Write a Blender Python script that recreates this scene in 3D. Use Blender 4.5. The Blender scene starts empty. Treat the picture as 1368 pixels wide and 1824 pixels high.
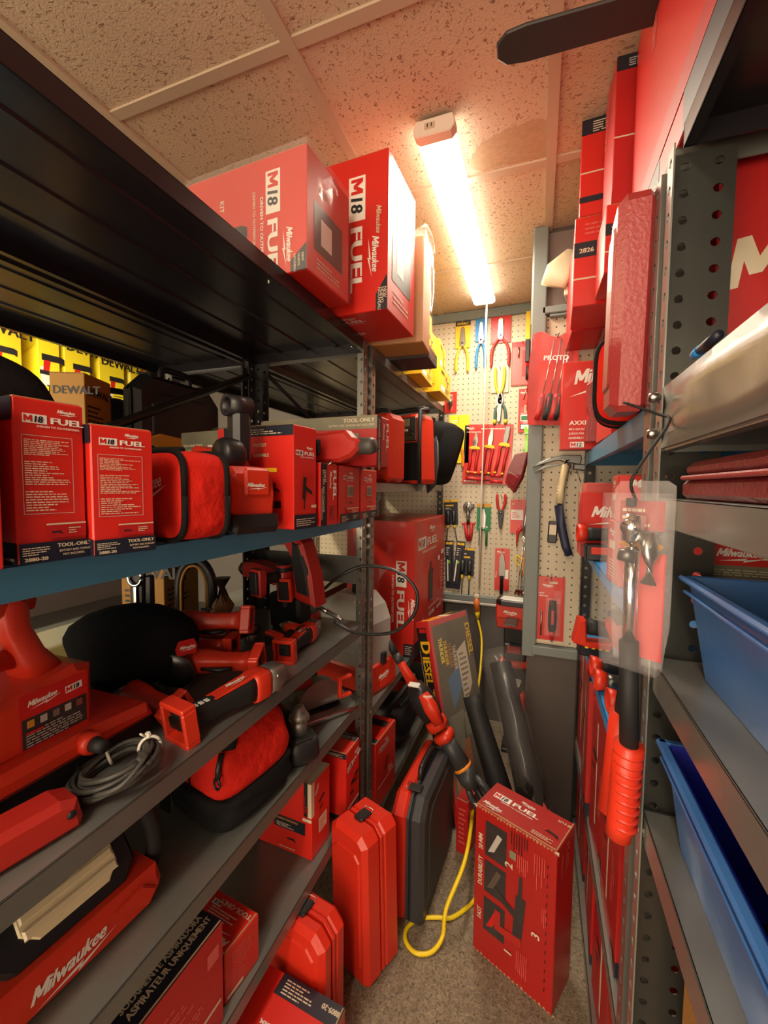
import bpy, math, random
from mathutils import Vector, Matrix, Euler
random.seed(7)
S = bpy.context.scene
COL = S.collection
R = math.radians
# ------------------------------------------------------------------ camera
F_PX, CAM_Z = 750.0, 1.46
PITCH, YAW, ROLL = 0.0597782, 0.3515069, R(0.6)
fwd = Vector((-math.sin(YAW)*math.cos(PITCH), math.cos(YAW)*math.cos(PITCH), -math.sin(PITCH)))
rgt = Vector((math.cos(YAW), math.sin(YAW), 0)); upv = rgt.cross(fwd)
cr, sr = math.cos(ROLL), math.sin(ROLL)
ax = rgt*cr + upv*sr; ay = upv*cr - rgt*sr; az = -fwd
cam = bpy.data.objects.new('camera', bpy.data.cameras.new('camera')); COL.objects.link(cam)
cam.data.sensor_fit = 'VERTICAL'; cam.data.sensor_height = 36; cam.data.lens = F_PX/1824*36
cam.data.clip_start = 0.01
cam.matrix_world = Matrix(((ax.x, ay.x, az.x, 0), (ax.y, ay.y, az.y, 0), (ax.z, ay.z, az.z, CAM_Z), (0, 0, 0, 1)))
S.camera = cam
def ray(px, py):
    dx, dy = px-684, py-912
    return rgt*(dx*cr+dy*sr) - upv*(dy*cr-dx*sr) + fwd*F_PX
def on(axis, val, px, py):           # where the line of sight through a pixel meets a real plane of the room
    k = 'XYZ'.index(axis); r = ray(px, py); c = Vector((0, 0, CAM_Z))
    return c + r*((val-c[k])/r[k])
# ------------------------------------------------------------------ world, exposure
w = bpy.data.worlds.new('world'); S.world = w; w.use_nodes = True
w.node_tree.nodes['Background'].inputs[0].default_value = (1.0, .80, .56, 1)
w.node_tree.nodes['Background'].inputs[1].default_value = 2.4
S.view_settings.view_transform = 'Standard'; S.view_settings.look = 'None'
S.view_settings.exposure = 1.25; S.view_settings.gamma = 1.0; S.view_settings.use_curve_mapping = False
LAMP_EMIT = 4.0          # the lens of the aisle lamp
REAR_EMIT = 7.0          # the lamp further back in the same aisle
SIDE_WATT = 26.0         # the neighbouring aisle's lamp
# ------------------------------------------------------------------ materials
MATS = {}
def mat(name, col, rough=.5, metal=0.0, bump=0.0, bscale=60, bdist=.004, var=0.0, vscale=8, emit=0, alpha=1.0, coat=0.0, spec=.5):
    m = bpy.data.materials.new(name); m.use_nodes = True; nt = m.node_tree; b = nt.nodes['Principled BSDF']
    b.inputs['Base Color'].default_value = (*col, 1); b.inputs['Roughness'].default_value = rough
    b.inputs['Metallic'].default_value = metal; b.inputs['Coat Weight'].default_value = coat
    b.inputs['Specular IOR Level'].default_value = spec
    if alpha < 1: b.inputs['Alpha'].default_value = alpha
    if emit:
        b.inputs['Emission Color'].default_value = (*col, 1); b.inputs['Emission Strength'].default_value = emit
    tc = nt.nodes.new('ShaderNodeTexCoord')
    if var:
        n = nt.nodes.new('ShaderNodeTexNoise'); n.inputs['Scale'].default_value = vscale; n.inputs['Detail'].default_value = 5
        nt.links.new(tc.outputs['Object'], n.inputs['Vector'])
        mx = nt.nodes.new('ShaderNodeMix'); mx.data_type = 'RGBA'
        mx.inputs[6].default_value = (*[c*(1-var) for c in col], 1); mx.inputs[7].default_value = (*[min(1, c*(1+var)) for c in col], 1)
        nt.links.new(n.outputs['Fac'], mx.inputs[0]); nt.links.new(mx.outputs[2], b.inputs['Base Color'])
    if bump:
        n2 = nt.nodes.new('ShaderNodeTexNoise'); n2.inputs['Scale'].default_value = bscale; n2.inputs['Detail'].default_value = 4
        nt.links.new(tc.outputs['Object'], n2.inputs['Vector'])
        bp = nt.nodes.new('ShaderNodeBump'); bp.inputs['Strength'].default_value = bump; bp.inputs['Distance'].default_value = bdist
        nt.links.new(n2.outputs['Fac'], bp.inputs['Height']); nt.links.new(bp.outputs['Normal'], b.inputs['Normal'])
    MATS[name] = m
    return m
mat('red_card', (.60, .018, .010), .38, bump=.12, bscale=9, var=.10, vscale=5, coat=.15)
mat('deep_red_card', (.42, .010, .010), .42, bump=.15, bscale=8, var=.12, vscale=5)
mat('worn_red_card', (.36, .012, .010), .36, bump=.35, bscale=14, var=.16, vscale=4, coat=.2)
mat('pink_card', (.62, .10, .09), .35, var=.1, bump=.1, bscale=9)
mat('red_plastic', (.62, .034, .012), .36, bump=.08, bscale=200, var=.06, vscale=4)
mat('dull_red_plastic', (.40, .018, .012), .42, bump=.1, bscale=150, var=.1, vscale=5)
mat('case_red', (.62, .028, .012), .33, bump=.12, bscale=160, var=.05, vscale=4)
mat('maroon_plastic', (.20, .018, .022), .30, bump=.55, bscale=170, var=.12, vscale=6)
mat('rose_plastic', (.33, .035, .035), .34, bump=.25, bscale=150, var=.06)
mat('red_fabric', (.62, .016, .008), .8, spec=.2, bump=.8, bscale=14, bdist=.02, var=.12, vscale=10)
mat('dark_red_fabric', (.30, .008, .01), .85, bump=.4, bscale=120, var=.1)
mat('black_fabric', (.009, .009, .010), .85, spec=.15, bump=.5, bscale=70, var=.2)
mat('black_plastic', (.013, .013, .015), .40, bump=.1, bscale=150)
mat('black_rubber', (.014, .014, .015), .6, spec=.35)
mat('case_grey', (.035, .037, .042), .45, bump=.2, bscale=130, var=.15)
mat('navy_card', (.008, .010, .022), .45)
mat('black_ink', (.010, .010, .012), .4)
mat('white_ink', (.80, .76, .70), .45)
mat('cream_ink', (.62, .52, .38), .5)
mat('grey_ink', (.45, .43, .38), .5)
mat('red_ink', (.55, .012, .01), .4)
mat('steel', (.45, .44, .42), .28, metal=1, bump=.05)
mat('dark_steel', (.13, .13, .125), .35, metal=.9, bump=.1, var=.2)
mat('chrome', (.75, .74, .72), .14, metal=1)
mat('cast_metal', (.28, .27, .25), .4, metal=.8, bump=.2, bscale=90)
mat('zip_white', (.75, .72, .62), .5)
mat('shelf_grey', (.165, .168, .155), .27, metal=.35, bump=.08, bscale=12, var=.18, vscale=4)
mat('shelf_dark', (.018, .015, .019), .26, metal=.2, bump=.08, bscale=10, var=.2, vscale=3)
mat('shelf_blue', (.055, .215, .360), .35, bump=.06, bscale=14, var=.1, vscale=5)
mat('shelf_bright_blue', (.025, .26, .62), .35, var=.08)
mat('post_gunmetal', (.060, .060, .054), .28, metal=.6, bump=.1, bscale=20, var=.25, vscale=8)
mat('bag_film', (.9, .85, .85), .12, alpha=.07, bump=.8, bscale=18)
mat('shelf_pale', (.27, .275, .255), .25, metal=.55, bump=.10, bscale=10, var=.15, vscale=5)
mat('post_dark', (.030, .030, .030), .35, metal=.4, bump=.1, var=.3, vscale=12)
mat('post_grey', (.24, .235, .21), .26, metal=.7, bump=.1, bscale=20, var=.25, vscale=8)
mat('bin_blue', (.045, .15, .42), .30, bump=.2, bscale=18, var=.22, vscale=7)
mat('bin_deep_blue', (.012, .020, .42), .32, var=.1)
mat('yellow_card', (.78, .48, .012), .45, var=.08)
mat('bright_yellow', (.85, .70, .02), .45, var=.06)
mat('amber_card', (.55, .26, .03), .5, var=.15, vscale=6)
mat('yellow_rubber', (.75, .55, .02), .45)
mat('orange_rubber', (.80, .26, .02), .45)
mat('blue_rubber', (.02, .22, .62), .4)
mat('green_rubber', (.01, .18, .07), .45)
mat('lime_plastic', (.25, .62, .03), .4)
mat('teal_grip', (.06, .12, .11), .5)
mat('red_rubber', (.52, .02, .02), .42)
mat('yellow_cord', (.85, .62, .01), .4, bump=.1)
mat('black_cord', (.012, .012, .013), .38)
mat('grey_cord', (.06, .057, .05), .5)
mat('brown_card', (.38, .24, .12), .75, bump=.2, bscale=30, var=.15)
mat('orange_card', (.42, .20, .05), .7, bump=.1, var=.1)
mat('tank_white', (.40, .39, .36), .42, bump=.08, bscale=25, var=.05)
mat('lens_white', (.88, .76, .48), .3, bump=.15, bscale=60)
mat('pale_lens', (.72, .74, .70), .25)
mat('wood', (.32, .15, .05), .45, var=.25, vscale=12)
mat('hammer_cream', (.72, .60, .36), .4, bump=.05)
mat('navy_rubber', (.018, .022, .055), .5, bump=.2)
mat('trim_green', (.17, .20, .19), .5, bump=.1, bscale=20, var=.1)
mat('wall_paint', (.20, .155, .14), .7, bump=.1, bscale=30, var=.08, vscale=3)
mat('panel_brown', (.085, .068, .060), .55, bump=.15, bscale=40, var=.10, vscale=5)
mat('panel_grey', (.11, .10, .095), .6, bump=.15, bscale=40, var=.10, vscale=5)
mat('tbar', (.52, .40, .29), .55)
mat('fixture_white', (.72, .62, .52), .5)
mat('grille_cream', (.62, .54, .36), .5, bump=.4, bscale=150)
mat('fan_black', (.030, .028, .028), .42, bump=.1, bscale=20)
mat('string_white', (.75, .73, .66), .6)
mat('clear_film', (.92, .90, .88), .10, alpha=.12, bump=.6, bscale=16, coat=.6)
mat('clear_blister', (.80, .76, .78), .06, alpha=.10, bump=.1, bscale=16, coat=.6)
mat('grey_film', (.30, .29, .27), .14, alpha=.10, bump=.25, bscale=5, bdist=.02, spec=.9)
mat('red_film', (.65, .012, .012), .18, alpha=.80, bump=1.0, bscale=18, coat=.5)
mat('paper_bag', (.45, .38, .30), .7, bump=.5, bscale=15)
mat('poster_dark', (.10, .085, .045), .35, var=.6, vscale=9)
mat('photo_dark', (.035, .030, .030), .3, var=.5, vscale=30)
mat('photo_olive', (.20, .19, .12), .4, var=.3, vscale=20)
mat('sky_blue', (.06, .16, .30), .4)
mat('flame', (.50, .13, .02), .4, var=.5, vscale=12)
mat('lamp_lens', (1.0, .90, .74), .4, emit=LAMP_EMIT)
mat('rear_lamp_lens', (1.0, .86, .68), .4, emit=REAR_EMIT)
mat('orange_plug', (.75, .20, .04), .35)

def nodes_mat(name, fn):
    m = bpy.data.materials.new(name); m.use_nodes = True; fn(m.node_tree, m.node_tree.nodes['Principled BSDF']); MATS[name] = m
def ceil_mat(long_marks, dark, name):
    def fn(nt, b):
        N, L = nt.nodes.new, nt.links.new
        tc = N('ShaderNodeTexCoord'); mp = N('ShaderNodeMapping'); L(tc.outputs['Object'], mp.inputs['Vector'])
        mp.inputs['Scale'].default_value = (70, 150, 70) if long_marks else (120, 120, 120)
        mp.inputs['Rotation'].default_value = (0, 0, .5)
        no = N('ShaderNodeTexNoise'); no.inputs['Scale'].default_value = 1.0; no.inputs['Detail'].default_value = 2.0; no.inputs['Distortion'].default_value = .8
        L(mp.outputs[0], no.inputs['Vector'])
        rp = N('ShaderNodeValToRGB'); rp.color_ramp.elements[0].position = .33 if long_marks else .33; rp.color_ramp.elements[1].position = .42 if long_marks else .39
        L(no.outputs['Fac'], rp.inputs[0])
        mx = N('ShaderNodeMix'); mx.data_type = 'RGBA'; mx.inputs[6].default_value = (*dark, 1); mx.inputs[7].default_value = (.60, .455, .32, 1)
        L(rp.outputs[0], mx.inputs[0])
        L(mx.outputs[2], b.inputs['Base Color'])
        bp = N('ShaderNodeBump'); bp.inputs['Strength'].default_value = .5; bp.inputs['Distance'].default_value = .003
        n3 = N('ShaderNodeTexNoise'); n3.inputs['Scale'].default_value = 160; L(tc.outputs['Object'], n3.inputs['Vector'])
        ad = N('ShaderNodeMath'); ad.operation = 'ADD'; L(n3.outputs['Fac'], ad.inputs[0]); L(rp.outputs[0], ad.inputs[1])
        L(ad.outputs[0], bp.inputs['Height']); L(bp.outputs[0], b.inputs['Normal'])
        b.inputs['Roughness'].default_value = .9
    nodes_mat(name, fn)
ceil_mat(True, (.34, .22, .14), 'ceiling_fissured')
ceil_mat(False, (.28, .16, .10), 'ceiling_pinhole')
mat('water_stain', (.47, .33, .20), .9, bump=.3, bscale=160, var=.2, vscale=60)
def peg(nt, b):
    N, L = nt.nodes.new, nt.links.new
    tc = N('ShaderNodeTexCoord'); sp = N('ShaderNodeSeparateXYZ'); L(tc.outputs['Object'], sp.inputs[0])
    outs = []
    for k in ('X', 'Z'):
        d = N('ShaderNodeMath'); d.operation = 'MULTIPLY'; d.inputs[1].default_value = 1/.0315; L(sp.outputs[k], d.inputs[0])
        f = N('ShaderNodeMath'); f.operation = 'FRACT'; L(d.outputs[0], f.inputs[0])
        s = N('ShaderNodeMath'); s.operation = 'SUBTRACT'; s.inputs[1].default_value = .5; L(f.outputs[0], s.inputs[0])
        p = N('ShaderNodeMath'); p.operation = 'POWER'; p.inputs[1].default_value = 2; L(s.outputs[0], p.inputs[0]); outs.append(p)
    a = N('ShaderNodeMath'); a.operation = 'ADD'; L(outs[0].outputs[0], a.inputs[0]); L(outs[1].outputs[0], a.inputs[1])
    c = N('ShaderNodeMath'); c.operation = 'LESS_THAN'; c.inputs[1].default_value = .0125; L(a.outputs[0], c.inputs[0])
    mx = N('ShaderNodeMix'); mx.data_type = 'RGBA'; mx.inputs[6].default_value = (.55, .475, .35, 1); mx.inputs[7].default_value = (.05, .04, .035, 1)
    L(c.outputs[0], mx.inputs[0]); L(mx.outputs[2], b.inputs['Base Color']); b.inputs['Roughness'].default_value = .55
nodes_mat('pegboard', peg)
def carpet(nt, b):
    N, L = nt.nodes.new, nt.links.new
    tc = N('ShaderNodeTexCoord'); n = N('ShaderNodeTexNoise'); n.inputs['Scale'].default_value = 90; n.inputs['Detail'].default_value = 6; n.inputs['Distortion'].default_value = 1.5
    n2 = N('ShaderNodeTexNoise'); n2.inputs['Scale'].default_value = 5; n2.inputs['Detail'].default_value = 4
    L(tc.outputs['Object'], n.inputs['Vector']); L(tc.outputs['Object'], n2.inputs['Vector'])
    r = N('ShaderNodeValToRGB'); r.color_ramp.elements[0].position = .3; r.color_ramp.elements[0].color = (.13, .098, .062, 1)
    r.color_ramp.elements[1].position = .7; r.color_ramp.elements[1].color = (.44, .35, .24, 1); L(n.outputs['Fac'], r.inputs[0])
    mx = N('ShaderNodeMix'); mx.data_type = 'RGBA'; mx.blend_type = 'MULTIPLY'; mx.inputs[0].default_value = .5
    L(r.outputs[0], mx.inputs[6]); L(n2.outputs['Fac'], mx.inputs[7]); L(mx.outputs[2], b.inputs['Base Color'])
    bp = N('ShaderNodeBump'); bp.inputs['Strength'].default_value = .6; bp.inputs['Distance'].default_value = .004; L(n.outputs['Fac'], bp.inputs['Height']); L(bp.outputs[0], b.inputs['Normal'])
    b.inputs['Roughness'].default_value = .8
nodes_mat('carpet', carpet)

# ------------------------------------------------------------------ text cache
TXT = {}
def text_geo(s, bold=.018):
    # capital M is drawn as one straight-sided outline, every other letter comes from the font
    if ('w', s) in TXT: return TXT[('w', s)]
    V, Fs, x = [], [], 0.0; run = ''
    def flush(x):
        if not run.strip(): return x+.28*len(run)
        v, f, wd = font_geo(run, bold); b = len(V); V.extend((p[0]+x, p[1]) for p in v); Fs.extend(tuple(b+i for i in q) for q in f)
        return x+wd+.06+.28*(len(run)-len(run.rstrip()))
    for ch in s:
        if ch == 'M':
            x = flush(x); run = ''; b = len(V)
            V.extend((px+x, py) for px, py in ((0, 0), (.12, 0), (.12, .48), (.31, .15), (.44, .15), (.63, .48), (.63, 0), (.75, 0), (.75, .72), (.60, .72), (.375, .34), (.15, .72), (0, .72)))
            Fs.append(tuple(b+i for i in range(13))); x += .83
        else: run += ch
    x = flush(x); TXT[('w', s)] = (V, Fs, max(x-.06, .1)); return TXT[('w', s)]
def font_geo(s, bold=.018):
    key = (s, bold)
    if key in TXT: return TXT[key]
    cu = bpy.data.curves.new('t', 'FONT'); cu.body = s; cu.size = 1; cu.resolution_u = 2; cu.offset = bold; cu.align_x = 'LEFT'
    o = bpy.data.objects.new('t', cu); COL.objects.link(o)
    dg = bpy.context.evaluated_depsgraph_get(); me = o.evaluated_get(dg).to_mesh()
    V = [(v.co.x, v.co.y) for v in me.vertices]; Fs = [tuple(p.vertices) for p in me.polygons]
    x0 = min(v[0] for v in V); x1 = max(v[0] for v in V)
    V = [(x-x0, y) for x, y in V]
    o.evaluated_get(dg).to_mesh_clear(); bpy.data.objects.remove(o); bpy.data.curves.remove(cu)
    TXT[key] = (V, Fs, x1-x0); return TXT[key]
# ------------------------------------------------------------------ mesh builder
class MB:
    def __init__(s): s.V = []; s.F = []; s.M = []; s.S = []; s.names = []; s.X = Matrix.Identity(4)
    def mi(s, m):
        if m not in s.names: s.names.append(m)
        return s.names.index(m)
    def add(s, V, F, m, smooth=False):
        b = len(s.V); s.V += [tuple(s.X @ Vector(v)) for v in V]; k = s.mi(m)
        for f in F: s.F.append(tuple(b+i for i in f)); s.M.append(k); s.S.append(smooth)
        return s
    def box(s, c, d, m, bev=0.0, rz=0.0):
        cx, cy, cz = c; hx, hy, hz = d[0]/2, d[1]/2, d[2]/2
        b = min(bev, hx*.9, hy*.9, hz*.9)
        V = []; idx = {}
        if b <= 0:
            for x in (-1, 1):
                for y in (-1, 1):
                    for z in (-1, 1): V.append((x*hx, y*hy, z*hz))
            F = [(0, 1, 3, 2), (4, 6, 7, 5), (0, 4, 5, 1), (2, 3, 7, 6), (0, 2, 6, 4), (1, 5, 7, 3)]
        else:
            for x in (-1, 1):
                for y in (-1, 1):
                    for z in (-1, 1):
                        for a in range(3):
                            p = [x*hx, y*hy, z*hz]; sg = (x, y, z)
                            for q in range(3):
                                if q != a: p[q] -= sg[q]*b
                            idx[(x, y, z, a)] = len(V); V.append(tuple(p))
            F = []
            def f4(L):  # orient outward
                c0 = sum((Vector(V[i]) for i in L), Vector())/len(L)
                n = (Vector(V[L[1]])-Vector(V[L[0]])).cross(Vector(V[L[2]])-Vector(V[L[1]]))
                F.append(tuple(L) if n.dot(c0) > 0 else tuple(reversed(L)))
            for a in range(3):
                o = [q for q in range(3) if q != a]
                for sg in (-1, 1):
                    L = []
                    for (p, q) in ((-1, -1), (1, -1), (1, 1), (-1, 1)):
                        k = [0, 0, 0]; k[a] = sg; k[o[0]] = p; k[o[1]] = q; L.append(idx[(*k, a)])
                    f4(L)
                for p in (-1, 1):
                    for q in (-1, 1):
                        k1 = [0, 0, 0]; k2 = [0, 0, 0]
                        k1[a] = -1; k2[a] = 1
                        for k in (k1, k2): k[o[0]] = p; k[o[1]] = q
                        f4([idx[(*k1, o[0])], idx[(*k2, o[0])], idx[(*k2, o[1])], idx[(*k1, o[1])]])
            for x in (-1, 1):
                for y in (-1, 1):
                    for z in (-1, 1): f4([idx[(x, y, z, a)] for a in range(3)])
        ca, sa = math.cos(rz), math.sin(rz)
        V = [(cx+v[0]*ca-v[1]*sa, cy+v[0]*sa+v[1]*ca, cz+v[2]) for v in V]
        return s.add(V, F, m)
    def prism(s, pts, axis, a, b, m, bev=0.0, smooth=False):
        # polygon in the plane normal to axis ('X': (y,z), 'Y': (x,z), 'Z': (x,y)), from a to b along it
        def P(p, t): return {'X': (t, p[0], p[1]), 'Y': (p[0], t, p[1]), 'Z': (p[0], p[1], t)}[axis]
        A = sum(pts[i][0]*pts[(i+1) % len(pts)][1]-pts[(i+1) % len(pts)][0]*pts[i][1] for i in range(len(pts)))
        if A < 0: pts = pts[::-1]
        n = len(pts); rings = []
        def inset(d):
            out = []
            for i in range(n):
                p0, p1, p2 = Vector(pts[i-1]), Vector(pts[i]), Vector(pts[(i+1) % n])
                e1 = (p1-p0).normalized(); e2 = (p2-p1).normalized()
                n1 = Vector((-e1.y, e1.x)); n2 = Vector((-e2.y, e2.x)); k = 1+n1.dot(n2)
                out.append(tuple(p1+(n1+n2)*(d/max(k, .4))))
            return out
        if a > b: a, b = b, a
        if bev > 0:
            ii = inset(bev); seq = [(ii, a), (pts, a+bev), (pts, b-bev), (ii, b)]
        else: seq = [(pts, a), (pts, b)]
        V = []
        for q, t in seq: V += [P(p, t) for p in q]
        Fs = []; flip = (axis == 'Y')
        def ad(f): Fs.append(tuple(reversed(f)) if flip else tuple(f))
        for r_ in range(len(seq)-1):
            for i in range(n):
                j = (i+1) % n; ad((r_*n+i, r_*n+j, (r_+1)*n+j, (r_+1)*n+i))
        ad(tuple(reversed(range(n)))); ad(tuple((len(seq)-1)*n+i for i in range(n)))
        return s.add(V, Fs, m, smooth)
    def lathe(s, prof, m, n=20, axis='Z', c=(0, 0, 0), smooth=True):
        V = []; Fs = []
        for r_, t in prof:
            for i in range(n):
                a = 2*math.pi*i/n; p = (r_*math.cos(a), r_*math.sin(a), t)
                if axis == 'X': p = (p[2], p[0], p[1])
                if axis == 'Y': p = (p[1], p[2], p[0])
                V.append((p[0]+c[0], p[1]+c[1], p[2]+c[2]))
        for k in range(len(prof)-1):
            for i in range(n):
                j = (i+1) % n; Fs.append((k*n+i, k*n+j, (k+1)*n+j, (k+1)*n+i))
        Fs.append(tuple(reversed(range(n)))); Fs.append(tuple((len(prof)-1)*n+i for i in range(n)))
        return s.add(V, Fs, m, smooth)
    def loft(s, secs, m, n=16, p=3.0, up=(0, 0, 1), smooth=True):
        # secs: (x,y,z, width, height); superellipse sections swept along the points
        P = [Vector(q[:3]) for q in secs]; V = []; Fs = []; up = Vector(up)
        for k, q in enumerate(secs):
            t = (P[min(k+1, len(P)-1)]-P[max(k-1, 0)]).normalized()
            sd = t.cross(up)
            if sd.length < 1e-4: sd = t.cross(Vector((1, 0, 0)))
            sd.normalize(); u2 = sd.cross(t).normalized()
            for i in range(n):
                a = 2*math.pi*(i+.5)/n; ca, sa = math.cos(a), math.sin(a)
                x = math.copysign(abs(ca)**(2/p), ca)*q[3]/2; y = math.copysign(abs(sa)**(2/p), sa)*q[4]/2
                V.append(tuple(P[k]+sd*x+u2*y))
        for k in range(len(secs)-1):
            for i in range(n):
                j = (i+1) % n; Fs.append((k*n+i, k*n+j, (k+1)*n+j, (k+1)*n+i))
        Fs.append(tuple(reversed(range(n)))); Fs.append(tuple((len(secs)-1)*n+i for i in range(n)))
        return s.add(V, Fs, m, smooth)
    def tube(s, pts, r, m, n=8, up=(0, 0, 1)):
        rr = r if isinstance(r, (list, tuple)) else [r]*len(pts)
        P = [Vector(q) for q in pts]; V = []; Fs = []; prev = None
        for k in range(len(P)):
            t = (P[min(k+1, len(P)-1)]-P[max(k-1, 0)]).normalized()
            if prev is None:
                sd = t.cross(Vector(up)); sd = sd if sd.length > 1e-3 else t.cross(Vector((1, 0, 0)))
            else: sd = prev - t*prev.dot(t)
            sd.normalize(); prev = sd; u2 = sd.cross(t)
            for i in range(n):
                a = 2*math.pi*i/n; V.append(tuple(P[k]+sd*(math.cos(a)*rr[k])+u2*(math.sin(a)*rr[k])))
        for k in range(len(P)-1):
            for i in range(n):
                j = (i+1) % n; Fs.append((k*n+i, k*n+j, (k+1)*n+j, (k+1)*n+i))
        Fs.append(tuple(reversed(range(n)))); Fs.append(tuple((len(P)-1)*n+i for i in range(n)))
        return s.add(V, Fs, m, True)
    def poly(s, P3, m): return s.add(P3, [tuple(range(len(P3)))], m)
    def build(s, name, parent=None, loc=None, rot=None, solid=0, bevel=0, sub=0):
        me = bpy.data.meshes.new(name); me.from_pydata(s.V, [], s.F)
        for n_ in s.names: me.materials.append(MATS[n_])
        me.polygons.foreach_set('material_index', s.M); me.polygons.foreach_set('use_smooth', s.S); me.update()
        o = bpy.data.objects.new(name, me); COL.objects.link(o)
        if parent is not None: o.parent = parent
        if loc is not None: o.location = loc
        if rot is not None: o.rotation_euler = rot
        if solid: md = o.modifiers.new('solid', 'SOLIDIFY'); md.thickness = solid; md.offset = 0
        if bevel: md = o.modifiers.new('bevel', 'BEVEL'); md.width = bevel; md.segments = 2; md.limit_method = 'ANGLE'; md.angle_limit = R(35)
        if sub: md = o.modifiers.new('sub', 'SUBSURF'); md.levels = sub; md.render_levels = sub
        return o
def smooth_path(pts, k=6):
    P = [Vector(p) for p in pts]; out = []
    for i in range(len(P)-1):
        p0, p1, p2, p3 = P[max(i-1, 0)], P[i], P[i+1], P[min(i+2, len(P)-1)]
        for j in range(k):
            t = j/k
            out.append(.5*((2*p1)+(p2-p0)*t+(2*p0-5*p1+4*p2-p3)*t*t+(3*p1-p0-3*p2+p3)*t**3))
    out.append(P[-1]); return out
def tag(o, label, cat, group=None, kind=None):
    o['label'] = label; o['category'] = cat
    if group: o['group'] = group
    if kind: o['kind'] = kind
    return o
def thing(name, label, cat, loc, rot=(0, 0, 0), group=None, sc=1):
    o = bpy.data.objects.new(name, None); COL.objects.link(o); o.empty_display_size = .02
    o.location = loc; o.rotation_euler = rot; o.scale = (sc, sc, sc)
    return tag(o, label, cat, group)
def structure(o): o['kind'] = 'structure'; return o
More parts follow.
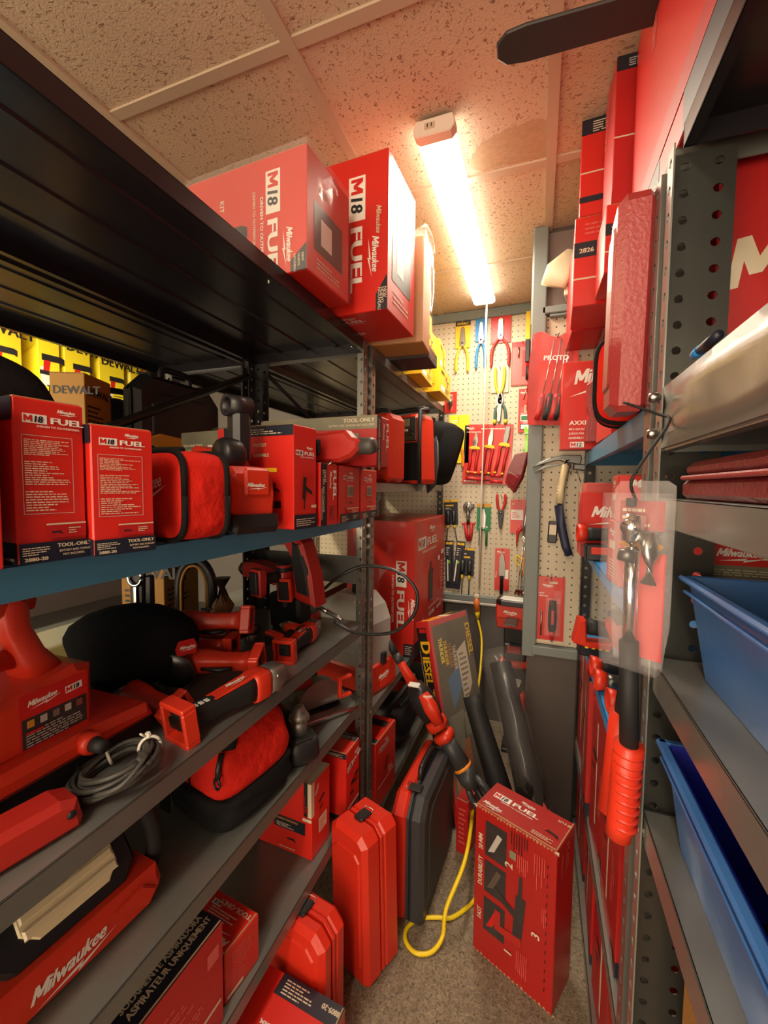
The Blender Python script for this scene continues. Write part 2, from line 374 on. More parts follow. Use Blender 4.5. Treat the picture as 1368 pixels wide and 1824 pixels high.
# printing on a flat face: o origin, u right, v up (unit vectors), size (W,H)
class Face:
    def __init__(s, mb, o, u, v, W, H):
        s.mb, s.o, s.u, s.v, s.W, s.H = mb, Vector(o), Vector(u).normalized(), Vector(v).normalized(), W, H
        s.n = s.u.cross(s.v).normalized(); s.k = 0
    def P(s, x, y): return tuple(s.o+s.u*x+s.v*y+s.n*(.0004+.00012*s.k))
    def rect(s, a, b, c, d, m):
        s.k += 1; W, H = s.W, s.H
        s.mb.poly([s.P(a*W, b*H), s.P(c*W, b*H), s.P(c*W, d*H), s.P(a*W, d*H)], m); return s
    def pl(s, pts, m):
        s.k += 1; s.mb.poly([s.P(a*s.W, b*s.H) for a, b in pts], m); return s
    def text(s, x, y, size, t, m='white_ink', rot=0, xs=1.0, shear=0.0, al='L', bold=.018):
        V, Fs, wd = text_geo(t, .008); ca, sa = math.cos(R(rot)), math.sin(R(rot))
        off = {'L': 0, 'C': -wd/2, 'R': -wd}[al]
        for sh in ((0, .03, .06) if bold > .02 else (0, .022)):     # struck twice or thrice for weight
            s.k += 1; out = []
            for vx, vy in V:
                px = ((vx+off+sh)*xs+vy*shear)*size; py = vy*size
                out.append(s.P(x*s.W+px*ca-py*sa, y*s.H+px*sa+py*ca))
            s.mb.add(out, Fs, m)
        s.k -= 1; return s
    def lpoly(s, x, y, size, rot, pts, m):
        ca, sa = math.cos(R(rot)), math.sin(R(rot))
        s.mb.poly([s.P(x*s.W+(a*ca-b*sa)*size, y*s.H+(a*sa+b*ca)*size) for a, b in pts], m); return s
    def logo(s, x, y, size, rot=0, m='white_ink'):       # slanted script word over a lightning stroke
        s.text(x, y, size, 'Milwaukee', m, rot, .78, .35, bold=.03)
        s.k += 1
        s.lpoly(x, y, size, rot, [(.2, -.42), (2.3, -.12), (2.15, -.30), (4.0, -.02), (2.0, -.52), (2.1, -.34)], m); return s
    def m18(s, x, y, size, rot=0, txt=('M', '18')):
        s.k += 1; s.lpoly(x, y, size, rot, [(-.12, -.14), (2.22, -.14), (2.22, .86), (-.12, .86)], 'white_ink')
        s.text(x, y, size, txt[0], 'red_ink', rot, 1.0, 0, bold=.04)
        ca, sa = math.cos(R(rot)), math.sin(R(rot)); dx = .98*size
        s.text(x+dx*ca/s.W, y+dx*sa/s.H, size, txt[1], 'navy_card', rot, .95, .12, bold=.05); return s
    def fuel(s, x, y, size, rot=0, tag_=True, m='white_ink', logo=True):
        s.m18(x, y, size, rot)
        ca, sa = math.cos(R(rot)), math.sin(R(rot))
        def at(dx, dy): return x+(dx*ca-dy*sa)*size/s.W, y+(dx*sa+dy*ca)*size/s.H
        a = at(2.55, 0); s.text(a[0], a[1], size, 'FUEL', m, rot, 1.62, 0, bold=.03)
        if tag_: a = at(1.2, -.52); s.text(a[0], a[1], size*.3, 'DRIVEN TO OUTPERFORM.', m, rot, 1.2, 0)
        if logo: a = at(3.2, 1.3); s.logo(a[0], a[1], size*.55, rot, m)
        return s
    def lines(s, a, b, c, d, n, m='cream_ink', seed=1, vert=False, fill=.42):
        rn = random.Random(seed); s.k += 1; W, H = s.W, s.H
        for i in range(n):
            f = rn.uniform(.45, 1.0)
            if vert:
                w_ = (c-a)/n; x0 = a+i*w_
                s.mb.poly([s.P(x0*W, (d-(d-b)*f)*H), s.P((x0+w_*fill)*W, (d-(d-b)*f)*H), s.P((x0+w_*fill)*W, d*H), s.P(x0*W, d*H)], m)
            else:
                h_ = (d-b)/n; y0 = d-(i+1)*h_
                x = a
                while x < a+(c-a)*f:
                    l = rn.uniform(.05, .16)*(c-a); x1 = min(x+l, a+(c-a)*f)
                    s.mb.poly([s.P(x*W, y0*H), s.P(x1*W, y0*H), s.P(x1*W, (y0+h_*fill)*H), s.P(x*W, (y0+h_*fill)*H)], m)
                    x = x1+.022*(c-a)
        return s
    def frame(s, a, b, c, d, m, t=.004):
        tw, th = t/s.W, t/s.H
        s.rect(a, b, c, b+th, m).rect(a, d-th, c, d, m).rect(a, b, a+tw, d, m).rect(c-tw, b, c, d, m); return s
    def pic(s, x, y, size, kind='drill', rot=0, m='black_ink', m2='red_ink'):
        sh = {'drill': [[(-.5, .1), (.35, .12), (.5, .05), (.5, .35), (.35, .42), (-.5, .4)], [(-.42, .12), (-.12, .12), (-.2, -.4), (-.45, -.4)], [(-.6, -.55), (-.05, -.55), (-.05, -.36), (-.6, -.36)]],
              'grinder': [[(-.6, -.08), (.5, -.02), (.62, .1), (.5, .2), (-.6, .14)], [(-.75, -.14), (-.55, -.14), (-.55, .18), (-.75, .18)], [(.35, -.16), (.75, -.16), (.75, -.06), (.35, -.06)]],
              'hammer': [[(-.2, -.5), (.0, -.5), (.06, .45), (-.12, .5)], [(-.12, .5), (.42, .5), (.42, .1), (.3, .1), (.3, .36), (-.12, .32)], [(-.12, -.9), (-.06, -.9), (-.04, -.5), (-.12, -.5)], [(0, -.15), (.42, -.35), (.42, -.22), (.0, 0)]],
              'pack': [[(-.28, -.5), (.2, -.5), (.22, .45), (.05, .5), (.02, .72), (-.1, .72), (-.12, .5), (-.28, .42)], [(.2, -.5), (.42, -.5), (.3, .15), (.2, .25)]]}[kind]
        for i, p in enumerate(sh):
            s.k += 1; s.lpoly(x, y, size, rot, p, m if i != 1 else m2)
        return s
def faces(mb, w_, d, h, x0=0, y0=0, z0=0):
    return {'F': Face(mb, (x0-w_/2, y0-d/2, z0), (1, 0, 0), (0, 0, 1), w_, h), 'K': Face(mb, (x0+w_/2, y0+d/2, z0), (-1, 0, 0), (0, 0, 1), w_, h),
            'R': Face(mb, (x0+w_/2, y0-d/2, z0), (0, 1, 0), (0, 0, 1), d, h), 'L': Face(mb, (x0-w_/2, y0+d/2, z0), (0, -1, 0), (0, 0, 1), d, h),
            'T': Face(mb, (x0-w_/2, y0-d/2, z0+h), (1, 0, 0), (0, 1, 0), w_, d), 'B': Face(mb, (x0-w_/2, y0+d/2, z0), (1, 0, 0), (0, -1, 0), w_, d)}
def carton(name, label, loc, w_, d, h, rz=0, m='red_card', prn=None, group=None, cat='box', rot=None, seam='brown_card', tops=True):
    mb = MB(); mb.box((0, 0, h/2), (w_, d, h), m, bev=.0018)
    if tops:      # closing flaps: slightly lifted edge and tuck slots
        mb.box((0, -d/2+.0035, h+.0006), (w_-.004, .003, .0012), seam)
        mb.box((w_/2-.004, 0, h+.0006), (.003, d-.006, .0012), seam)
    f = faces(mb, w_, d, h)
    if prn: prn(f)
    o = mb.build(name, loc=loc, rot=rot or (0, 0, rz)); return tag(o, label, cat, group)
# ================================================================== THE ROOM
CEIL = 2.53
XL, XR, YF, YB = -3.1, .80, -2.2, 2.65
def plane(name, P4, m):
    mb = MB(); mb.poly(P4, m); return structure(mb.build(name))
plane('floor', [(XL, YF, 0), (XR, YF, 0), (XR, YB+.1, 0), (XL, YB+.1, 0)], 'carpet')
mb = MB()
cols = [XL, -3.02, -2.415, -1.81, -1.205, -.60, .005, .61, XR]; rows = [YF]+[.936+.598*k for k in range(-5, 3)]+[YB+.1]
rows = sorted(set(r for r in rows if YF <= r <= YB+.1))
for i in range(len(cols)-1):
    for j in range(len(rows)-1):
        a, b, c, d = cols[i], rows[j], cols[i+1], rows[j+1]
        m = 'ceiling_pinhole' if (i == 5 and j > 0) or (i == 4 and rows[j] > .9) else 'ceiling_fissured'
        if i == 5 and rows[j] < .3: m = 'ceiling_pinhole'
        mb.poly([(a, b, CEIL), (a, d, CEIL), (c, d, CEIL), (c, b, CEIL)], m)
st = [tuple(on('Z', CEIL, *p))[:2] for p in ((838, 300), (836, 284), (850, 263), (868, 246), (890, 238), (905, 226), (930, 222), (950, 212), (970, 213), (983, 206), (983, 276), (940, 286), (890, 296), (860, 305))]
rn = random.Random(3); st2 = []
for i in range(len(st)):
    a, b = Vector(st[i]), Vector(st[(i+1) % len(st)])
    for k in range(5): st2.append(tuple(a.lerp(b, k/5)+Vector((rn.uniform(-.004, .004), rn.uniform(-.004, .004)))))
mb.add([(x, y, CEIL-.0006) for x, y in st2][::-1], [tuple(range(len(st2)))], 'water_stain')
structure(mb.build('ceiling'))
n = 1
for x in cols[1:-1]:
    m_ = MB(); m_.box((x, (YF+YB)/2, CEIL-.004), (.030, YB-YF, .010), 'tbar'); structure(m_.build('trim_%d' % n)); n += 1
for y in rows[1:-1]:
    m_ = MB(); m_.box(((XL+XR)/2, y, CEIL-.003), (XR-XL, .030, .007), 'tbar'); structure(m_.build('trim_%d' % n)); n += 1
def wallbox(name, c, d, m): mb = MB(); mb.box(c, d, m); return structure(mb.build(name))
wallbox('wall_back', ((XL+XR)/2, YB+.05, CEIL/2), (XR-XL+.2, .1, CEIL), 'panel_grey')
wallbox('wall_left', (XL-.05, .2, CEIL/2), (.1, 5.2, CEIL), 'wall_paint')
wallbox('wall_right', (XR+.05, .2, CEIL/2), (.1, 5.2, CEIL), 'wall_paint')
# pillar closing the right of the back wall
wallbox('wall_pillar', (.385, 2.29, CEIL/2), (.83, .72, CEIL), 'panel_brown')
wallbox('wall_pillar_upper', (.385, 1.926, 2.36), (.79, .006, .30), 'wall_paint')
def pegwall(name, x0, x1, z0, z1, y):
    mb = MB(); mb.box(((x0+x1)/2, 0, (z0+z1)/2), (x1-x0, .006, z1-z0), 'pegboard'); o = mb.build(name, loc=(0, y, 0)); structure(o)
pegwall('wall_pegboard_back', -1.5, -.035, .79, 2.475, 2.640)
pegwall('wall_pegboard_pillar', -.005, .60, .79, 2.17, 1.918)
# seam of the back pegboard
def trim(n_, c, d, m='trim_green', bev=.004): mb = MB(); mb.box(c, d, m, bev=bev); structure(mb.build('trim_%d' % n_))
trim(40, (-.77, 2.632, 2.50), (1.46, .022, .055)); trim(41, (-.77, 2.628, .772), (1.46, .035, .038)); trim(42, (-.77, 2.625, .745), (1.46, .045, .016), 'grey_ink')
trim(43, (-.022, 1.905, 1.63), (.055, .035, 1.79)); trim(44, (.30, 1.900, .768), (.62, .045, .040)); trim(45, (.28, 1.905, 2.19), (.58, .035, .03))
trim(46, (-.024, 1.905, 2.33), (.058, .030, .39)); trim(47, (.002, 1.898, 1.48), (.014, .020, 1.38)); trim(48, (.0, 1.898, 2.36), (.014, .02, .32)); trim(49, (.30, 1.898, 2.166), (.56, .02, .012))
trim(50, (.36, 1.91, .008), (.78, .02, .016), 'panel_grey')

# ================================================================== LAMPS
def batten(loc, L_, label, lens, grp=None):
    t = thing('ceiling_light', label, 'ceiling light', loc)
    mb = MB(); mb.prism([(-.045, 0), (.045, 0), (.045, -.010), (.036, -.022), (-.036, -.022), (-.045, -.010)], 'Y', 0, L_, 'fixture_white', bev=.002); mb.build('housing', t)
    mb = MB(); mb.prism([(-.050, -.010), (.050, -.010), (.057, -.020), (.057, -.036), (.045, -.044), (-.045, -.044), (-.057, -.036), (-.057, -.020)], 'Y', .037, L_-.006, lens, bev=.003); mb.build('diffuser', t)
    mb = MB(); mb.prism([(-.054, 0), (.054, 0), (.061, -.020), (.061, -.034), (.049, -.047), (-.049, -.047), (-.061, -.034), (-.061, -.020)], 'Y', -.002, .035, 'fixture_white', bev=.003); e = mb.build('end_cap', t)
    mb = MB(); mb.box((-.012, -.003, -.022), (.03, .003, .018), 'tbar', bev=.001)
    for x in (-.018, -.006): mb.box((x, -.005, -.022), (.003, .001, .009), 'black_ink')
    mb.build('pull_switch_socket', e)
    return t
LAMP = batten((-.315, 1.24, CEIL-.010), 1.21, 'lit white wraparound ceiling light above the end of the aisle', 'lamp_lens')
LAMP2 = batten((-.20, -1.75, CEIL-.010), 1.21, 'second lit ceiling light, over the near end of the aisle behind the viewer', 'rear_lamp_lens')
LAMP3 = batten((-2.05, .05, CEIL-.010), 1.21, 'lit ceiling light of the neighbouring aisle beyond the left shelves', 'rear_lamp_lens')
# neighbouring aisle's lamp throws its own light down
def area(name, loc, rot, sx, sy, W_, col):
    l = bpy.data.lights.new(name, 'AREA'); l.shape = 'RECTANGLE'; l.size = sx; l.size_y = sy; l.energy = W_; l.color = col
    o = bpy.data.objects.new(name, l); COL.objects.link(o); o.location = loc; o.rotation_euler = rot; return o
area('aisle_lamp_light', (-.315, 1.86, CEIL-.065), (0, 0, 0), .11, 1.1, 9, (1, .86, .66))
area('rear_lamp_light', (-.20, -1.15, CEIL-.09), (0, 0, 0), .12, 1.1, 13, (1, .84, .64))
area('neighbour_lamp_light', (-2.05, .65, CEIL-.09), (0, 0, 0), .12, 1.1, SIDE_WATT, (1, .86, .55))
# pull cord
mb = MB(); a = on('Y', 2.44, 867, 533); b = on('Y', 2.60, 853, 1050)
mb.tube([a, a.lerp(b, .33)+Vector((.003, 0, 0)), a.lerp(b, .66), b], .0045, 'string_white', 6)
tag(mb.build('power_cord'), 'thin white flex hanging from the aisle ceiling light down to the plug', 'cord')
# fan blade
t = thing('ceiling_fan', 'black paddle blade of a ceiling fan above the right shelves', 'ceiling fan', (.86-.35+.20, 1.03, 2.40))
def blade(mb, L0, L1, ang):
    mb.X = Matrix.Rotation(ang, 4, 'Z') @ Matrix.Rotation(R(4), 4, 'X')
    pts = [(L0, -.018), (L0+.08, -.032), (L1-.06, -.038), (L1-.02, -.033), (L1, -.015), (L1, .015), (L1-.02, .033), (L1-.06, .038), (L0+.08, .032), (L0, .018)]
    mb.prism(pts, 'Z', -.004, .004, 'fan_black', bev=.0025); mb.X = Matrix.Identity(4)
mb = MB(); blade(mb, .06, .825, R(183)); mb.build('blade', t)
mb = MB(); mb.lathe([(.02, -.05), (.055, -.04), (.06, 0), (.06, .03), (.03, .05), (.012, .055), (.012, .125)], 'fan_black'); mb.build('motor', t)

# ================================================================== SHELVING
def perf(mb, o, u, W_, z0, z1, m, cols=1, pitch=.0381, r=.0065):
    o = Vector(o); u = Vector(u); n_ = max(1, int((z1-z0)/pitch)); pz = (z1-z0)/n_; pw = W_/cols
    for c in range(cols):
        for k in range(n_):
            cx, cz = pw*(c+.5), z0+pz*(k+.5); V = []; ru = min(r, pw*.30)
            for i in range(8):
                a = math.pi/4*i; q = (cx+ru*math.cos(a), cz+r*math.sin(a))
                ex = (1, 1, 0, -1, -1, -1, 0, 1)[i]; ez = (0, 1, 1, 1, 0, -1, -1, -1)[i]
                e = (cx+ex*pw/2, cz+ez*pz/2)
                for x, z in (q, e): V.append(tuple(o+u*x+Vector((0, 0, z))))
            mb.add(V, [(2*i, 2*i+1, (2*i+3) % 16, (2*i+2) % 16) for i in range(8)], m)
def post(t, x, y, sx, sy, z1, m, W_=.036, cols=1, z0=0.0, wy=None, mf=None):
    mb = MB(); perf(mb, (x, y, 0), (sx, 0, 0), W_, z0, z1, mf or m, cols); perf(mb, (x, y, 0), (0, sy, 0), wy or W_, z0, z1, m, 1)
    return mb.build('post', t, solid=.0022)
def shelf_panel(t, x0, x1, y0, y1, z, m, lip=.035, ribs=0, lipm=None, name='shelf'):
    mb = MB(); lm = lipm or m
    mb.box(((x0+x1)/2, (y0+y1)/2, z-.0015), (abs(x1-x0), y1-y0, .003), m, bev=.001)
    for x in (x0, x1): mb.box((x+(.0015 if x == min(x0, x1) else -.0015), (y0+y1)/2, z-lip/2), (.003, y1-y0, lip), lm, bev=.001)
    for y in (y0+.0015, y1-.0015): mb.box(((x0+x1)/2, y, z-lip/2), (abs(x1-x0), .003, lip), lm)
    xi = 1 if x1 > x0 else -1    # return flange under the front edge, stiffening ribs
    for x in (x0, x1): mb.box((x+(.008 if x == min(x0, x1) else -.008), (y0+y1)/2, z-lip+.001), (.015, y1-y0-.004, .002), lm)
    for k in range(ribs):
        xx = x0+(x1-x0)*(k+1)/(ribs+1); mb.prism([(xx-.012, z-.003), (xx+.012, z-.003), (xx+.007, z-.007), (xx-.007, z-.007)], 'Y', y0+.01, y1-.01, m)
    return mb.build(name, t)
LX, LX2 = -.56, -1.02
# near left bay
u = thing('shelving_unit', 'near left steel shelving bay with a blue second shelf and grey lower shelves', 'shelving unit', (0, 0, 0))
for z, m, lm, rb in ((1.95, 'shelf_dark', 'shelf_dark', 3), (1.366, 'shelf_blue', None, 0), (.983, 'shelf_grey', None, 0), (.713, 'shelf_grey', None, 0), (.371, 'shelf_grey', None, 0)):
    shelf_panel(u, LX2, LX, -.20, 1.345, z, m, lip=.036 if z != 1.366 else .042, ribs=rb, lipm=lm)
for x, sx in ((LX, -1), (LX2, 1)):
    post(u, x, 1.347, sx, -1, 1.95, 'post_grey' if x == LX else 'post_dark'); post(u, x, -.21, sx, 1, 2.0, 'post_dark')
mb = MB(); mb.tube([(-1.012, 1.30, 1.86), (-1.012, .30, 1.38)], .012, 'post_dark', 4); mb.build('brace', u)
mb = MB()
for x in (-.60,):
    for z in (1.925,): mb.lathe([(.005, -.006), (.006, -.003), (.006, .003), (.003, .006)], 'steel', 8, 'Y', (x, 1.308, z))
mb.build('bolt', u)
# far left bay
u2 = thing('shelving_unit', 'far left steel shelving bay running up to the pegboard wall', 'shelving unit', (0, 0, 0))
for z, m, rb in ((1.95, 'shelf_grey', 3), (1.475, 'shelf_grey', 0), (.633, 'shelf_grey', 0), (.185, 'shelf_grey', 0)):
    shelf_panel(u2, LX2, LX, 1.385, 2.585, z, m, ribs=rb)
for x, sx in ((LX, -1), (LX2, 1)):
    post(u2, x, 1.384, sx, 1, 1.95, 'post_grey' if x == LX else 'post_dark'); post(u2, x, 2.588, sx, -1, 1.96, 'post_dark')
mb = MB()
for x in (-1.012,): mb.tube([(x, 1.40, 1.90), (x, 2.5, 1.50)], .010, 'post_dark', 4)
mb.build('brace', u2)
mb = MB(); mb.box((-.79, 1.372, 1.16), (.42, .004, .10), 'shelf_grey'); mb.build('side_plate', u2)
# unit back to back with the near bay, and its far neighbour
u3 = thing('shelving_unit', 'dark shelving bay backing onto the near left bay, seen through it', 'shelving unit', (0, 0, 0))
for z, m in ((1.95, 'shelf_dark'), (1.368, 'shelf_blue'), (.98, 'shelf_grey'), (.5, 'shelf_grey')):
    shelf_panel(u3, -1.50, -1.045, -.2, 1.345, z, m, ribs=3 if z == 1.95 else 0)
for x, sx in ((-1.50, 1), (-1.046, -1)): post(u3, x, 1.347, sx, -1, 2.0, 'post_dark'); post(u3, x, -.21, sx, 1, 2.0, 'post_dark')
u4 = thing('shelving_unit', 'dark shelving bay backing onto the far left bay', 'shelving unit', (0, 0, 0))
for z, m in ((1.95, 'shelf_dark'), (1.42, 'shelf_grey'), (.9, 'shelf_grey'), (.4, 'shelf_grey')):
    shelf_panel(u4, -1.50, -1.045, 1.385, 2.585, z, m, ribs=3 if z == 1.95 else 0)
for x, sx in ((-1.50, 1), (-1.046, -1)): post(u4, x, 1.384, sx, 1, 2.0, 'post_dark'); post(u4, x, 2.588, sx, -1, 2.0, 'post_dark')
# shelves with yellow goods across the neighbouring aisle
u5 = thing('shelving_unit', 'shelving with yellow goods across the neighbouring aisle', 'shelving unit', (0, 0, 0))
for z in (1.98, 1.5, 1.05, .6): shelf_panel(u5, -3.04, -2.60, -.2, 2.5, z, 'shelf_grey')
for y, sy in ((-.2, 1), (2.5, -1)): post(u5, -2.598, y, -1, sy, 2.25, 'post_dark')
# right far bay
RX, RX2 = .17, .63
r1 = thing('shelving_unit', 'far right shelving bay with bright blue shelf fronts', 'shelving unit', (0, 0, 0))
for z, m, lip in ((2.0, 'shelf_grey', .035), (1.603, 'shelf_blue', .05), (1.233, 'shelf_bright_blue', .028), (.905, 'shelf_bright_blue', .03), (.43, 'shelf_pale', .035), (.075, 'shelf_pale', .035)):
    shelf_panel(r1, RX+(.015 if z == 2.0 else 0), RX2, .815, 1.875, z, m, lip=lip, ribs=2 if z > 1.5 else 0)
for x, sx in ((RX, 1), (RX2, -1)): post(r1, x, .812, sx, 1, 1.962, 'post_grey', W_=.04); post(r1, x, 1.880, sx, -1, 1.62, 'post_dark', W_=.04)
# right near bay
r2 = thing('shelving_unit', 'near right grey steel shelving bay holding the blue bins', 'shelving unit', (0, 0, 0))
for z, m, lip in ((2.0, 'shelf_dark', .035), (1.53, 'shelf_pale', .012), (1.447, 'shelf_pale', .042), (1.195, 'shelf_pale', .045), (.94, 'shelf_pale', .045), (.45, 'shelf_pale', .045)):
    shelf_panel(r2, RX+(.015 if z == 2.0 else .004), RX2, -.35, .765, z, m, lip=lip, ribs=2 if z > 1.9 else 0)
post(r2, RX, .775, 1, -1, 1.962, 'shelf_pale', W_=.085, cols=2, wy=.03, mf='post_gunmetal'); post(r2, RX2, .775, -1, -1, 2.3, 'post_dark', W_=.04); post(r2, RX, -.36, 1, 1, 2.3, 'post_grey', W_=.04); post(r2, RX2, -.36, -1, 1, 2.3, 'post_dark', W_=.04)
mb = MB()
V = []; n_ = 22
for i in range(n_+1):
    y = -.35+1.105*i/n_
    for j, z in enumerate((1.522, 1.55, 1.585, 1.612)):
        V.append((RX+.001-.004*math.sin(i*1.3+j)*(j in (1, 2)), y, z))
    V.append((RX+.018, y, 1.618))
F_ = []
for i in range(n_):
    for j in range(4): a = i*5+j; F_.append((a, a+5, a+6, a+1))
mb.add(V, F_, 'shelf_pale', True); mb.build('raised_front', r2, solid=.002)
for z in (1.60, 1.545): mb = MB(); mb.lathe([(.006, -.009), (.008, -.005), (.008, .003), (.003, .008)], 'steel', 8, 'X', (RX-.008, .752, z)); mb.build('bolt', r2)
# ================================================================== TOOL BUILDERS (local: x along the tool, z up)
def zrot(mb, M): mb.X = M
def oct_(w_, h, c): return [(-w_/2+c, -h/2), (w_/2-c, -h/2), (w_/2, -h/2+c), (w_/2, h/2-c), (w_/2-c, h/2), (-w_/2+c, h/2), (-w_/2, h/2-c), (-w_/2, -h/2+c)]
def foot(t, x, z0, red, tilt=0.0, sc=1.0):
    # battery foot of a cordless tool: a red open frame with black contacts inside, its rails facing -x
    mb = MB(); mb.X = Matrix.Translation((x, 0, z0)) @ Matrix.Rotation(tilt, 4, 'Y') @ Matrix.Scale(sc, 4)
    for c, d in (((0, 0, .036), (.030, .074, .012)), ((0, 0, -.036), (.030, .074, .012)), ((0, .033, 0), (.030, .010, .066)), ((0, -.033, 0), (.030, .010, .066)), ((.012, 0, 0), (.012, .066, .066))):
        mb.box(c, d, red, bev=.003)
    o = mb.build('battery_mount', t)
    mb = MB(); mb.X = Matrix.Translation((x, 0, z0)) @ Matrix.Rotation(tilt, 4, 'Y') @ Matrix.Scale(sc, 4)
    mb.box((.000, 0, .005), (.012, .036, .040), 'black_plastic', bev=.002)
    for y in (-.012, -.004, .004, .012): mb.box((-.008, y, .005), (.010, .002, .022), 'steel')
    mb.build('contacts', o); return o
def multi_tool(label, loc, rot, sc=1, red='red_plastic', group=None):
    t = thing('oscillating_multi_tool', label, 'power tool', loc, rot, group, sc)
    foot(t, -.118, .036, red, R(-8))
    mb = MB(); mb.loft([(-.105, 0, .034, .050, .050), (-.085, 0, .034, .044, .046), (-.03, 0, .034, .042, .044), (.03, 0, .034, .054, .056), (.055, 0, .034, .058, .062)], 'black_rubber', 20, 3); mb.build('grip', t)
    mb = MB(); mb.loft([(.050, 0, .034, .060, .064), (.06, 0, .034, .064, .068), (.085, 0, .034, .062, .068), (.095, 0, .034, .058, .064)], red, 20, 4)
    mb.prism([(-.05, .055), (.07, .058), (.07, .069), (-.02, .060)], 'Y', -.017, .017, red, bev=.003)
    b = mb.build('collar', t)
    mb = MB(); f = Face(mb, (-.02, -.013, .0635), (1, 0, .09), (0, 1, 0), .09, .026); f.logo(.06, .25, .014, 0, 'white_ink'); mb.build('logo', b)
    mb = MB(); mb.loft([(.093, 0, .034, .058, .064), (.125, 0, .036, .056, .060), (.142, 0, .040, .050, .050), (.150, 0, .042, .038, .034)], 'cast_metal', 20, 4)
    mb.box((.132, 0, .012), (.034, .030, .018), 'cast_metal', bev=.005)
    for y in (-.030, .030): mb.lathe([(.004, -.004), (.005, 0), (.004, .004)], 'steel', 8, 'Y', (.112, y*.93, .046))
    h = mb.build('gear_head', t)
    mb = MB(); mb.lathe([(.010, -.004), (.013, -.001), (.013, .005), (.006, .008)], 'steel', 12, 'Z', (.135, 0, 0)); mb.build('blade_clamp', h)
    mb = MB(); [mb.box((-.088+.013*i, -.004, .0565), (.009, .012, .003), 'pale_lens', bev=.001) for i in range(3)]; mb.build('speed_dial', t)
    return t
def grinder(label, loc, rot, sc=1, red='red_plastic', group=None, disc=True):
    t = thing('angle_grinder', label, 'power tool', loc, rot, group, sc)
    foot(t, -.125, .040, red, 0)
    mb = MB(); mb.loft([(-.108, 0, .038, .056, .060), (-.08, 0, .038, .046, .050), (-.02, 0, .038, .048, .050), (.02, 0, .038, .060, .062), (.07, 0, .038, .062, .064), (.078, 0, .038, .056, .058)], red, 20, 3.2)
    mb.box((.0, 0, .073), (.035, .018, .008), 'black_plastic', bev=.003)
    for i in range(4): mb.box((.045+.008*i, -.0305, .038), (.004, .003, .03), 'black_plastic')
    b = mb.build('body', t)
    mb = MB(); f = Face(mb, (-.02, -.0315, .030), (1, 0, 0), (0, 0, 1), .06, .02); f.logo(0, .3, .013); mb.build('logo', b)
    mb = MB(); mb.loft([(.076, 0, .040, .052, .054), (.10, 0, .044, .052, .050), (.125, 0, .044, .046, .042), (.136, 0, .044, .03, .03)], 'dark_steel', 18, 3)
    mb.lathe([(.020, .0), (.022, .004), (.022, .03)], 'cast_metal', 16, 'Z', (.108, 0, .0)); mb.build('gear_head', t)
    mb = MB(); mb.tube([(-.06, 0, .008), (-.02, 0, .002), (.03, 0, .006)], [.006, .008, .005], 'black_plastic', 8); mb.build('paddle_switch', t)
    if disc:
        mb = MB(); mb.lathe([(.012, -.004), (.060, -.003), (.060, 0), (.012, .001)], 'dark_steel', 28, 'Z', (.108, 0, -.006)); mb.build('disc', t)
        mb = MB(); V = []; n_ = 16
        for i in range(n_+1):
            a = math.pi/2+math.pi*i/n_; V += [(.108+.064*math.cos(a), .064*math.sin(a), -.014), (.108+.064*math.cos(a), .064*math.sin(a), .006), (.108+.02*math.cos(a), .02*math.sin(a), .006)]
        mb.add(V, [f for i in range(n_) for f in ((3*i, 3*i+3, 3*i+4, 3*i+1), (3*i+1, 3*i+4, 3*i+5, 3*i+2))], 'dark_steel', True); mb.build('guard', t, solid=.002)
    return t
def drill(label, loc, rot, sc=1, red='red_plastic', nose='chuck', group=None, name='cordless_drill'):
    t = thing(name, label, 'power tool', loc, rot, group, sc)
    mb = MB(); mb.loft([(-.085, 0, .165, .046, .046), (-.078, 0, .165, .058, .060), (-.03, 0, .165, .062, .066), (.03, 0, .165, .060, .064), (.05, 0, .165, .052, .054)], red, 20, 3); b = mb.build('body', t)
    mb = MB(); mb.loft([(-.092, 0, .165, .040, .040), (-.082, 0, .165, .052, .054), (-.060, 0, .165, .065, .068), (-.052, 0, .165, .064, .068)], 'black_rubber', 20, 3); mb.build('motor_cap', t)
    mb = MB()
    for s_ in (-1, 1):
        f = Face(mb, (-.025, -.0325*s_, .158) if s_ == 1 else (.045, .0325, .158), (s_, 0, 0), (0, 0, 1), .06, .02); f.logo(0, .2, .014)
    mb.build('logo', b)
    mb = MB()
    if nose == 'chuck':
        mb.lathe([(.024, .048), (.026, .055), (.026, .07), (.022, .075), (.022, .10), (.016, .112), (.006, .116)], 'black_plastic', 20, 'X', (0, 0, .165)); mb.build('chuck', t)
    else:
        mb.lathe([(.027, .045), (.028, .055), (.024, .075), (.014, .09), (.009, .094), (.009, .108), (.005, .11)], 'cast_metal', 20, 'X', (0, 0, .165)); mb.build('nose_cone', t)
    mb = MB(); mb.loft([(-.030, 0, .148, .040, .05), (-.034, 0, .11, .036, .044), (-.040, 0, .07, .034, .040), (-.040, 0, .045, .044, .05)], 'black_rubber', 18, 3, up=(1, 0, 0)); g = mb.build('grip', t)
    mb = MB(); mb.box((-.006, 0, .118), (.012, .014, .030), red, bev=.004); mb.build('trigger', g)
    mb = MB(); mb.prism([(-.085, .018), (.030, .018), (.034, .030), (.020, .050), (-.060, .056), (-.085, .045)], 'Y', -.036, .036, red, bev=.004); mb.box((-.027, 0, .013), (.09, .05, .012), 'black_plastic', bev=.002); mb.build('battery_mount', t)
    return t
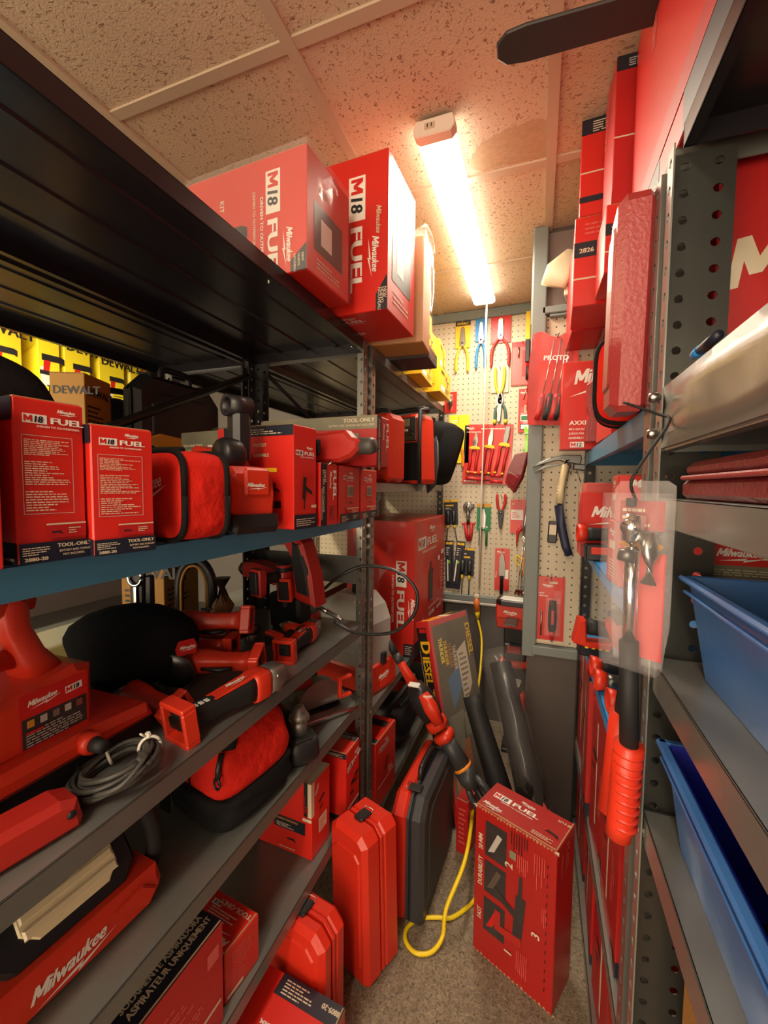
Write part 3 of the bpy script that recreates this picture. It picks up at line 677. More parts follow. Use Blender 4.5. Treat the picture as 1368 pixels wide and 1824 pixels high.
def m12_body(label, loc, rot, sc=1, kind=0, group=None):
    # palm-sized tool lying down, its handle socket end towards -x
    t = thing('compact_cordless_tool', label, 'power tool', loc, rot, group, sc)
    col = 'black_rubber' if kind != 2 else 'dark_steel'
    mb = MB(); mb.loft([(-.075, 0, .026, .044, .046), (-.06, 0, .026, .040, .042), (.0, 0, .026, .038, .040), (.05, 0, .026, .044, .044)], col, 20, 2.4); mb.build('grip', t)
    mb = MB()   # red flared socket
    n_ = 20; V = []; pr = ((.021, -.072), (.027, -.088), (.030, -.104), (.025, -.104), (.020, -.080), (.004, -.080))
    for r_, x in pr:
        for i in range(n_): a = 2*math.pi*i/n_; V.append((x, r_*math.cos(a)*.92, .028+r_*math.sin(a)))
    mb.add(V, [(k*n_+i, k*n_+(i+1) % n_, (k+1)*n_+(i+1) % n_, (k+1)*n_+i) for k in range(len(pr)-1) for i in range(n_)], 'red_plastic', True); mb.build('battery_socket', t, solid=.0012)
    mb = MB(); mb.loft([(.045, 0, .027, .046, .048), (.06, 0, .03, .056, .060), (.11, 0, .032, .056, .062), (.13, 0, .034, .046, .050)], 'red_plastic' if kind != 1 else 'black_plastic', 20, 3.2); b = mb.build('motor_housing', t)
    mb = MB(); f = Face(mb, (.06, -.0285, .028), (1, 0, 0), (0, 0, 1), .05, .02); f.logo(0, .2, .012); mb.build('logo', b)
    mb = MB(); mb.lathe([(.018, .125), (.018, .145), (.010, .155)], 'dark_steel', 16, 'X', (0, 0, .036)); mb.build('nose', t)
    return t
def blow_case(label, loc, rot, w_, d, h, m, m2=None, group=None, latches=1, top_latch=True, ribs=0):
    """carrying case standing on its long edge: w along x (face), d thickness along y, h height"""
    t = thing('tool_case', label, 'tool case', loc, rot, group); c = min(.05, w_*.16)
    P = [(-w_/2+c*.4, 0), (w_/2-c*.4, 0), (w_/2, c*.5), (w_/2, h-c), (w_/2-c, h), (-w_/2+c, h), (-w_/2, h-c), (-w_/2, c*.5)]
    mb = MB(); mb.prism(P, 'Y', -d/2, -.003, m, bev=.014); mb.prism([(x*.72, .12*h+z*.76) for x, z in P], 'Y', -d/2-.004, -d/2+.01, m, bev=.004); a = mb.build('shell', t)
    mb = MB(); mb.prism(P, 'Y', .0, d/2, m2 or m, bev=.014); mb.prism([(x*.72, .12*h+z*.76) for x, z in P], 'Y', d/2-.01, d/2+.004, m2 or m, bev=.004); mb.build('shell', t)
    mb = MB(); q = [(x*.992, z*.994+.001) for x, z in P]; mb.prism(q, 'Y', -.006, .004, m, bev=.001); mb.build('rim', t)
    for k in range(latches):
        x = (k-(latches-1)/2)*w_*.62 if latches > 1 else 0
        mb = MB(); mb.box((x, -.003, h+.004), (.036, .046, .008), 'black_plastic', bev=.003); mb.box((x, -.022, h+.001), (.030, .010, .018), 'black_plastic', bev=.003); l = mb.build('latch', t)
        mb = MB(); mb.tube([(x-.016, .018, h+.005), (x-.016, .026, h+.009), (x+.016, .026, h+.009), (x+.016, .018, h+.005)], .0013, 'steel', 6); mb.build('wire_clip', l)
    if latches > 1:
        mb = MB(); mb.tube(smooth_path([(-w_*.17, 0, h-.006), (-w_*.16, 0, h+.026), (-w_*.1, 0, h+.034), (w_*.1, 0, h+.034), (w_*.16, 0, h+.026), (w_*.17, 0, h-.006)], 4), .010, 'black_plastic', 10); mb.build('handle', t)
    return t
def soft_bag(label, loc, rot, w_, d, h, red='red_fabric', group=None, name='tool_bag'):
    t = thing(name, label, 'bag', loc, rot, group)
    prof = lambda k: [(-w_/2*k, 0), (w_/2*k, 0), (w_/2*k, h*.62), (w_/2*k*.8, h*.9*k), (w_*.25, h*k), (-w_*.25, h*k), (-w_/2*k*.8, h*.9*k), (-w_/2*k, h*.62)]
    mb = MB(); n_ = 7
    secs = []
    for i in range(n_):
        f_ = i/(n_-1); k = .93+.07*math.sin(math.pi*f_); secs.append((0, -d/2+d*f_, h/2, w_*k, h*k))
    mb.loft(secs, red, 28, 5); b = mb.build('body', t, sub=1)
    for y in (-d/2+.014, d/2-.014):
        mb = MB(); n2 = 40; P = []
        for i in range(n2+1):
            a = 2*math.pi*i/n2; ca, sa = math.cos(a), math.sin(a)
            P.append((math.copysign(abs(ca)**.42, ca)*w_*.484, y, h/2+math.copysign(abs(sa)**.42, sa)*h*.488))
        mb.tube(P, .0052, 'black_fabric', 8, up=(0, 1, 0)); mb.build('piping', t)
    return t
# small flat helpers for carton prints ------------------------------------------------
def spec_face(f, seed=1):
    f.fuel(.14, .86, f.H*.055); f.frame(.09, .30, .80, .78, 'grey_ink', .0006)
    f.lines(.12, .66, .76, .76, 9, 'cream_ink', seed); f.lines(.12, .48, .76, .63, 11, 'cream_ink', seed+1); f.lines(.12, .32, .76, .45, 8, 'cream_ink', seed+2)
    f.rect(.38, .145, .97, .235, 'deep_red_card').rect(.38, .228, .97, .238, 'cream_ink').pic(.52, .18, f.H*.05, 'grinder')
    f.lines(.70, .17, .93, .215, 3, 'cream_ink', seed+3)
    f.rect(0, 0, 1, .125, 'navy_card'); f.text(.52, .085, f.H*.034, 'TOOL-ONLY', 'cream_ink', 0, 1.05, 0, bold=.03)
    f.text(.55, .055, f.H*.019, 'BATTERY AND CHARGER', 'cream_ink', 0, .9); f.text(.60, .030, f.H*.019, 'NOT INCLUDED.', 'cream_ink', 0, .9)
    f.lines(.04, .05, .46, .105, 4, 'cream_ink', seed+4); f.text(.06, .015, f.H*.030, '2880-20', 'cream_ink', 0, 1.25, 0, bold=.03)
# ================================================================== LEFT: TOP SHELF
def bigfuel(side):
    def pr(f):
        F, Rr = f['F'], f['R']
        x = .70 if side == 'A' else .60
        F.fuel(x, .86, F.H*(.150 if side == 'A' else .120), -90); F.text(x-.12, .74, F.H*.04, 'DRIVEN TO OUTPERFORM.', 'cream_ink', -90, 1.0)
        F.pl([(.88, .10), (1, .22), (1, .0), (.88, .0)], 'navy_card'); F.text(.965, .14, F.H*.03, 'NEW', 'cream_ink', -90); F.text(.935, .14, F.H*.03, 'NUEVO', 'cream_ink', -90); F.text(.905, .14, F.H*.03, 'NOUVEAU', 'cream_ink', -90)
        if side == 'A': F.pic(.40, .35, F.H*.34, 'drill'); F.text(.30, .75, F.H*.07, 'KIT', 'cream_ink', -90); F.rect(.26, .25, .33, .42, 'pale_lens')
        else: F.text(.88, .66, F.H*.05, 'Milwaukee', 'cream_ink', -90, .8, .35)
        Rr.rect(.15, .22, .82, .62, 'photo_dark').text(.25, .72, Rr.H*.07, 'FREE', 'cream_ink').rect(.30, .30, .55, .52, 'pale_lens').lines(.2, .08, .8, .18, 3, 'cream_ink', 4)
        B = f['B']; B.logo(.25, .35, .022); B.fuel(.2, .75, .022)
    return pr
c0, c1 = on('Z', 1.952, 530, 465), on('Z', 1.952, 610, 533)
BOXA = carton('tool_carton', 'film wrapped large red carton on the top left shelf, left of the taller one', (-.685, .975, 1.952), .36, .20, .275, R(-3), 'red_card', bigfuel('A'), 'large red cartons on the top left shelf')
carton('tool_carton', 'taller large red carton on the top left shelf nearest the ceiling light', (-.545, 1.245, 1.952), .28, .235, .425, R(-2), 'red_card', bigfuel('B'), 'large red cartons on the top left shelf')
# film around the left carton
mb = MB(); f = faces(mb, .368, .208, .283)
def crinkle(mb, f, nx, nz, amp, m, seed):
    rn = random.Random(seed); V = []
    for j in range(nz+1):
        for i in range(nx+1):
            p = Vector(f.o)+f.u*(f.W*i/nx)+f.v*(f.H*j/nz)+f.n*(rn.uniform(.001, amp) if 0 < i < nx and 0 < j < nz else .0005); V.append(tuple(p))
    mb.add(V, [(j*(nx+1)+i, j*(nx+1)+i+1, (j+1)*(nx+1)+i+1, (j+1)*(nx+1)+i) for j in range(nz) for i in range(nx)], m, True)
for k in ('F', 'R', 'L', 'T'): crinkle(mb, f[k], 14, 12, .005, 'clear_film', 5)
mb.build('shrink_film', parent=BOXA, loc=(0, 0, .001))
# plastic-wrapped package behind and small cartons, yellow stack
t = thing('wrapped_package', 'brown package in torn white film behind the tall red carton on the top left shelf', 'package', (-.52, 1.47, 1.952), (0, 0, R(4)))
mb = MB(); mb.box((0, 0, .175), (.26, .14, .35), 'orange_card', bev=.004); mb.build('carton', t)
mb = MB(); fc = faces(mb, .272, .152, .362)
for k in ('F', 'R', 'T'): crinkle(mb, fc[k], 9, 10, .010, 'clear_film', 9)
mb.loft([(.10, -.05, .36, .05, .03), (.125, -.04, .385, .04, .03), (.14, -.02, .36, .03, .03), (.15, .0, .32, .01, .02)], 'clear_film', 10, 2); mb.build('film', t)
def dew(sz=.25, m='black_ink'):
    def pr(f):
        for k in ('F', 'R', 'L', 'K'):
            g = f[k]; g.text(.10, .72, g.H*sz, 'DEWALT', m, 0, 1.0, 0, bold=.04).lines(.08, .30, .9, .62, 5, m, 3); g.pic(.3, .16, g.H*.18, 'drill', 0, m, m)
    return pr
def yellowpr(f):
    for k in ('F', 'R'):
        g = f[k]; g.text(.08, .74, g.H*.20, 'DEWALT', 'black_ink', 0, .85, 0, bold=.04).rect(.06, .10, .42, .30, 'white_ink').rect(.50, .62, .62, .80, 'red_ink').lines(.48, .10, .92, .34, 5, 'black_ink', 6).pic(.72, .55, g.H*.25, 'drill', 0)
YG = 'yellow cartons on the far top left shelf'
carton('tool_carton', 'black and orange carton lying under the edge of the tall red carton', (-.560, 1.66, 1.952), .30, .16, .05, R(2), 'navy_card', dew(.5, 'orange_card'))
for (x, y, z, w_, d, h, rz, lb) in ((-.61, 1.92, 1.952, .22, .26, .11, 3, 'bottom front yellow carton of the stack at the end of the top left shelf'), (-.60, 1.90, 2.064, .22, .26, .115, -2, 'middle yellow carton of the stack, with a white label'),
        (-.62, 1.98, 2.181, .20, .24, .12, 4, 'topmost yellow carton of the stack at the end of the top left shelf'), (-.60, 2.28, 1.952, .22, .26, .13, 0, 'yellow carton against the pegboard wall, behind the yellow stack'),
        (-.61, 2.28, 2.084, .20, .24, .14, 5, 'upper yellow carton against the pegboard wall')):
    carton('tool_carton', lb, (x, y, z), w_, d, h, R(rz), 'yellow_card', yellowpr, YG)

# ================================================================== LEFT: SECOND (BLUE) SHELF
Z2 = 1.367
def f0(f): f['R'].rect(.78, 0, .86, 1, 'cream_ink'); f['R'].text(.50, .90, f['R'].H*.30, 'FUEL', 'white_ink', -90, 1.1, 0, bold=.03)
carton('tool_carton', 'red carton with sideways white lettering at the left edge of the blue shelf', (-.605, .235, Z2), .13, .10, .188, R(-4), 'red_card', f0)
def f12(s):
    def pr(f):
        spec_face(f['R'], s)
        g = f['F']; g.rect(.0, 0, 1, .13, 'navy_card').text(.52, .07, g.H*.034, 'TOOL-ONLY', 'cream_ink', bold=.03).text(.60, .02, g.H*.02, 'CHARGER NOT INCLUDED', 'cream_ink')
        g.rect(.55, .86, 1, 1, 'navy_card').text(.62, .95, g.H*.025, 'NEW', 'cream_ink').text(.62, .915, g.H*.025, 'NUEVO', 'cream_ink').text(.62, .88, g.H*.025, 'NOUVEAU', 'cream_ink')
    return pr
G2 = 'twin red grinder cartons on the blue shelf'
carton('tool_carton', 'red carton printed with a specification list, left of its twin on the blue shelf', (-.612, .343, Z2), .13, .074, .190, R(-5), 'red_card', f12(2), G2)
carton('tool_carton', 'red carton printed with a specification list, beside the red fabric bag', (-.594, .428, Z2), .145, .078, .168, R(-13), 'red_card', f12(8), G2)
# zipped red bag
t = soft_bag('red fabric zip bag with black piping on the blue shelf', (-.592, .568, Z2), (0, 0, R(-14)), .175, .105, .150)
mb = MB(); mb.tube([(-.07, -.02, .151), (-.02, -.024, .152), (.05, -.02, .150)], .005, 'black_fabric', 8); mb.build('zip', t)
mb = MB(); f = Face(mb, (-.06, -.0535, .06), (1, 0, 0), (0, 0, 1), .12, .05); f.logo(.05, .2, .030, 12); mb.build('logo', t)
# dust extractor
t = thing('dust_extractor', 'red and black hammer dust extractor with an upright black tube on the blue shelf', 'power tool', (-.572, .705, Z2), (0, 0, R(-20)), None, 1.1)
mb = MB(); mb.prism([(-.075, .03), (.05, .03), (.055, .07), (.045, .105), (.030, .118), (-.02, .122), (-.045, .150), (-.10, .160), (-.115, .148), (-.112, .118), (-.085, .105)], 'Y', -.042, .042, 'red_plastic', bev=.008)
for i in range(4): mb.box((-.005, -.0432, .060+.007*i), (.045, .004, .003), 'black_plastic')
mb.box((.055, 0, .09), (.01, .05, .05), 'red_plastic', bev=.004); b = mb.build('housing', t)
mb = MB(); f = Face(mb, (-.035, -.0433, .085), (1, 0, 0), (0, 0, 1), .06, .02); f.rect(-.05, -.2, 1.05, 1, 'red_ink').logo(.1, .2, .014)
f = Face(mb, (.0605, -.022, .078), (0, 1, 0), (0, 0, 1), .045, .02); f.logo(0, .2, .010); mb.build('logo', b)
mb = MB(); mb.prism([(-.08, .0), (.055, .0), (.062, .012), (.058, .034), (-.078, .034)], 'Y', -.046, .046, 'black_plastic', bev=.006); k = mb.build('dust_box', t)
mb = MB(); mb.box((.0, -.0455, .022), (.075, .006, .014), 'red_plastic', bev=.002); mb.build('catch', k)
mb = MB(); mb.prism(oct_(.036, .036, .009), 'Z', .13, .215, 'black_plastic', bev=.002); mb.lathe([(.026, -.02), (.030, -.012), (.030, .012), (.026, .02)], 'black_plastic', 22, 'Y', (0, -.02, .140))
V_ = mb; n_ = 20; V = []
for r_, y in ((.012, -.024), (.020, -.026), (.020, .02), (.012, .018)):
    for i in range(n_): a = 2*math.pi*i/n_; V.append((r_*math.cos(a), y, .228+r_*math.sin(a)))
mb.add(V, [(k_*n_+i, k_*n_+(i+1) % n_, ((k_+1) % 4)*n_+(i+1) % n_, ((k_+1) % 4)*n_+i) for k_ in range(4) for i in range(n_)], 'black_plastic', True); mb.build('suction_tube', t)
# cartons along the edge
def impactpr(f):
    g = f['R']; g.fuel(.10, .72, g.H*.05); g.pic(.48, .42, g.H*.26, 'hammer'); g.rect(0, 0, 1, .14, 'navy_card').lines(.08, .03, .9, .11, 4, 'cream_ink', 2).rect(.72, .20, .95, .23, 'cream_ink')
    g = f['F']; g.text(.50, .80, g.H*.045, 'FASTEST', 'cream_ink', bold=.03).text(.50, .70, g.H*.045, 'ASSEMBLE', 'cream_ink', bold=.03).rect(.1, .9, 1, 1, 'navy_card').lines(.3, .92, .95, .98, 3, 'cream_ink', 1)
    g.rect(.55, .55, .8, .59, 'yellow_card').pic(.78, .40, g.H*.13, 'hammer').rect(.72, .2, .85, .27, 'black_ink').fuel(.62, .10, g.H*.025)
carton('tool_carton', 'tall red carton showing an impact wrench, beside the dust extractor', (-.590, .820, Z2), .22, .082, .222, R(-6), 'red_card', impactpr)
def narrowpr(f):
    g = f['R']; g.rect(0, 0, .36, 1, 'navy_card').text(.10, .9, g.H*.08, 'BATTERY AND CHARGER', 'cream_ink', -90, .75).text(.22, .9, g.H*.06, '2719-20', 'cream_ink', -90, 1, 0, bold=.03).rect(.04, .1, .07, .6, 'cream_ink')
    g.text(.70, .90, g.H*.15, 'FUEL', 'white_ink', -90, 1.5, 0, bold=.03).text(.50, .88, g.H*.09, 'Milwaukee', 'white_ink', -90, .7, .3).rect(.48, .08, .82, .32, 'deep_red_card').pic(.58, .2, g.H*.12, 'grinder', 90)
carton('tool_carton', 'narrow red carton with a black stripe and sideways lettering on the blue shelf edge', (-.570, .908, Z2), .20, .076, .146, R(-4), 'red_card', narrowpr)
def fboxpr(f):
    g = f['R']; g.fuel(.18, .78, g.H*.075, tag_=True); g.rect(.34, .46, .64, .66, 'cream_ink')
    for i in range(9): g.rect(.36+.03*i, .475, .375+.03*i, .645, 'black_ink')
    g.pic(.50, .34, g.H*.10, 'grinder').rect(.30, .235, .9, .255, 'cream_ink').rect(.3, .17, .5, .23, 'deep_red_card').lines(.55, .165, .85, .225, 3, 'cream_ink', 2)
    g.rect(0, 0, 1, .155, 'navy_card').lines(.06, .02, .5, .13, 5, 'cream_ink', 3).lines(.6, .05, .95, .12, 3, 'cream_ink', 5)
G3 = 'two small red cartons at the end of the blue shelf'
carton('tool_carton', 'small red carton with a barcode, left of its twin, on the blue shelf', (-.560, 1.018, Z2), .18, .128, .144, R(0), 'red_card', fboxpr, G3)
carton('tool_carton', 'small red cube-like carton with a barcode, right twin next to the steel post', (-.562, 1.155, Z2), .18, .128, .142, R(1), 'red_card', fboxpr, G3)
def longpr(f):
    g = f['F']; g.rect(0, .74, 1, 1, 'photo_olive').text(.98, .88, g.H*.11, 'TOOL-ONLY', 'cream_ink', 0, 1.1, 0, 'R', .03).text(.98, .80, g.H*.06, 'BATTERY AND CHARGER NOT INCLUDED', 'cream_ink', 0, .9, 0, 'R')
    for x, n_ in ((.12, '1'), (.68, '2')): g.text(x, .55, g.H*.15, n_, 'cream_ink', bold=.04).rect(x+.09, .55, x+.18, .66, 'photo_olive').lines(x, .38, x+.2, .50, 3, 'cream_ink', 2)
    g.pic(.40, .22, g.H*.35, 'grinder', 0, 'photo_dark')
    g = f['R']; g.rect(.0, 0, .34, 1, 'navy_card').text(.10, .94, g.H*.12, 'CHARGER NOT INCLUDED', 'cream_ink', -90, .7).text(.74, .90, g.H*.18, 'FUEL', 'white_ink', -90, 1.5, 0, bold=.03).text(.48, .88, g.H*.11, 'Milwaukee', 'white_ink', -90, .7, .3)
carton('tool_carton', 'long red carton with a black top band lying across the small red cartons', (-.585, 1.085, Z2+.148), .37, .085, .132, R(-2), 'deep_red_card', longpr)
def olive(f): g = f['F']; g.rect(0, .45, 1, 1, 'photo_olive').lines(.06, .6, .5, .9, 5, 'cream_ink', 2).text(.05, .48, g.H*.16, '2967-20', 'cream_ink', bold=.03).rect(.62, .6, .72, .85, 'white_ink'); f['T'].rect(0, 0, 1, 1, 'photo_olive')
carton('tool_carton', 'red carton with an olive label band behind the dust extractor', (-.78, .90, Z2), .16, .13, .225, R(-8), 'red_card', olive)
def olive2(f): g = f['F']; g.rect(0, .6, 1, 1, 'black_ink').text(.05, .70, g.H*.14, '2722-80', 'cream_ink', bold=.03)
carton('tool_carton', 'red carton with a black label band behind the olive banded carton', (-.80, 1.08, Z2), .24, .14, .262, R(-4), 'red_card', olive2)
# bare grinder lying on the cartons
t = thing('bare_power_tool', 'red bare cordless tool with a black socket lying on the narrow cartons', 'power tool', (-.485, .945, Z2+.149), (0, 0, R(-4)), None, 1.12)
mb = MB(); mb.prism([(-.085, .006), (-.045, .0), (.030, .002), (.060, .012), (.078, .028), (.080, .048), (.060, .054), (.045, .070), (.0, .066), (-.060, .064), (-.085, .055)], 'Y', -.028, .012, 'dull_red_plastic', bev=.007); b = mb.build('body', t)
mb = MB(); mb.box((-.030, -.028, .034), (.034, .012, .034), 'black_plastic', bev=.003); mb.box((-.028, -.034, .034), (.005, .008, .022), 'black_plastic'); mb.build('battery_socket', t)
mb = MB(); mb.lathe([(.026, -.12), (.031, -.11), (.031, -.08)], 'black_plastic', 20, 'X', (0, -.008, .032)); mb.build('motor_cap', t)
mb = MB(); mb.lathe([(.018, .07), (.018, .10), (.014, .108)], 'grey_cord', 18, 'X', (0, -.006, .036)); mb.build('nozzle', t)
mb = MB(); mb.tube(smooth_path([(-.06, -.02, .004), (-.03, -.035, -.002), (.0, -.04, -.008), (.02, -.038, .0), (.01, -.03, .006)], 5), .0022, 'steel', 6); mb.build('belt_hook', t)
# rear row on the blue shelf: black bag, amber carton, black cases, yellow packet, orange battery
t = thing('black_tool_bag', 'rounded black bag slumped behind the twin red cartons', 'bag', (-.86, .345, Z2), (0, 0, R(8)), None, 1.12)
mb = MB(); mb.loft([(-.13, 0, .11, .10, .12), (-.10, 0, .13, .22, .24), (0, 0, .145, .26, .29), (.10, 0, .13, .24, .26), (.15, 0, .10, .14, .16)], 'black_fabric', 22, 2.6); mb.build('body', t, sub=1)
mb = MB(); mb.tube(smooth_path([(-.08, -.06, .25), (-.05, -.07, .315), (.04, -.07, .315), (.08, -.06, .25)], 6), .008, 'black_fabric', 8); mb.build('handle', t)
t = thing('black_tool_bag', 'low black cloth bundle between the rounded black bag and the hard black case', 'bag', (-.84, .665, Z2), (0, 0, R(80)))
mb = MB(); mb.loft([(-.12, 0, .07, .08, .10), (-.08, 0, .10, .18, .19), (.02, 0, .105, .20, .20), (.10, .02, .08, .14, .14), (.13, .02, .06, .05, .05)], 'black_fabric', 18, 2.3); mb.build('body', t, sub=1)
BZ = 1.370
carton('tool_carton', 'amber carton with black lettering standing in the shelving behind the black bag', (-1.165, .80, 1.553), .085, .12, .19, R(25), 'amber_card', dew(.15), cat='box')
carton('tool_carton', 'plain dark carton under the amber carton with black lettering', (-1.18, .74, BZ), .16, .17, .18, R(14), 'navy_card', None)
t = blow_case('black hard tool case with latches standing behind the red fabric bag', (-1.31, 1.05, BZ), (0, 0, R(84)), .42, .13, .36, 'case_grey', latches=2)
t = blow_case('black hard tool case beyond the first one, close to the rear post', (-1.13, 1.08, BZ), (0, 0, R(90)), .34, .07, .42, 'black_plastic', latches=2)
t = thing('paper_packet', 'mustard yellow envelope propped behind the red fabric bag', 'packet', (-.93, .86, Z2), (0, 0, R(70)))
mb = MB(); mb.prism([(-.08, .0), (.08, .0), (.085, .21), (-.02, .225), (-.08, .20)], 'Y', -.010, .010, 'amber_card', bev=.003); mb.build('sleeve', t)
mb = MB(); mb.box((.085, 0, .16), (.03, .03, .09), 'orange_rubber', bev=.003); mb.box((.09, -.012, .16), (.016, .01, .06), 'black_plastic'); mb.build('clip', t)
# goods across the neighbouring aisle
YW = 'yellow goods across the neighbouring aisle'
def yw(f):
    g = f['R']; g.rect(.1, .08, .5, .34, 'white_ink').text(.1, .70, g.H*.22, 'DEWALT', 'black_ink', 0, .9, 0, bold=.04).pic(.7, .4, g.H*.3, 'drill', 0).lines(.55, .08, .92, .2, 3, 'black_ink', 2)
yl = [(.62, .22, .30, 'orange_card', 'orange carton with a printed outline across the neighbouring aisle, leftmost'), (.90, .28, .42, 'amber_card', 'tall amber carton across the neighbouring aisle'), (1.38, .26, .40, 'yellow_card', 'golden carton seen above the rounded black bag'), (1.64, .12, .44, 'bright_yellow', 'narrow bright yellow carton above the twin red cartons'), (1.80, .16, .42, 'bright_yellow', 'bright yellow carton with striped label next to the narrow one'),
      (2.02, .18, .38, 'bright_yellow', 'bright yellow carton behind the amber carton'), (2.36, .16, .40, 'yellow_card', 'yellow carton with a drill picture near the far post')]
for (y, d, h, m, lb) in yl: carton('tool_carton', lb, (-2.78, y, 1.981), .26, d*.95, h*.92, 0, m, yw, YW)
for (y, d, h, m, lb) in ((1.40, .30, .26, 'amber_card', 'amber carton on the middle shelf of the neighbouring aisle, leftmost'), (1.75, .28, .28, 'bright_yellow', 'bright yellow carton on the middle shelf of the neighbouring aisle'), (2.10, .30, .22, 'yellow_card', 'yellow carton on the middle shelf of the neighbouring aisle, rightmost')):
    carton('tool_carton', lb, (-2.78, y, 1.501), .26, d, h, 0, m, yw, YW)
t = thing('yellow_tool_case', 'yellow hard case with black ribbed edge across the neighbouring aisle', 'tool case', (-2.76, 2.20, 1.981), (0, 0, 0))
mb = MB(); mb.prism([(-.045, 0), (.045, 0), (.05, .06), (.05, .34), (.03, .38), (-.03, .38), (-.05, .34), (-.05, .06)], 'X', -.1, .1, 'bright_yellow', bev=.012); mb.build('shell', t)
mb = MB(); [mb.box((.105, .03, .06+.05*i), (.012, .05, .02), 'black_plastic', bev=.003) for i in range(6)]; mb.build('ribs', t)
# lower shelves across the aisle and behind: glimpsed goods
for (y, z, m, lb) in ((1.0, 1.101, 'amber_card', 'amber carton glimpsed low through the tool shelf, left one'), (1.5, 1.101, 'yellow_card', 'yellow carton glimpsed low through the tool shelf, middle one'), (2.0, 1.101, 'amber_card', 'amber carton glimpsed low through the tool shelf, right one')):
    carton('tool_carton', lb, (-2.78, y, z-.05), .26, .26, .30, 0, m, yw, YW)

# ================================================================== FAR LEFT BAY, UPPER SHELF
Z = 1.476
t = thing('jobsite_charger', 'ribbed red plastic case standing on the far left bay shelf', 'tool case', (-.66, 1.70, Z), (0, 0, R(-12)))
mb = MB(); mb.prism([(-.09, 0), (.09, 0), (.11, .02), (.11, .26), (.09, .285), (-.09, .285), (-.11, .26), (-.11, .02)], 'Y', -.06, .06, 'red_plastic', bev=.014)
for i in range(6):
    for s_ in (-1, 1): mb.box((s_*.048, -.062, .065+.03*i), (.082, .014, .016), 'red_plastic', bev=.005)
mb.box((.06, -.060, .025), (.03, .006, .022), 'deep_red_card', bev=.002); mb.build('shell', t)
mb = MB(); mb.tube(smooth_path([(-.05, .02, .28), (-.04, .02, .31), (.04, .02, .31), (.05, .02, .28)], 5), .008, 'black_plastic', 8); mb.build('handle', t)
t = thing('jobsite_radio', 'red and black jobsite radio with control panel behind the ribbed red case', 'radio', (-.60, 1.96, Z), (0, 0, R(-20)))
mb = MB(); mb.prism([(-.12, 0), (.12, 0), (.125, .02), (.11, .30), (.09, .32), (-.09, .32), (-.11, .30), (-.125, .02)], 'Y', -.06, .06, 'red_plastic', bev=.010); b = mb.build('frame', t)
mb = MB(); mb.prism([(-.100, .015), (.105, .015), (.10, .19), (-.10, .19)], 'Y', -.068, -.055, 'black_fabric', bev=.004); mb.build('speaker_grille', t)
mb = MB(); mb.box((0, -.062, .25), (.19, .012, .11), 'dark_steel', bev=.004); mb.box((-.0, -.069, .280), (.12, .004, .035), 'photo_olive', bev=.002); mb.lathe([(.014, -.012), (.016, 0)], 'black_plastic', 14, 'Y', (0, -.068, .235))
for i in (-1, 1):
    for j in (0, 1): mb.box((i*.04+.0, -.069, .225+.02*j), (.022, .006, .010), 'white_ink' if j else 'black_plastic', bev=.002); mb.box((i*.07, -.069, .225+.02*j), (.018, .006, .010), 'black_plastic', bev=.002)
mb.build('control_panel', t)
mb = MB(); f = Face(mb, (-.05, -.0685, .155), (1, 0, 0), (0, 0, 1), .08, .034); f.rect(0, 0, 1, 1, 'red_ink').logo(.12, .35, .020); mb.build('badge', b)
mb = MB()
for x in (-.125, .125): mb.tube([(x, -.075, .0), (x*1.02, -.085, .16), (x*.96, -.07, .33), (x*.9, 0, .345)], .010, 'black_rubber', 8)
mb.tube([(-.115, 0, .335), (-.09, 0, .35), (.09, 0, .35), (.115, 0, .335)], .012, 'black_rubber', 8); mb.build('roll_bar', t)
t = thing('tool_bag', 'red and black shoulder bag at the end of the far left bay shelf', 'bag', (-.58, 2.32, Z), (0, 0, R(-22)))
mb = MB(); mb.loft([(-.12, 0, .16, .20, .30), (-.11, 0, .165, .24, .33), (.0, 0, .17, .25, .34), (.05, 0, .17, .25, .34)], 'red_fabric', 24, 5); mb.build('front_panel', t)
mb = MB(); mb.loft([(.05, 0, .17, .252, .345), (.09, 0, .17, .25, .335), (.12, 0, .16, .22, .30)], 'black_fabric', 24, 5); mb.tube([(-.1, -.1, .33), (-.02, -.12, .345), (.1, -.1, .34)], .01, 'black_fabric', 8); mb.build('side_panel', t)
mb = MB(); mb.tube([(-.04, -.128, .04), (-.03, -.13, .15), (-.045, -.128, .28)], .0035, 'steel', 6); mb.build('zip', t)
mb = MB(); mb.loft([(.10, -.11, .24, .05, .010), (.135, -.15, .20, .055, .010), (.15, -.17, .10, .06, .010), (.145, -.18, .0, .055, .010), (.125, -.17, -.03, .045, .010), (.10, -.15, .03, .04, .01)], 'case_grey', 12, 3, up=(0, 1, 0)); mb.build('strap', t)

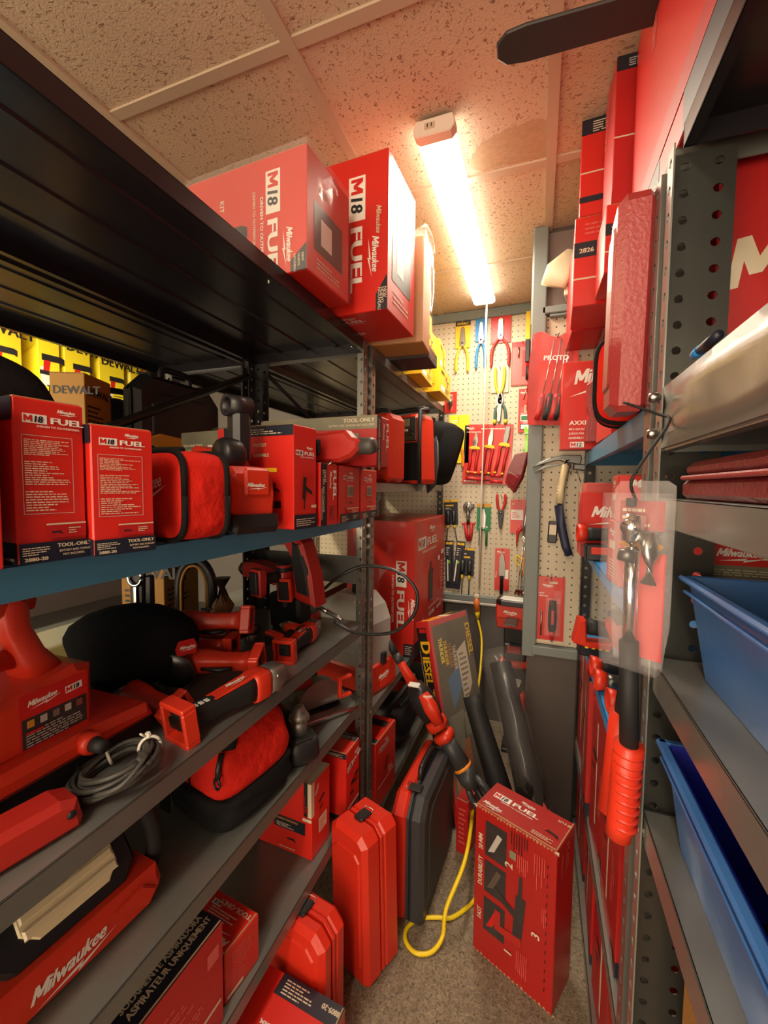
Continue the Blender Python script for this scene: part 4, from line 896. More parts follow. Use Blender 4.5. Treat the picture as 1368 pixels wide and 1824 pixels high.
# ================================================================== FAR LEFT BAY, LOWER SHELF
Z = .634
def bb(f):
    g = f['R']; g.fuel(.10, .79, g.H*.092); g.pic(.50, .46, g.H*.26, 'pack', 0); g.text(.18, .20, g.H*.035, 'HIGHER', 'white_ink', 0, .8, 0, bold=.03).lines(.18, .14, .34, .19, 3, 'white_ink', 2).text(.42, .26, g.H*.03, 'FULL THROTTLE', 'white_ink').text(.42, .20, g.H*.05, '1 SECOND', 'white_ink', 0, .8, 0, bold=.03).text(.70, .26, g.H*.03, 'LOW', 'white_ink').text(.70, .20, g.H*.045, 'GAUGE', 'white_ink', bold=.03)
    g.rect(0, 0, 1, .10, 'navy_card').lines(.3, .02, .6, .08, 3, 'cream_ink', 1).text(.78, .03, g.H*.03, 'LITHIUM', 'cream_ink').rect(.84, .66, .95, .70, 'white_ink').lines(.84, .35, .93, .62, 9, 'white_ink', 7); g.rect(.72, .62, .80, .66, 'white_ink')
    g = f['F']; g.fuel(.76, .70, g.H*.082, -90); g.rect(.86, 0, 1, .10, 'navy_card').lines(.88, .02, .98, .09, 5, 'cream_ink', 2); f['T'].lines(.3, .3, .6, .5, 3, 'cream_ink', 2)
carton('tool_carton', 'largest red carton, on the low shelf of the far left bay', (-.718, 2.225, Z), .36, .60, .66, R(-1.5), 'red_card', bb)
# tank
t = thing('sprayer_tank', 'translucent white tank with black cap on a red base, behind the steel post', 'tank', (-.715, 1.615, Z), (0, 0, R(-14)))
mb = MB(); mb.prism([(-.13, .0), (.13, .0), (.135, .03), (.135, .28), (.11, .34), (.06, .385), (-.05, .385), (-.12, .33), (-.135, .26), (-.135, .03)], 'Y', -.085, .085, 'tank_white', bev=.022)
for i in range(3): mb.box((.05, -.086, .15+.045*i), (.10, .008, .012), 'tank_white', bev=.004)
b = mb.build('tank', t)
mb = MB(); f = Face(mb, (.1365, -.07, .22), (0, 1, 0), (0, 0, 1), .13, .05); f.logo(.1, .3, .022, 0, 'grey_ink'); mb.build('logo', b)
mb = MB(); mb.lathe([(.036, .38), (.038, .385), (.038, .425), (.034, .43), (.01, .432)], 'black_plastic', 24, 'Z', (.03, 0, 0))
for i in range(12): a = i*math.pi/6; mb.box((.03+.038*math.cos(a), .038*math.sin(a), .405), (.005, .005, .036), 'black_plastic', rz=a)
mb.build('cap', t)
mb = MB(); mb.prism([(-.14, .0), (.145, .0), (.15, .02), (.145, .11), (.10, .13), (.07, .10), (-.07, .10), (-.10, .13), (-.14, .11)], 'Y', -.095, .095, 'red_plastic', bev=.008); mb.prism([(.147, .012), (.153, .02), (.147, .10)], 'Y', -.03, .03, 'red_plastic'); s_ = mb.build('base', t)
mb = MB(); f = Face(mb, (.1515, -.055, .035), (0, 1, 0), (-.05, 0, 1), .11, .05); f.logo(.1, .35, .022, 8); mb.build('logo', s_)
mb = MB(); mb.box((.145, .0, .128), (.014, .03, .05), 'black_plastic', bev=.003); mb.build('latch', s_)
# ================================================================== FAR LEFT BAY, BOTTOM SHELF
def b3(f):
    g = f['R']; g.fuel(.15, .82, g.H*.06, 0); g.pic(.5, .52, g.H*.16, 'grinder', 60); g.rect(.1, .30, .9, .31, 'white_ink').lines(.6, .34, .9, .44, 4, 'white_ink', 3)
    g = f['F']; g.pl([(.6, .0), (.92, .0), (.92, .17), (.6, .13)], 'navy_card').lines(.65, .02, .88, .12, 4, 'cream_ink', 2)
    g = f['T']; g.rect(0, 0, 1, .17, 'navy_card').lines(.1, .02, .9, .15, 4, 'cream_ink', 2).rect(.25, .62, .9, .85, 'photo_dark').text(.3, .46, .014, 'POWER', 'white_ink', bold=.03).text(.3, .35, .014, 'TOWER', 'white_ink', bold=.03).text(.3, .24, .014, 'POWER', 'white_ink', bold=.03)
carton('tool_carton', 'tall red carton behind the steel post on the lowest shelf of the far left bay', (-.64, 1.575, .186), .17, .20, .275, R(-4), 'red_card', b3)
t = thing('black_equipment', 'black tool with a coiled hose on the lowest far left shelf', 'power tool', (-.66, 1.95, .186), (0, 0, R(10)))
mb = MB(); mb.loft([(-.12, 0, .10, .14, .16), (-.05, 0, .12, .22, .23), (.05, 0, .12, .20, .22), (.10, 0, .10, .12, .14)], 'black_plastic', 18, 3); mb.build('body', t)
mb = MB(); mb.tube(smooth_path([(.0, -.1, .2), (.05, -.14, .30), (.10, -.08, .34), (.10, 0, .26), (.05, -.08, .22)], 6), .011, 'black_rubber', 8); mb.build('hose', t)
carton('tool_carton', 'red and black striped carton on the lowest far left shelf behind the black tool', (-.66, 2.34, .186), .22, .26, .30, R(2), 'deep_red_card', olive2)
# ================================================================== LEFT: THIRD SHELF (loose tools)
Z = .984
t = thing('tower_light_base', 'large red cordless machine with an upright handle at the left of the tool shelf', 'power tool', (-.790, .375, Z), (0, 0, R(90)))
# local x runs along the shelf away from the viewer, -y faces the aisle
mb = MB(); mb.prism([(-.26, .0), (.20, .0), (.215, .02), (.205, .045), (-.26, .045)], 'Y', -.105, .105, 'black_plastic', bev=.006); mb.build('skirt', t)
mb = MB(); mb.prism([(-.26, .04), (.205, .04), (.190, .070), (.10, .078), (-.26, .078)], 'Y', -.125, .10, 'red_plastic', bev=.012)
mb.prism([(-.26, .07), (.112, .07), (.112, .172), (.085, .180), (.03, .168), (-.06, .155), (-.26, .16)], 'Y', -.088, .088, 'red_plastic', bev=.010); b = mb.build('housing', t)
mb = MB(); mb.loft([(.065, -.02, .165, .09, .06), (.050, -.02, .20, .055, .045), (.035, -.02, .245, .042, .040), (.030, -.02, .285, .046, .046), (.022, -.02, .300, .040, .03)], 'red_plastic', 18, 3, up=(1, 0, 0))
mb.loft([(.06, -.02, .285, .03, .026), (.03, -.02, .290, .042, .034), (-.04, -.02, .275, .040, .032), (-.12, -.02, .262, .04, .032), (-.20, -.02, .262, .04, .032)], 'red_plastic', 16, 3)
mb.loft([(.03, -.02, .20, .03, .03), (-.06, -.02, .215, .034, .034), (-.20, -.02, .215, .034, .034)], 'red_plastic', 14, 3); mb.build('handle', t)
mb = MB(); mb.box((-.08, -.085, .115), (.07, .02, .115), 'dull_red_plastic', bev=.006); mb.box((-.08, -.096, .115), (.035, .006, .08), 'black_plastic', bev=.002); mb.lathe([(.012, -.02), (.014, -.008)], 'black_plastic', 14, 'Y', (-.095, -.09, .085)); mb.build('battery_bay', t)
mb = MB(); f = Face(mb, (.002, -.0885, .072), (1, 0, 0), (0, 0, 1), .098, .092); f.rect(0, 0, 1, 1, 'red_ink').rect(.02, .10, .98, .60, 'photo_dark').logo(.10, .78, .012, 4).m18(.66, .76, .011, 4)
for i in range(5): f.rect(.08+.18*i, .44, .18+.18*i, .56, ('amber_card', 'grey_ink', 'steel', 'grey_ink', 'steel')[i])
f.lines(.06, .13, .95, .40, 6, 'grey_ink', 4).rect(.06, .34, .30, .375, 'red_ink'); f.rect(.36, -.12, .66, .06, 'black_plastic'); mb.build('label', b)
mb = MB(); mb.lathe([(.016, -.012), (.018, -.004), (.018, .01)], 'red_plastic', 18, 'Y', (.075, -.125, .062)); mb.lathe([(.010, -.035), (.012, -.01)], 'black_rubber', 14, 'Y', (.075, -.125, .062)); mb.build('cord_socket', t)
# coiled lead with white ties
t = thing('coiled_power_lead', 'coil of dark flex held by two white cable ties on the tool shelf', 'cord', (-.618, .462, Z+.012), (R(10), R(-14), 0))
rn = random.Random(5); mb = MB()
for k in range(9):
    r0 = .050+rn.uniform(-.010, .008); cx, cy, cz = rn.uniform(-.006, .006), rn.uniform(-.006, .006), .006+.0022*k; ph = rn.uniform(0, 6)
    P = [(cx+r0*1.12*math.cos(a), cy+r0*math.sin(a), cz+.003*math.sin(2*a+ph)) for a in [2*math.pi*i/30 for i in range(31)]]
    mb.tube(P, .0038, 'grey_cord', 7)
mb.tube(smooth_path([(-.05, -.02, .015), (-.075, -.005, .035), (-.07, .01, .06), (-.09, .015, .055)], 6), .0045, 'black_rubber', 8)
mb.tube(smooth_path([(.04, .02, .02), (.075, .0, .03), (.07, -.04, .02), (.03, -.055, .015)], 6), .0035, 'grey_cord', 7); mb.build('flex', t)
for a, nm in ((2.6, 0), (1.0, 1)):
    mb = MB(); c = Vector((.052*1.1*math.cos(a), .050*math.sin(a), .016)); e = Vector((math.cos(a), math.sin(a), 0)); P = [tuple(c+e*(.016*math.cos(q))+Vector((0, 0, .016*math.sin(q)))) for q in [2*math.pi*i/16 for i in range(17)]]
    mb.tube(P, .0026, 'zip_white', 6); mb.box(tuple(c+e*.004+Vector((0, 0, .020))), (.008, .006, .008), 'zip_white', bev=.001); mb.tube([tuple(c+Vector((0, 0, .018))), tuple(c+e*-.01+Vector((.008, .0, .030)))], .0018, 'zip_white', 5); mb.build('cable_tie', t)
t = thing('battery_adapter', 'small plain red plastic block on the near edge of the tool shelf', 'battery', (-.618, .318, Z), (0, 0, R(80)))
mb = MB(); mb.prism([(-.075, 0), (.068, 0), (.072, .012), (.066, .042), (.045, .050), (-.075, .050)], 'Y', -.028, .028, 'dull_red_plastic', bev=.009); b = mb.build('body', t)
mb = MB(); mb.lathe([(.004, -.002), (.006, .0)], 'black_ink', 12, 'Y', (.055, -.0285, .028)); mb.build('hanging_hole', b)
# black cloth bag with badge
t = thing('black_cap_bag', 'black cloth bag with a small red badge between the large red machine and the grinders', 'bag', (-.875, .715, Z), (0, 0, R(60)))
mb = MB(); mb.loft([(-.13, 0, .08, .10, .14), (-.09, 0, .10, .19, .19), (.0, 0, .105, .22, .20), (.08, 0, .09, .18, .16), (.13, 0, .07, .07, .08)], 'black_fabric', 20, 2.3); b = mb.build('body', t, sub=1)
mb = MB(); f = Face(mb, (.055, -.101, .085), (1, .12, 0), (0, .1, 1), .05, .034); f.pl([(.1, 0), (.9, 0), (1, .5), (.85, 1), (.15, 1), (0, .5)], 'red_ink').logo(.2, .42, .010); mb.build('badge', b)
GG = 'loose red cordless tools on the tool shelf'
multi_tool('red and black cordless multi tool with grey metal head along the shelf edge, nearest one', (-.588, .690, Z+.003), (0, 0, R(79)), .96, group=GG)
multi_tool('red and black cordless grinder handle lying near the far end of the shelf edge', (-.640, 1.045, Z+.003), (0, 0, R(97)), .82, group=GG)
grinder('cordless grinder with a red battery loop, lying behind the nearest multi tool', (-.705, .760, Z+.045), (R(70), 0, R(200)), .80, group=GG)
grinder('upper of two red grinders stacked beside the black cloth bag', (-.815, .860, Z+.085), (R(18), 0, R(205)), .86, group=GG, disc=False)
grinder('lower of two red grinders stacked beside the black cloth bag', (-.840, .850, Z+.020), (0, R(0), R(196)), .80, group=GG, disc=False)
grinder('cordless grinder tucked against the large red machine, amber strip showing', (-.760, .610, Z+.012), (R(60), 0, R(170)), .78, group=GG, disc=False)
drill('small red impact driver with silver collar standing nose down among the loose tools', (-.79, 1.02, Z+.165), (0, R(88), R(70)), .72, 'dull_red_plastic', 'nose', GG, 'impact_driver')
drill('bright red drill body leaning beside the impact driver in the middle of the shelf', (-.735, 1.10, Z+.13), (0, R(80), R(100)), .66, 'red_plastic', 'chuck', GG)
drill('stubby red drill lying on its side behind the two shelf edge tools', (-.715, .985, Z+.035), (R(85), 0, R(160)), .60, 'red_plastic', 'nose', GG, 'impact_driver')
grinder('dark red tool with a black switch half hidden behind the impact driver', (-.88, 1.00, Z+.01), (0, 0, R(20)), .8, 'dull_red_plastic', GG, disc=False)
# rotary hammer at the back
t = thing('rotary_hammer', 'large red and black loop handled tool at the back of the tool shelf', 'power tool', (-.800, 1.205, Z), (R(4), R(0), R(-12)))
mb = MB(); mb.prism([(-.16, .16), (-.10, .15), (.02, .15), (.10, .11), (.17, .10), (.16, .20), (.13, .30), (.09, .33), (-.02, .33), (-.06, .31), (-.05, .285), (.05, .29), (.08, .25), (.08, .20), (.02, .20), (-.10, .215), (-.16, .21)], 'Y', -.035, .035, 'dull_red_plastic', bev=.010); mb.build('body', t)
mb = MB(); mb.prism([(.10, .14), (.16, .13), (.15, .22), (.12, .30), (.09, .31), (.085, .24)], 'Y', -.040, .040, 'black_rubber', bev=.008); mb.build('motor_cover', t)
mb = MB(); mb.tube([(-.16, 0, .185), (-.18, 0, .18), (-.20, 0, .178)], [.030, .026, .014], 'black_plastic', 16); mb.build('barrel', t)
mb = MB(); mb.box((.03, 0, .06), (.14, .06, .12), 'black_plastic', bev=.01); mb.build('battery', t)
mb = MB(); f = Face(mb, (-.10, -.0355, .165), (1, 0, 0), (0, 0, 1), .08, .03); f.rect(.1, .1, 1, .9, 'rose_plastic').logo(.2, .4, .014); mb.build('logo', t)
# pipe cleaner with looped cable
t = thing('drain_cleaner', 'drain cleaning tool with steel drum and big black cable loop over the aisle', 'power tool', (-.70, 1.235, Z), (0, 0, 0))
mb = MB(); mb.lathe([(.020, -.022), (.040, -.020), (.043, -.008), (.043, .012), (.036, .022), (.015, .024)], 'cast_metal', 26, 'Y', (-.02, 0, .085)); mb.lathe([(.006, -.03), (.010, -.022)], 'black_ink', 14, 'Y', (-.02, 0, .085)); mb.build('drum', t)
mb = MB(); mb.loft([(-.02, .02, .012, .07, .05), (-.02, .015, .05, .055, .04)], 'dull_red_plastic', 14, 4, up=(1, 0, 0)); mb.build('stand', t)
mb = MB(); mb.tube([(.015, -.01, .075), (.065, -.03, .068)], .0075, 'steel', 10); mb.tube([(.060, -.028, .068), (.13, -.055, .058)], .0055, 'steel', 8)
for i in range(11): a = i/10; mb.lathe([(.005, -.0022), (.0085, 0), (.005, .0022)], 'dark_steel', 10, 'X', (.065+.06*a, -.030-.023*a, .068-.009*a)); 
mb.build('spring_sleeve', t)
pts = [on('Y', 1.175, *p) for p in ((596, 1106), (625, 1124), (665, 1130), (705, 1124), (735, 1098), (744, 1070), (738, 1045), (715, 1022), (680, 1010), (640, 1010), (600, 1030))]+[on('Y', 1.30, 560, 1062), on('Y', 1.32, 520, 1068)]
mb = MB(); mb.tube([tuple(p-Vector((-.70, 1.235, Z))) for p in smooth_path(pts, 6)], .0052, 'black_cord', 8); mb.build('cable', t)
# arch shaped band saw, wrench set, amber glimpses
t = thing('band_saw', 'arched dark saw frame standing at the back of the tool shelf', 'power tool', (-.965, .985, Z), (0, 0, R(12)))
mb = MB(); A = [(.055*math.cos(a), 0, .165+.085*math.sin(a)) for a in [math.pi*i/14 for i in range(15)]]; mb.tube([(.055, 0, .02)]+A+[(-.055, 0, .02)], .014, 'black_plastic', 10); mb.build('frame', t)
mb = MB(); mb.tube([(.040, -.012, .03)]+[(.041*math.cos(a), -.012, .165+.070*math.sin(a)) for a in [math.pi*i/12 for i in range(13)]]+[(-.041, -.012, .03)], .004, 'amber_card', 6); mb.build('blade_guard', t)
mb = MB(); mb.box((0, 0, .012), (.16, .07, .024), 'black_plastic', bev=.005); mb.loft([(.06, 0, .05, .05, .05), (.09, 0, .12, .05, .06), (.085, 0, .20, .04, .05)], 'wood', 12, 3); mb.build('base', t)
t = thing('wrench_rack', 'black holder with two chrome ring wrenches at the back of the tool shelf', 'wrench set', (-.975, .800, Z), (0, 0, R(20)))
mb = MB(); mb.box((0, 0, .13), (.035, .02, .26), 'black_plastic', bev=.004); mb.box((.03, 0, .12), (.018, .02, .24), 'black_plastic', bev=.004); mb.build('holder', t)
for i, z in enumerate((.235, .145)):
    mb = MB(); n_ = 20
    P = [(.017*math.cos(2*math.pi*k/n_), -.014, z+.020*math.sin(2*math.pi*k/n_)) for k in range(n_+1)]; mb.tube(P, .0055, 'chrome', 8, up=(0, 1, 0)); mb.box((0, -.014, z+.045), (.010, .006, .05), 'chrome', bev=.002); mb.build('ring_wrench', t)
carton('tool_carton', 'amber carton glimpsed between the wrenches and the arched saw', (-1.17, 1.05, .982), .14, .20, .26, R(15), 'amber_card', dew(.2), YW)

# ================================================================== LEFT: FOURTH SHELF
Z = .714
t = thing('flood_light', 'black and red site flood light with a cream lens on the fourth left shelf', 'work light', (-.668, .425, Z), (0, 0, R(86)))
# x along the shelf, -y towards the aisle
def rect_oct(x0, x1, z0, z1, c): return [(x0+c, z0), (x1-c, z0), (x1, z0+c), (x1, z1-c), (x1-c, z1), (x0+c, z1), (x0, z1-c), (x0, z0+c)]
mb = MB(); mb.prism([(-.12, .0), (.10, .0), (.125, .03), (.115, .066), (-.125, .066), (-.14, .04)], 'Y', -.042, .05, 'red_plastic', bev=.012); mb.prism([(.03, .055), (.08, .058), (.105, .035), (.09, .015)], 'Y', -.047, -.040, 'red_plastic', bev=.003); b = mb.build('body', t)
mb = MB(); mb.X = Matrix.Translation((0, -.040, .018)) @ Matrix.Rotation(R(-36), 4, 'X')
mb.prism(rect_oct(-.115, .095, .048, .165, .026), 'Y', -.012, .035, 'black_plastic', bev=.006); mb.build('head', t)
mb = MB(); mb.X = Matrix.Translation((0, -.040, .018)) @ Matrix.Rotation(R(-36), 4, 'X')
mb.prism(rect_oct(-.075, .066, .070, .145, .020), 'Y', -.0155, -.010, 'lens_white', bev=.002)
for i in range(3): mb.prism([(-.072, .080+.021*i), (.063, .080+.021*i), (.063, .095+.021*i), (-.072, .095+.021*i)], 'Y', -.020, -.0145, 'lens_white', bev=.003)
mb.build('lens', t)
mb = MB(); f = Face(mb, (-.085, -.0426, .006), (1, 0, 0), (0, 0, 1), .15, .06); f.logo(.0, .38, .030, 2); mb.build('logo', b)
mb = MB(); mb.tube(smooth_path([(.105, .0, .02), (.135, .0, .06), (.128, .0, .13), (.10, .0, .185), (.05, .0, .196), (-.08, .0, .196), (-.12, .0, .17), (-.14, .0, .12)], 5), .015, 'black_rubber', 10); mb.build('roll_cage', t)
mb = MB(); mb.box((-.01, .01, .007), (.24, .09, .012), 'black_rubber', bev=.004); mb.build('feet', t)
# duffel
t = thing('tool_duffel', 'red and black duffel bag with an open black zip on the fourth left shelf', 'bag', (-.672, .800, Z), (0, 0, R(-8)))
def bagmesh(mb, z0, z1, m, wd, top=False, seed=1, puff=1.0):
    rn = random.Random(seed); secs = []; n_ = 28; V = []; K = 7
    for k in range(K+1):
        f_ = k/K; z = z0+(z1-z0)*f_; kk = 1-.10*f_**2*puff-(0.0 if not top else .42*max(0, f_-.55)**1.2*2.2)
        for i in range(n_):
            a = 2*math.pi*i/n_; ca, sa = math.cos(a), math.sin(a); j = 1+.045*math.sin(a*5+k*1.7)+rn.uniform(-.022, .022)
            V.append((math.copysign(abs(ca)**.5, ca)*wd[0]/2*kk*j, math.copysign(abs(sa)**.5, sa)*wd[1]/2*kk*j, z+.006*math.sin(3*a+k)))
    F = [(k*n_+i, k*n_+(i+1) % n_, (k+1)*n_+(i+1) % n_, (k+1)*n_+i) for k in range(K) for i in range(n_)]+[tuple(reversed(range(n_))), tuple(K*n_+i for i in range(n_))]
    mb.add(V, F, m, True)
mb = MB(); bagmesh(mb, .008, .080, 'black_fabric', (.205, .245), False, 2, 0); mb.build('bottom_panel', t, sub=1)
mb = MB(); bagmesh(mb, .070, .222, 'red_fabric', (.198, .236), True, 3); mb.build('body', t, sub=1)
mb = MB(); mb.loft([(-.07, -.095, .19, .03, .012), (-.04, -.070, .218, .055, .014), (.0, -.045, .226, .06, .014), (.045, -.055, .214, .055, .014), (.075, -.085, .178, .03, .010)], 'black_fabric', 12, 2.6); z_ = mb.build('zip_flap', t)
mb = MB(); mb.tube([(.072, -.100, .178), (.075, -.112, .15), (.076, -.114, .13)], .006, 'black_plastic', 8); P = [(.076+.009*math.cos(a), -.116, .122+.012*math.sin(a)) for a in [2*math.pi*i/14 for i in range(15)]]; mb.tube(P, .0025, 'black_plastic', 6, up=(0, 1, 0)); mb.build('zip_pull', z_)
mb = MB(); mb.loft([(-.085, -.125, .01, .035, .006), (-.085, -.124, .10, .035, .006), (-.080, -.10, .19, .035, .006), (-.06, -.03, .228, .035, .006)], 'black_fabric', 10, 4, up=(0, 1, 0)); mb.build('strap', t)
mb = MB(); mb.tube([(-.005, -.121, .078), (-.006, -.121, .13), (-.006, -.113, .17)], .002, 'black_fabric', 6); mb.build('seam', t)
# black tool with chuck
t = thing('right_angle_drill', 'black drill head with a silver chuck pointing up on the fourth left shelf', 'power tool', (-.600, .975, Z), (0, 0, R(-35)))
mb = MB(); mb.loft([(.0, 0, .0, .09, .09), (.0, 0, .012, .104, .104), (0, 0, .045, .100, .100), (0, 0, .062, .085, .080)], 'black_plastic', 20, 3.0, up=(1, 0, 0)); mb.loft([(-.14, 0, .04, .06, .06), (-.10, 0, .045, .065, .065), (-.04, 0, .04, .075, .07)], 'black_rubber', 16, 3); mb.build('body', t)
mb = MB(); mb.prism(rect_oct(-.040, .040, -.036, .036, .014), 'Z', .060, .068, 'black_plastic', bev=.003); mb.build('cover', t)
mb = MB(); mb.lathe([(.022, .066), (.023, .10), (.020, .104), (.026, .106), (.027, .118), (.024, .122), (.019, .128), (.013, .142), (.006, .144)], 'cast_metal', 26, 'Z')
for i in range(22): a = 2*math.pi*i/22; mb.box((.0265*math.cos(a), .0265*math.sin(a), .112), (.003, .003, .012), 'steel', rz=a)
mb.build('chuck', t)
t = thing('black_tool_pouch', 'crumpled black pouch behind the duffel bag on the fourth left shelf', 'bag', (-.89, 1.04, Z), (0, 0, R(40)))
mb = MB(); mb.loft([(-.12, 0, .05, .08, .08), (-.06, 0, .07, .16, .13), (.04, 0, .075, .17, .14), (.12, 0, .05, .09, .09)], 'black_fabric', 18, 2.3); mb.build('body', t, sub=1)
t = thing('black_tool_pouch', 'dark cloth bundle at the near end of the fourth left shelf behind the flood light', 'bag', (-.87, .52, Z), (0, 0, R(80)))
mb = MB(); mb.loft([(-.14, 0, .06, .10, .10), (-.06, 0, .085, .2, .16), (.06, 0, .09, .2, .17), (.14, 0, .05, .09, .09)], 'black_fabric', 18, 2.3); mb.build('body', t, sub=1)
# circular saw
t = thing('circular_saw', 'red circular saw with a silver base plate near the end of the fourth left shelf', 'power tool', (-.665, 1.200, Z+.008), (0, 0, R(58)))
mb = MB(); mb.X = Matrix.Rotation(R(8), 4, 'X'); mb.prism([(-.11, -.07), (.09, -.07), (.12, -.04), (.12, .05), (.10, .07), (-.11, .07)], 'Z', .004, .010, 'steel', bev=.001); mb.box((.0, -.068, .013), (.22, .006, .012), 'chrome', bev=.001); mb.build('base_plate', t)
mb = MB(); mb.X = Matrix.Translation((0, 0, .02)); V = []; n_ = 18
for y in (-.020, .020):
    for i in range(n_+1): a = math.pi*i/n_; V.append((.085*math.cos(a), y, .085*math.sin(a)))
m2 = n_+1; mb.add(V, [(i, i+1, m2+i+1, m2+i) for i in range(n_)]+[tuple(range(m2)), tuple(reversed(range(m2, 2*m2)))], 'cast_metal'); mb.build('blade_guard', t)
mb = MB(); mb.loft([(-.02, .03, .06, .06, .06), (-.02, .09, .065, .065, .065), (-.02, .11, .065, .05, .05)], 'dull_red_plastic', 16, 3); mb.loft([(-.03, .0, .10, .03, .035), (-.10, .0, .105, .03, .03), (-.15, .0, .08, .034, .034), (-.14, 0, .045, .04, .04)], 'dull_red_plastic', 14, 3); mb.build('motor_housing', t)
mb = MB()
for c, d in (((.055, -.045, .075), (.012, .016, .07)), ((.075, -.045, .045), (.048, .016, .012)), ((.075, -.045, .106), (.048, .016, .012))): mb.box(c, d, 'red_plastic', bev=.003)
mb.build('front_handle', t)

# ================================================================== LEFT: FIFTH SHELF
Z = .372
def vac(f):
    g = f['T']; g.rect(0, 0, 1, 1, 'navy_card')
    g.text(.30, .64, .018, 'VACUUM-ONLY', 'cream_ink', 90, 1.0, 0, bold=.03).text(.52, .56, .018, 'SOLAMENTE ASPIRADORA', 'cream_ink', 90, .8, 0, bold=.03).text(.74, .56, .018, 'ASPIRATEUR UNIQUEMENT', 'cream_ink', 90, .8, 0, bold=.03)
    g.text(.35, .12, .020, 'TOOLS SOLD', 'cream_ink', 90, .9, 0, bold=.03).text(.60, .12, .020, 'CORDLESS M18', 'cream_ink', 90, .9, 0, bold=.03).text(.85, .12, .020, 'A TOUTES M18', 'cream_ink', 90, .9, 0, bold=.03)
    g = f['R']; g.lines(.50, .30, .88, .80, 13, 'pink_card', 3).rect(.60, .24, .98, .27, 'cream_ink').rect(.90, .70, .97, .84, 'pink_card').text(.3, .3, .05, 'M18', 'cream_ink', 0, 1, .2, bold=.03)
carton('tool_carton', 'long red carton with a black lettered top edge on the fifth left shelf', (-.620, .430, Z), .085, .42, .215, R(-2), 'deep_red_card', vac)
def small(f):
    g = f['T']; g.text(.95, .88, .016, 'TOOL-ONLY', 'cream_ink', 180, 1, 0, bold=.03).m18(.42, .80, .012, 180).lines(.3, .45, .8, .7, 4, 'cream_ink', 2).logo(.92, .25, .022, 180)
    g = f['R']; g.lines(.2, .2, .8, .9, 9, 'pink_card', 4).rect(.05, .05, .5, .12, 'cream_ink'); f['F'].rect(.75, .75, .98, .98, 'navy_card').pic(.5, .4, .03, 'drill')
carton('tool_carton', 'small red carton lying with lettering upside down on the fifth left shelf', (-.655, .715, Z), .155, .10, .110, R(-6), 'red_card', small)
def lith(f):
    g = f['F']; g.pic(.45, .62, g.H*.20, 'drill', 0, 'dull_red_plastic', 'deep_red_card').rect(.30, .30, .88, .46, 'navy_card').text(.34, .41, g.H*.035, 'COMPACT BRUSHLESS', 'amber_card', 0, .95, 0, bold=.03).lines(.35, .32, .8, .38, 3, 'cream_ink', 3).pic(.62, .18, g.H*.10, 'grinder').lines(.4, .05, .9, .08, 1, 'cream_ink', 3)
    g.rect(.86, .56, .93, 1, 'black_ink').rect(.93, .56, 1, 1, 'cream_ink').text(.88, .60, g.H*.055, 'REDLITHIUM', 'red_ink', 90, .75, 0, bold=.04).text(.94, .60, g.H*.05, 'CP2.0', 'red_ink', 90, .8, 0, bold=.03).rect(.84, .50, 1, .54, 'cream_ink')
    g = f['R']; g.rect(.0, .56, .12, 1, 'cream_ink').logo(.2, .8, g.H*.04, 60).pic(.55, .65, g.H*.14, 'drill', 20).rect(.35, .25, .8, .45, 'cream_ink').lines(.4, .27, .75, .43, 5, 'red_ink', 2)
    f['T'].rect(0, 0, .4, 1, 'cream_ink').rect(.8, 0, 1, 1, 'cream_ink').text(.25, .05, .014, 'COMPACT DRIVER', 'red_ink', 90, .7)
carton('tool_carton', 'red carton with a black and cream battery stripe on the fifth left shelf', (-.678, 1.075, Z), .19, .10, .232, R(-3), 'red_card', lith)
def fb(f):
    g = f['R']; g.fuel(.12, .70, g.H*.075, 14, tag_=False); g.pic(.55, .42, g.H*.20, 'drill').pic(.75, .50, g.H*.14, 'drill').rect(.1, .14, .9, .17, 'white_ink').rect(0, 0, 1, .10, 'navy_card').lines(.1, .01, .9, .09, 3, 'cream_ink', 2)
    g = f['F']; g.rect(.2, .92, 1, 1, 'navy_card').lines(.3, .935, .9, .985, 3, 'cream_ink', 2).rect(.0, .66, .5, .68, 'cream_ink').rect(.0, 0, 1, .06, 'navy_card')
    f['T'].rect(.0, .75, 1, 1, 'navy_card').lines(.1, .78, .9, .97, 4, 'cream_ink', 2).text(.1, .1, .012, 'FUEL', 'cream_ink')
carton('tool_carton', 'red carton with torn dark top flap beside the steel post on the fifth left shelf', (-.612, 1.240, Z), .115, .100, .225, R(-2), 'red_card', fb)

# ================================================================== FLOOR, LEFT SIDE
def low(f):
    g = f['T']; g.rect(.0, .60, .97, .99, 'navy_card') if False else g.rect(.25, .72, 1, 1, 'navy_card')
    g.lines(.32, .76, .80, .97, 5, 'cream_ink', 3).text(.98, .92, .016, '8809-20', 'cream_ink', 180, .9, 0, bold=.03).logo(.97, .50, .018, 180).text(.95, .20, .045, 'FUEL', 'white_ink', 180, 1.5, 0, bold=.03).text(.90, .40, .012, 'DRIVEN TO OUTPERFORM.', 'white_ink', 180, 1.0)
    f['R'].rect(0, .96, 1, 1, 'brown_card')
carton('tool_carton', 'low red carton with torn edge on the floor beneath the fifth left shelf', (-.520, .775, .0), .235, .165, .215, R(-4), 'red_card', low)
blow_case('red hard tool case standing under the bottom left shelf behind the low carton', (-.560, .940, .0), (0, 0, R(-10)), .20, .105, .322, 'case_red', group='red hard tool cases on the floor')
blow_case('taller red hard tool case with a black latch standing at the aisle edge', (-.462, 1.140, .004), (0, R(-2), R(-22)), .155, .150, .445, 'case_red', group='red hard tool cases on the floor')
blow_case('large black and red hard tool case standing on the floor by the steel post', (-.362, 1.475, .0), (0, 0, R(87)), .42, .115, .425, 'case_grey', 'case_red', latches=2)
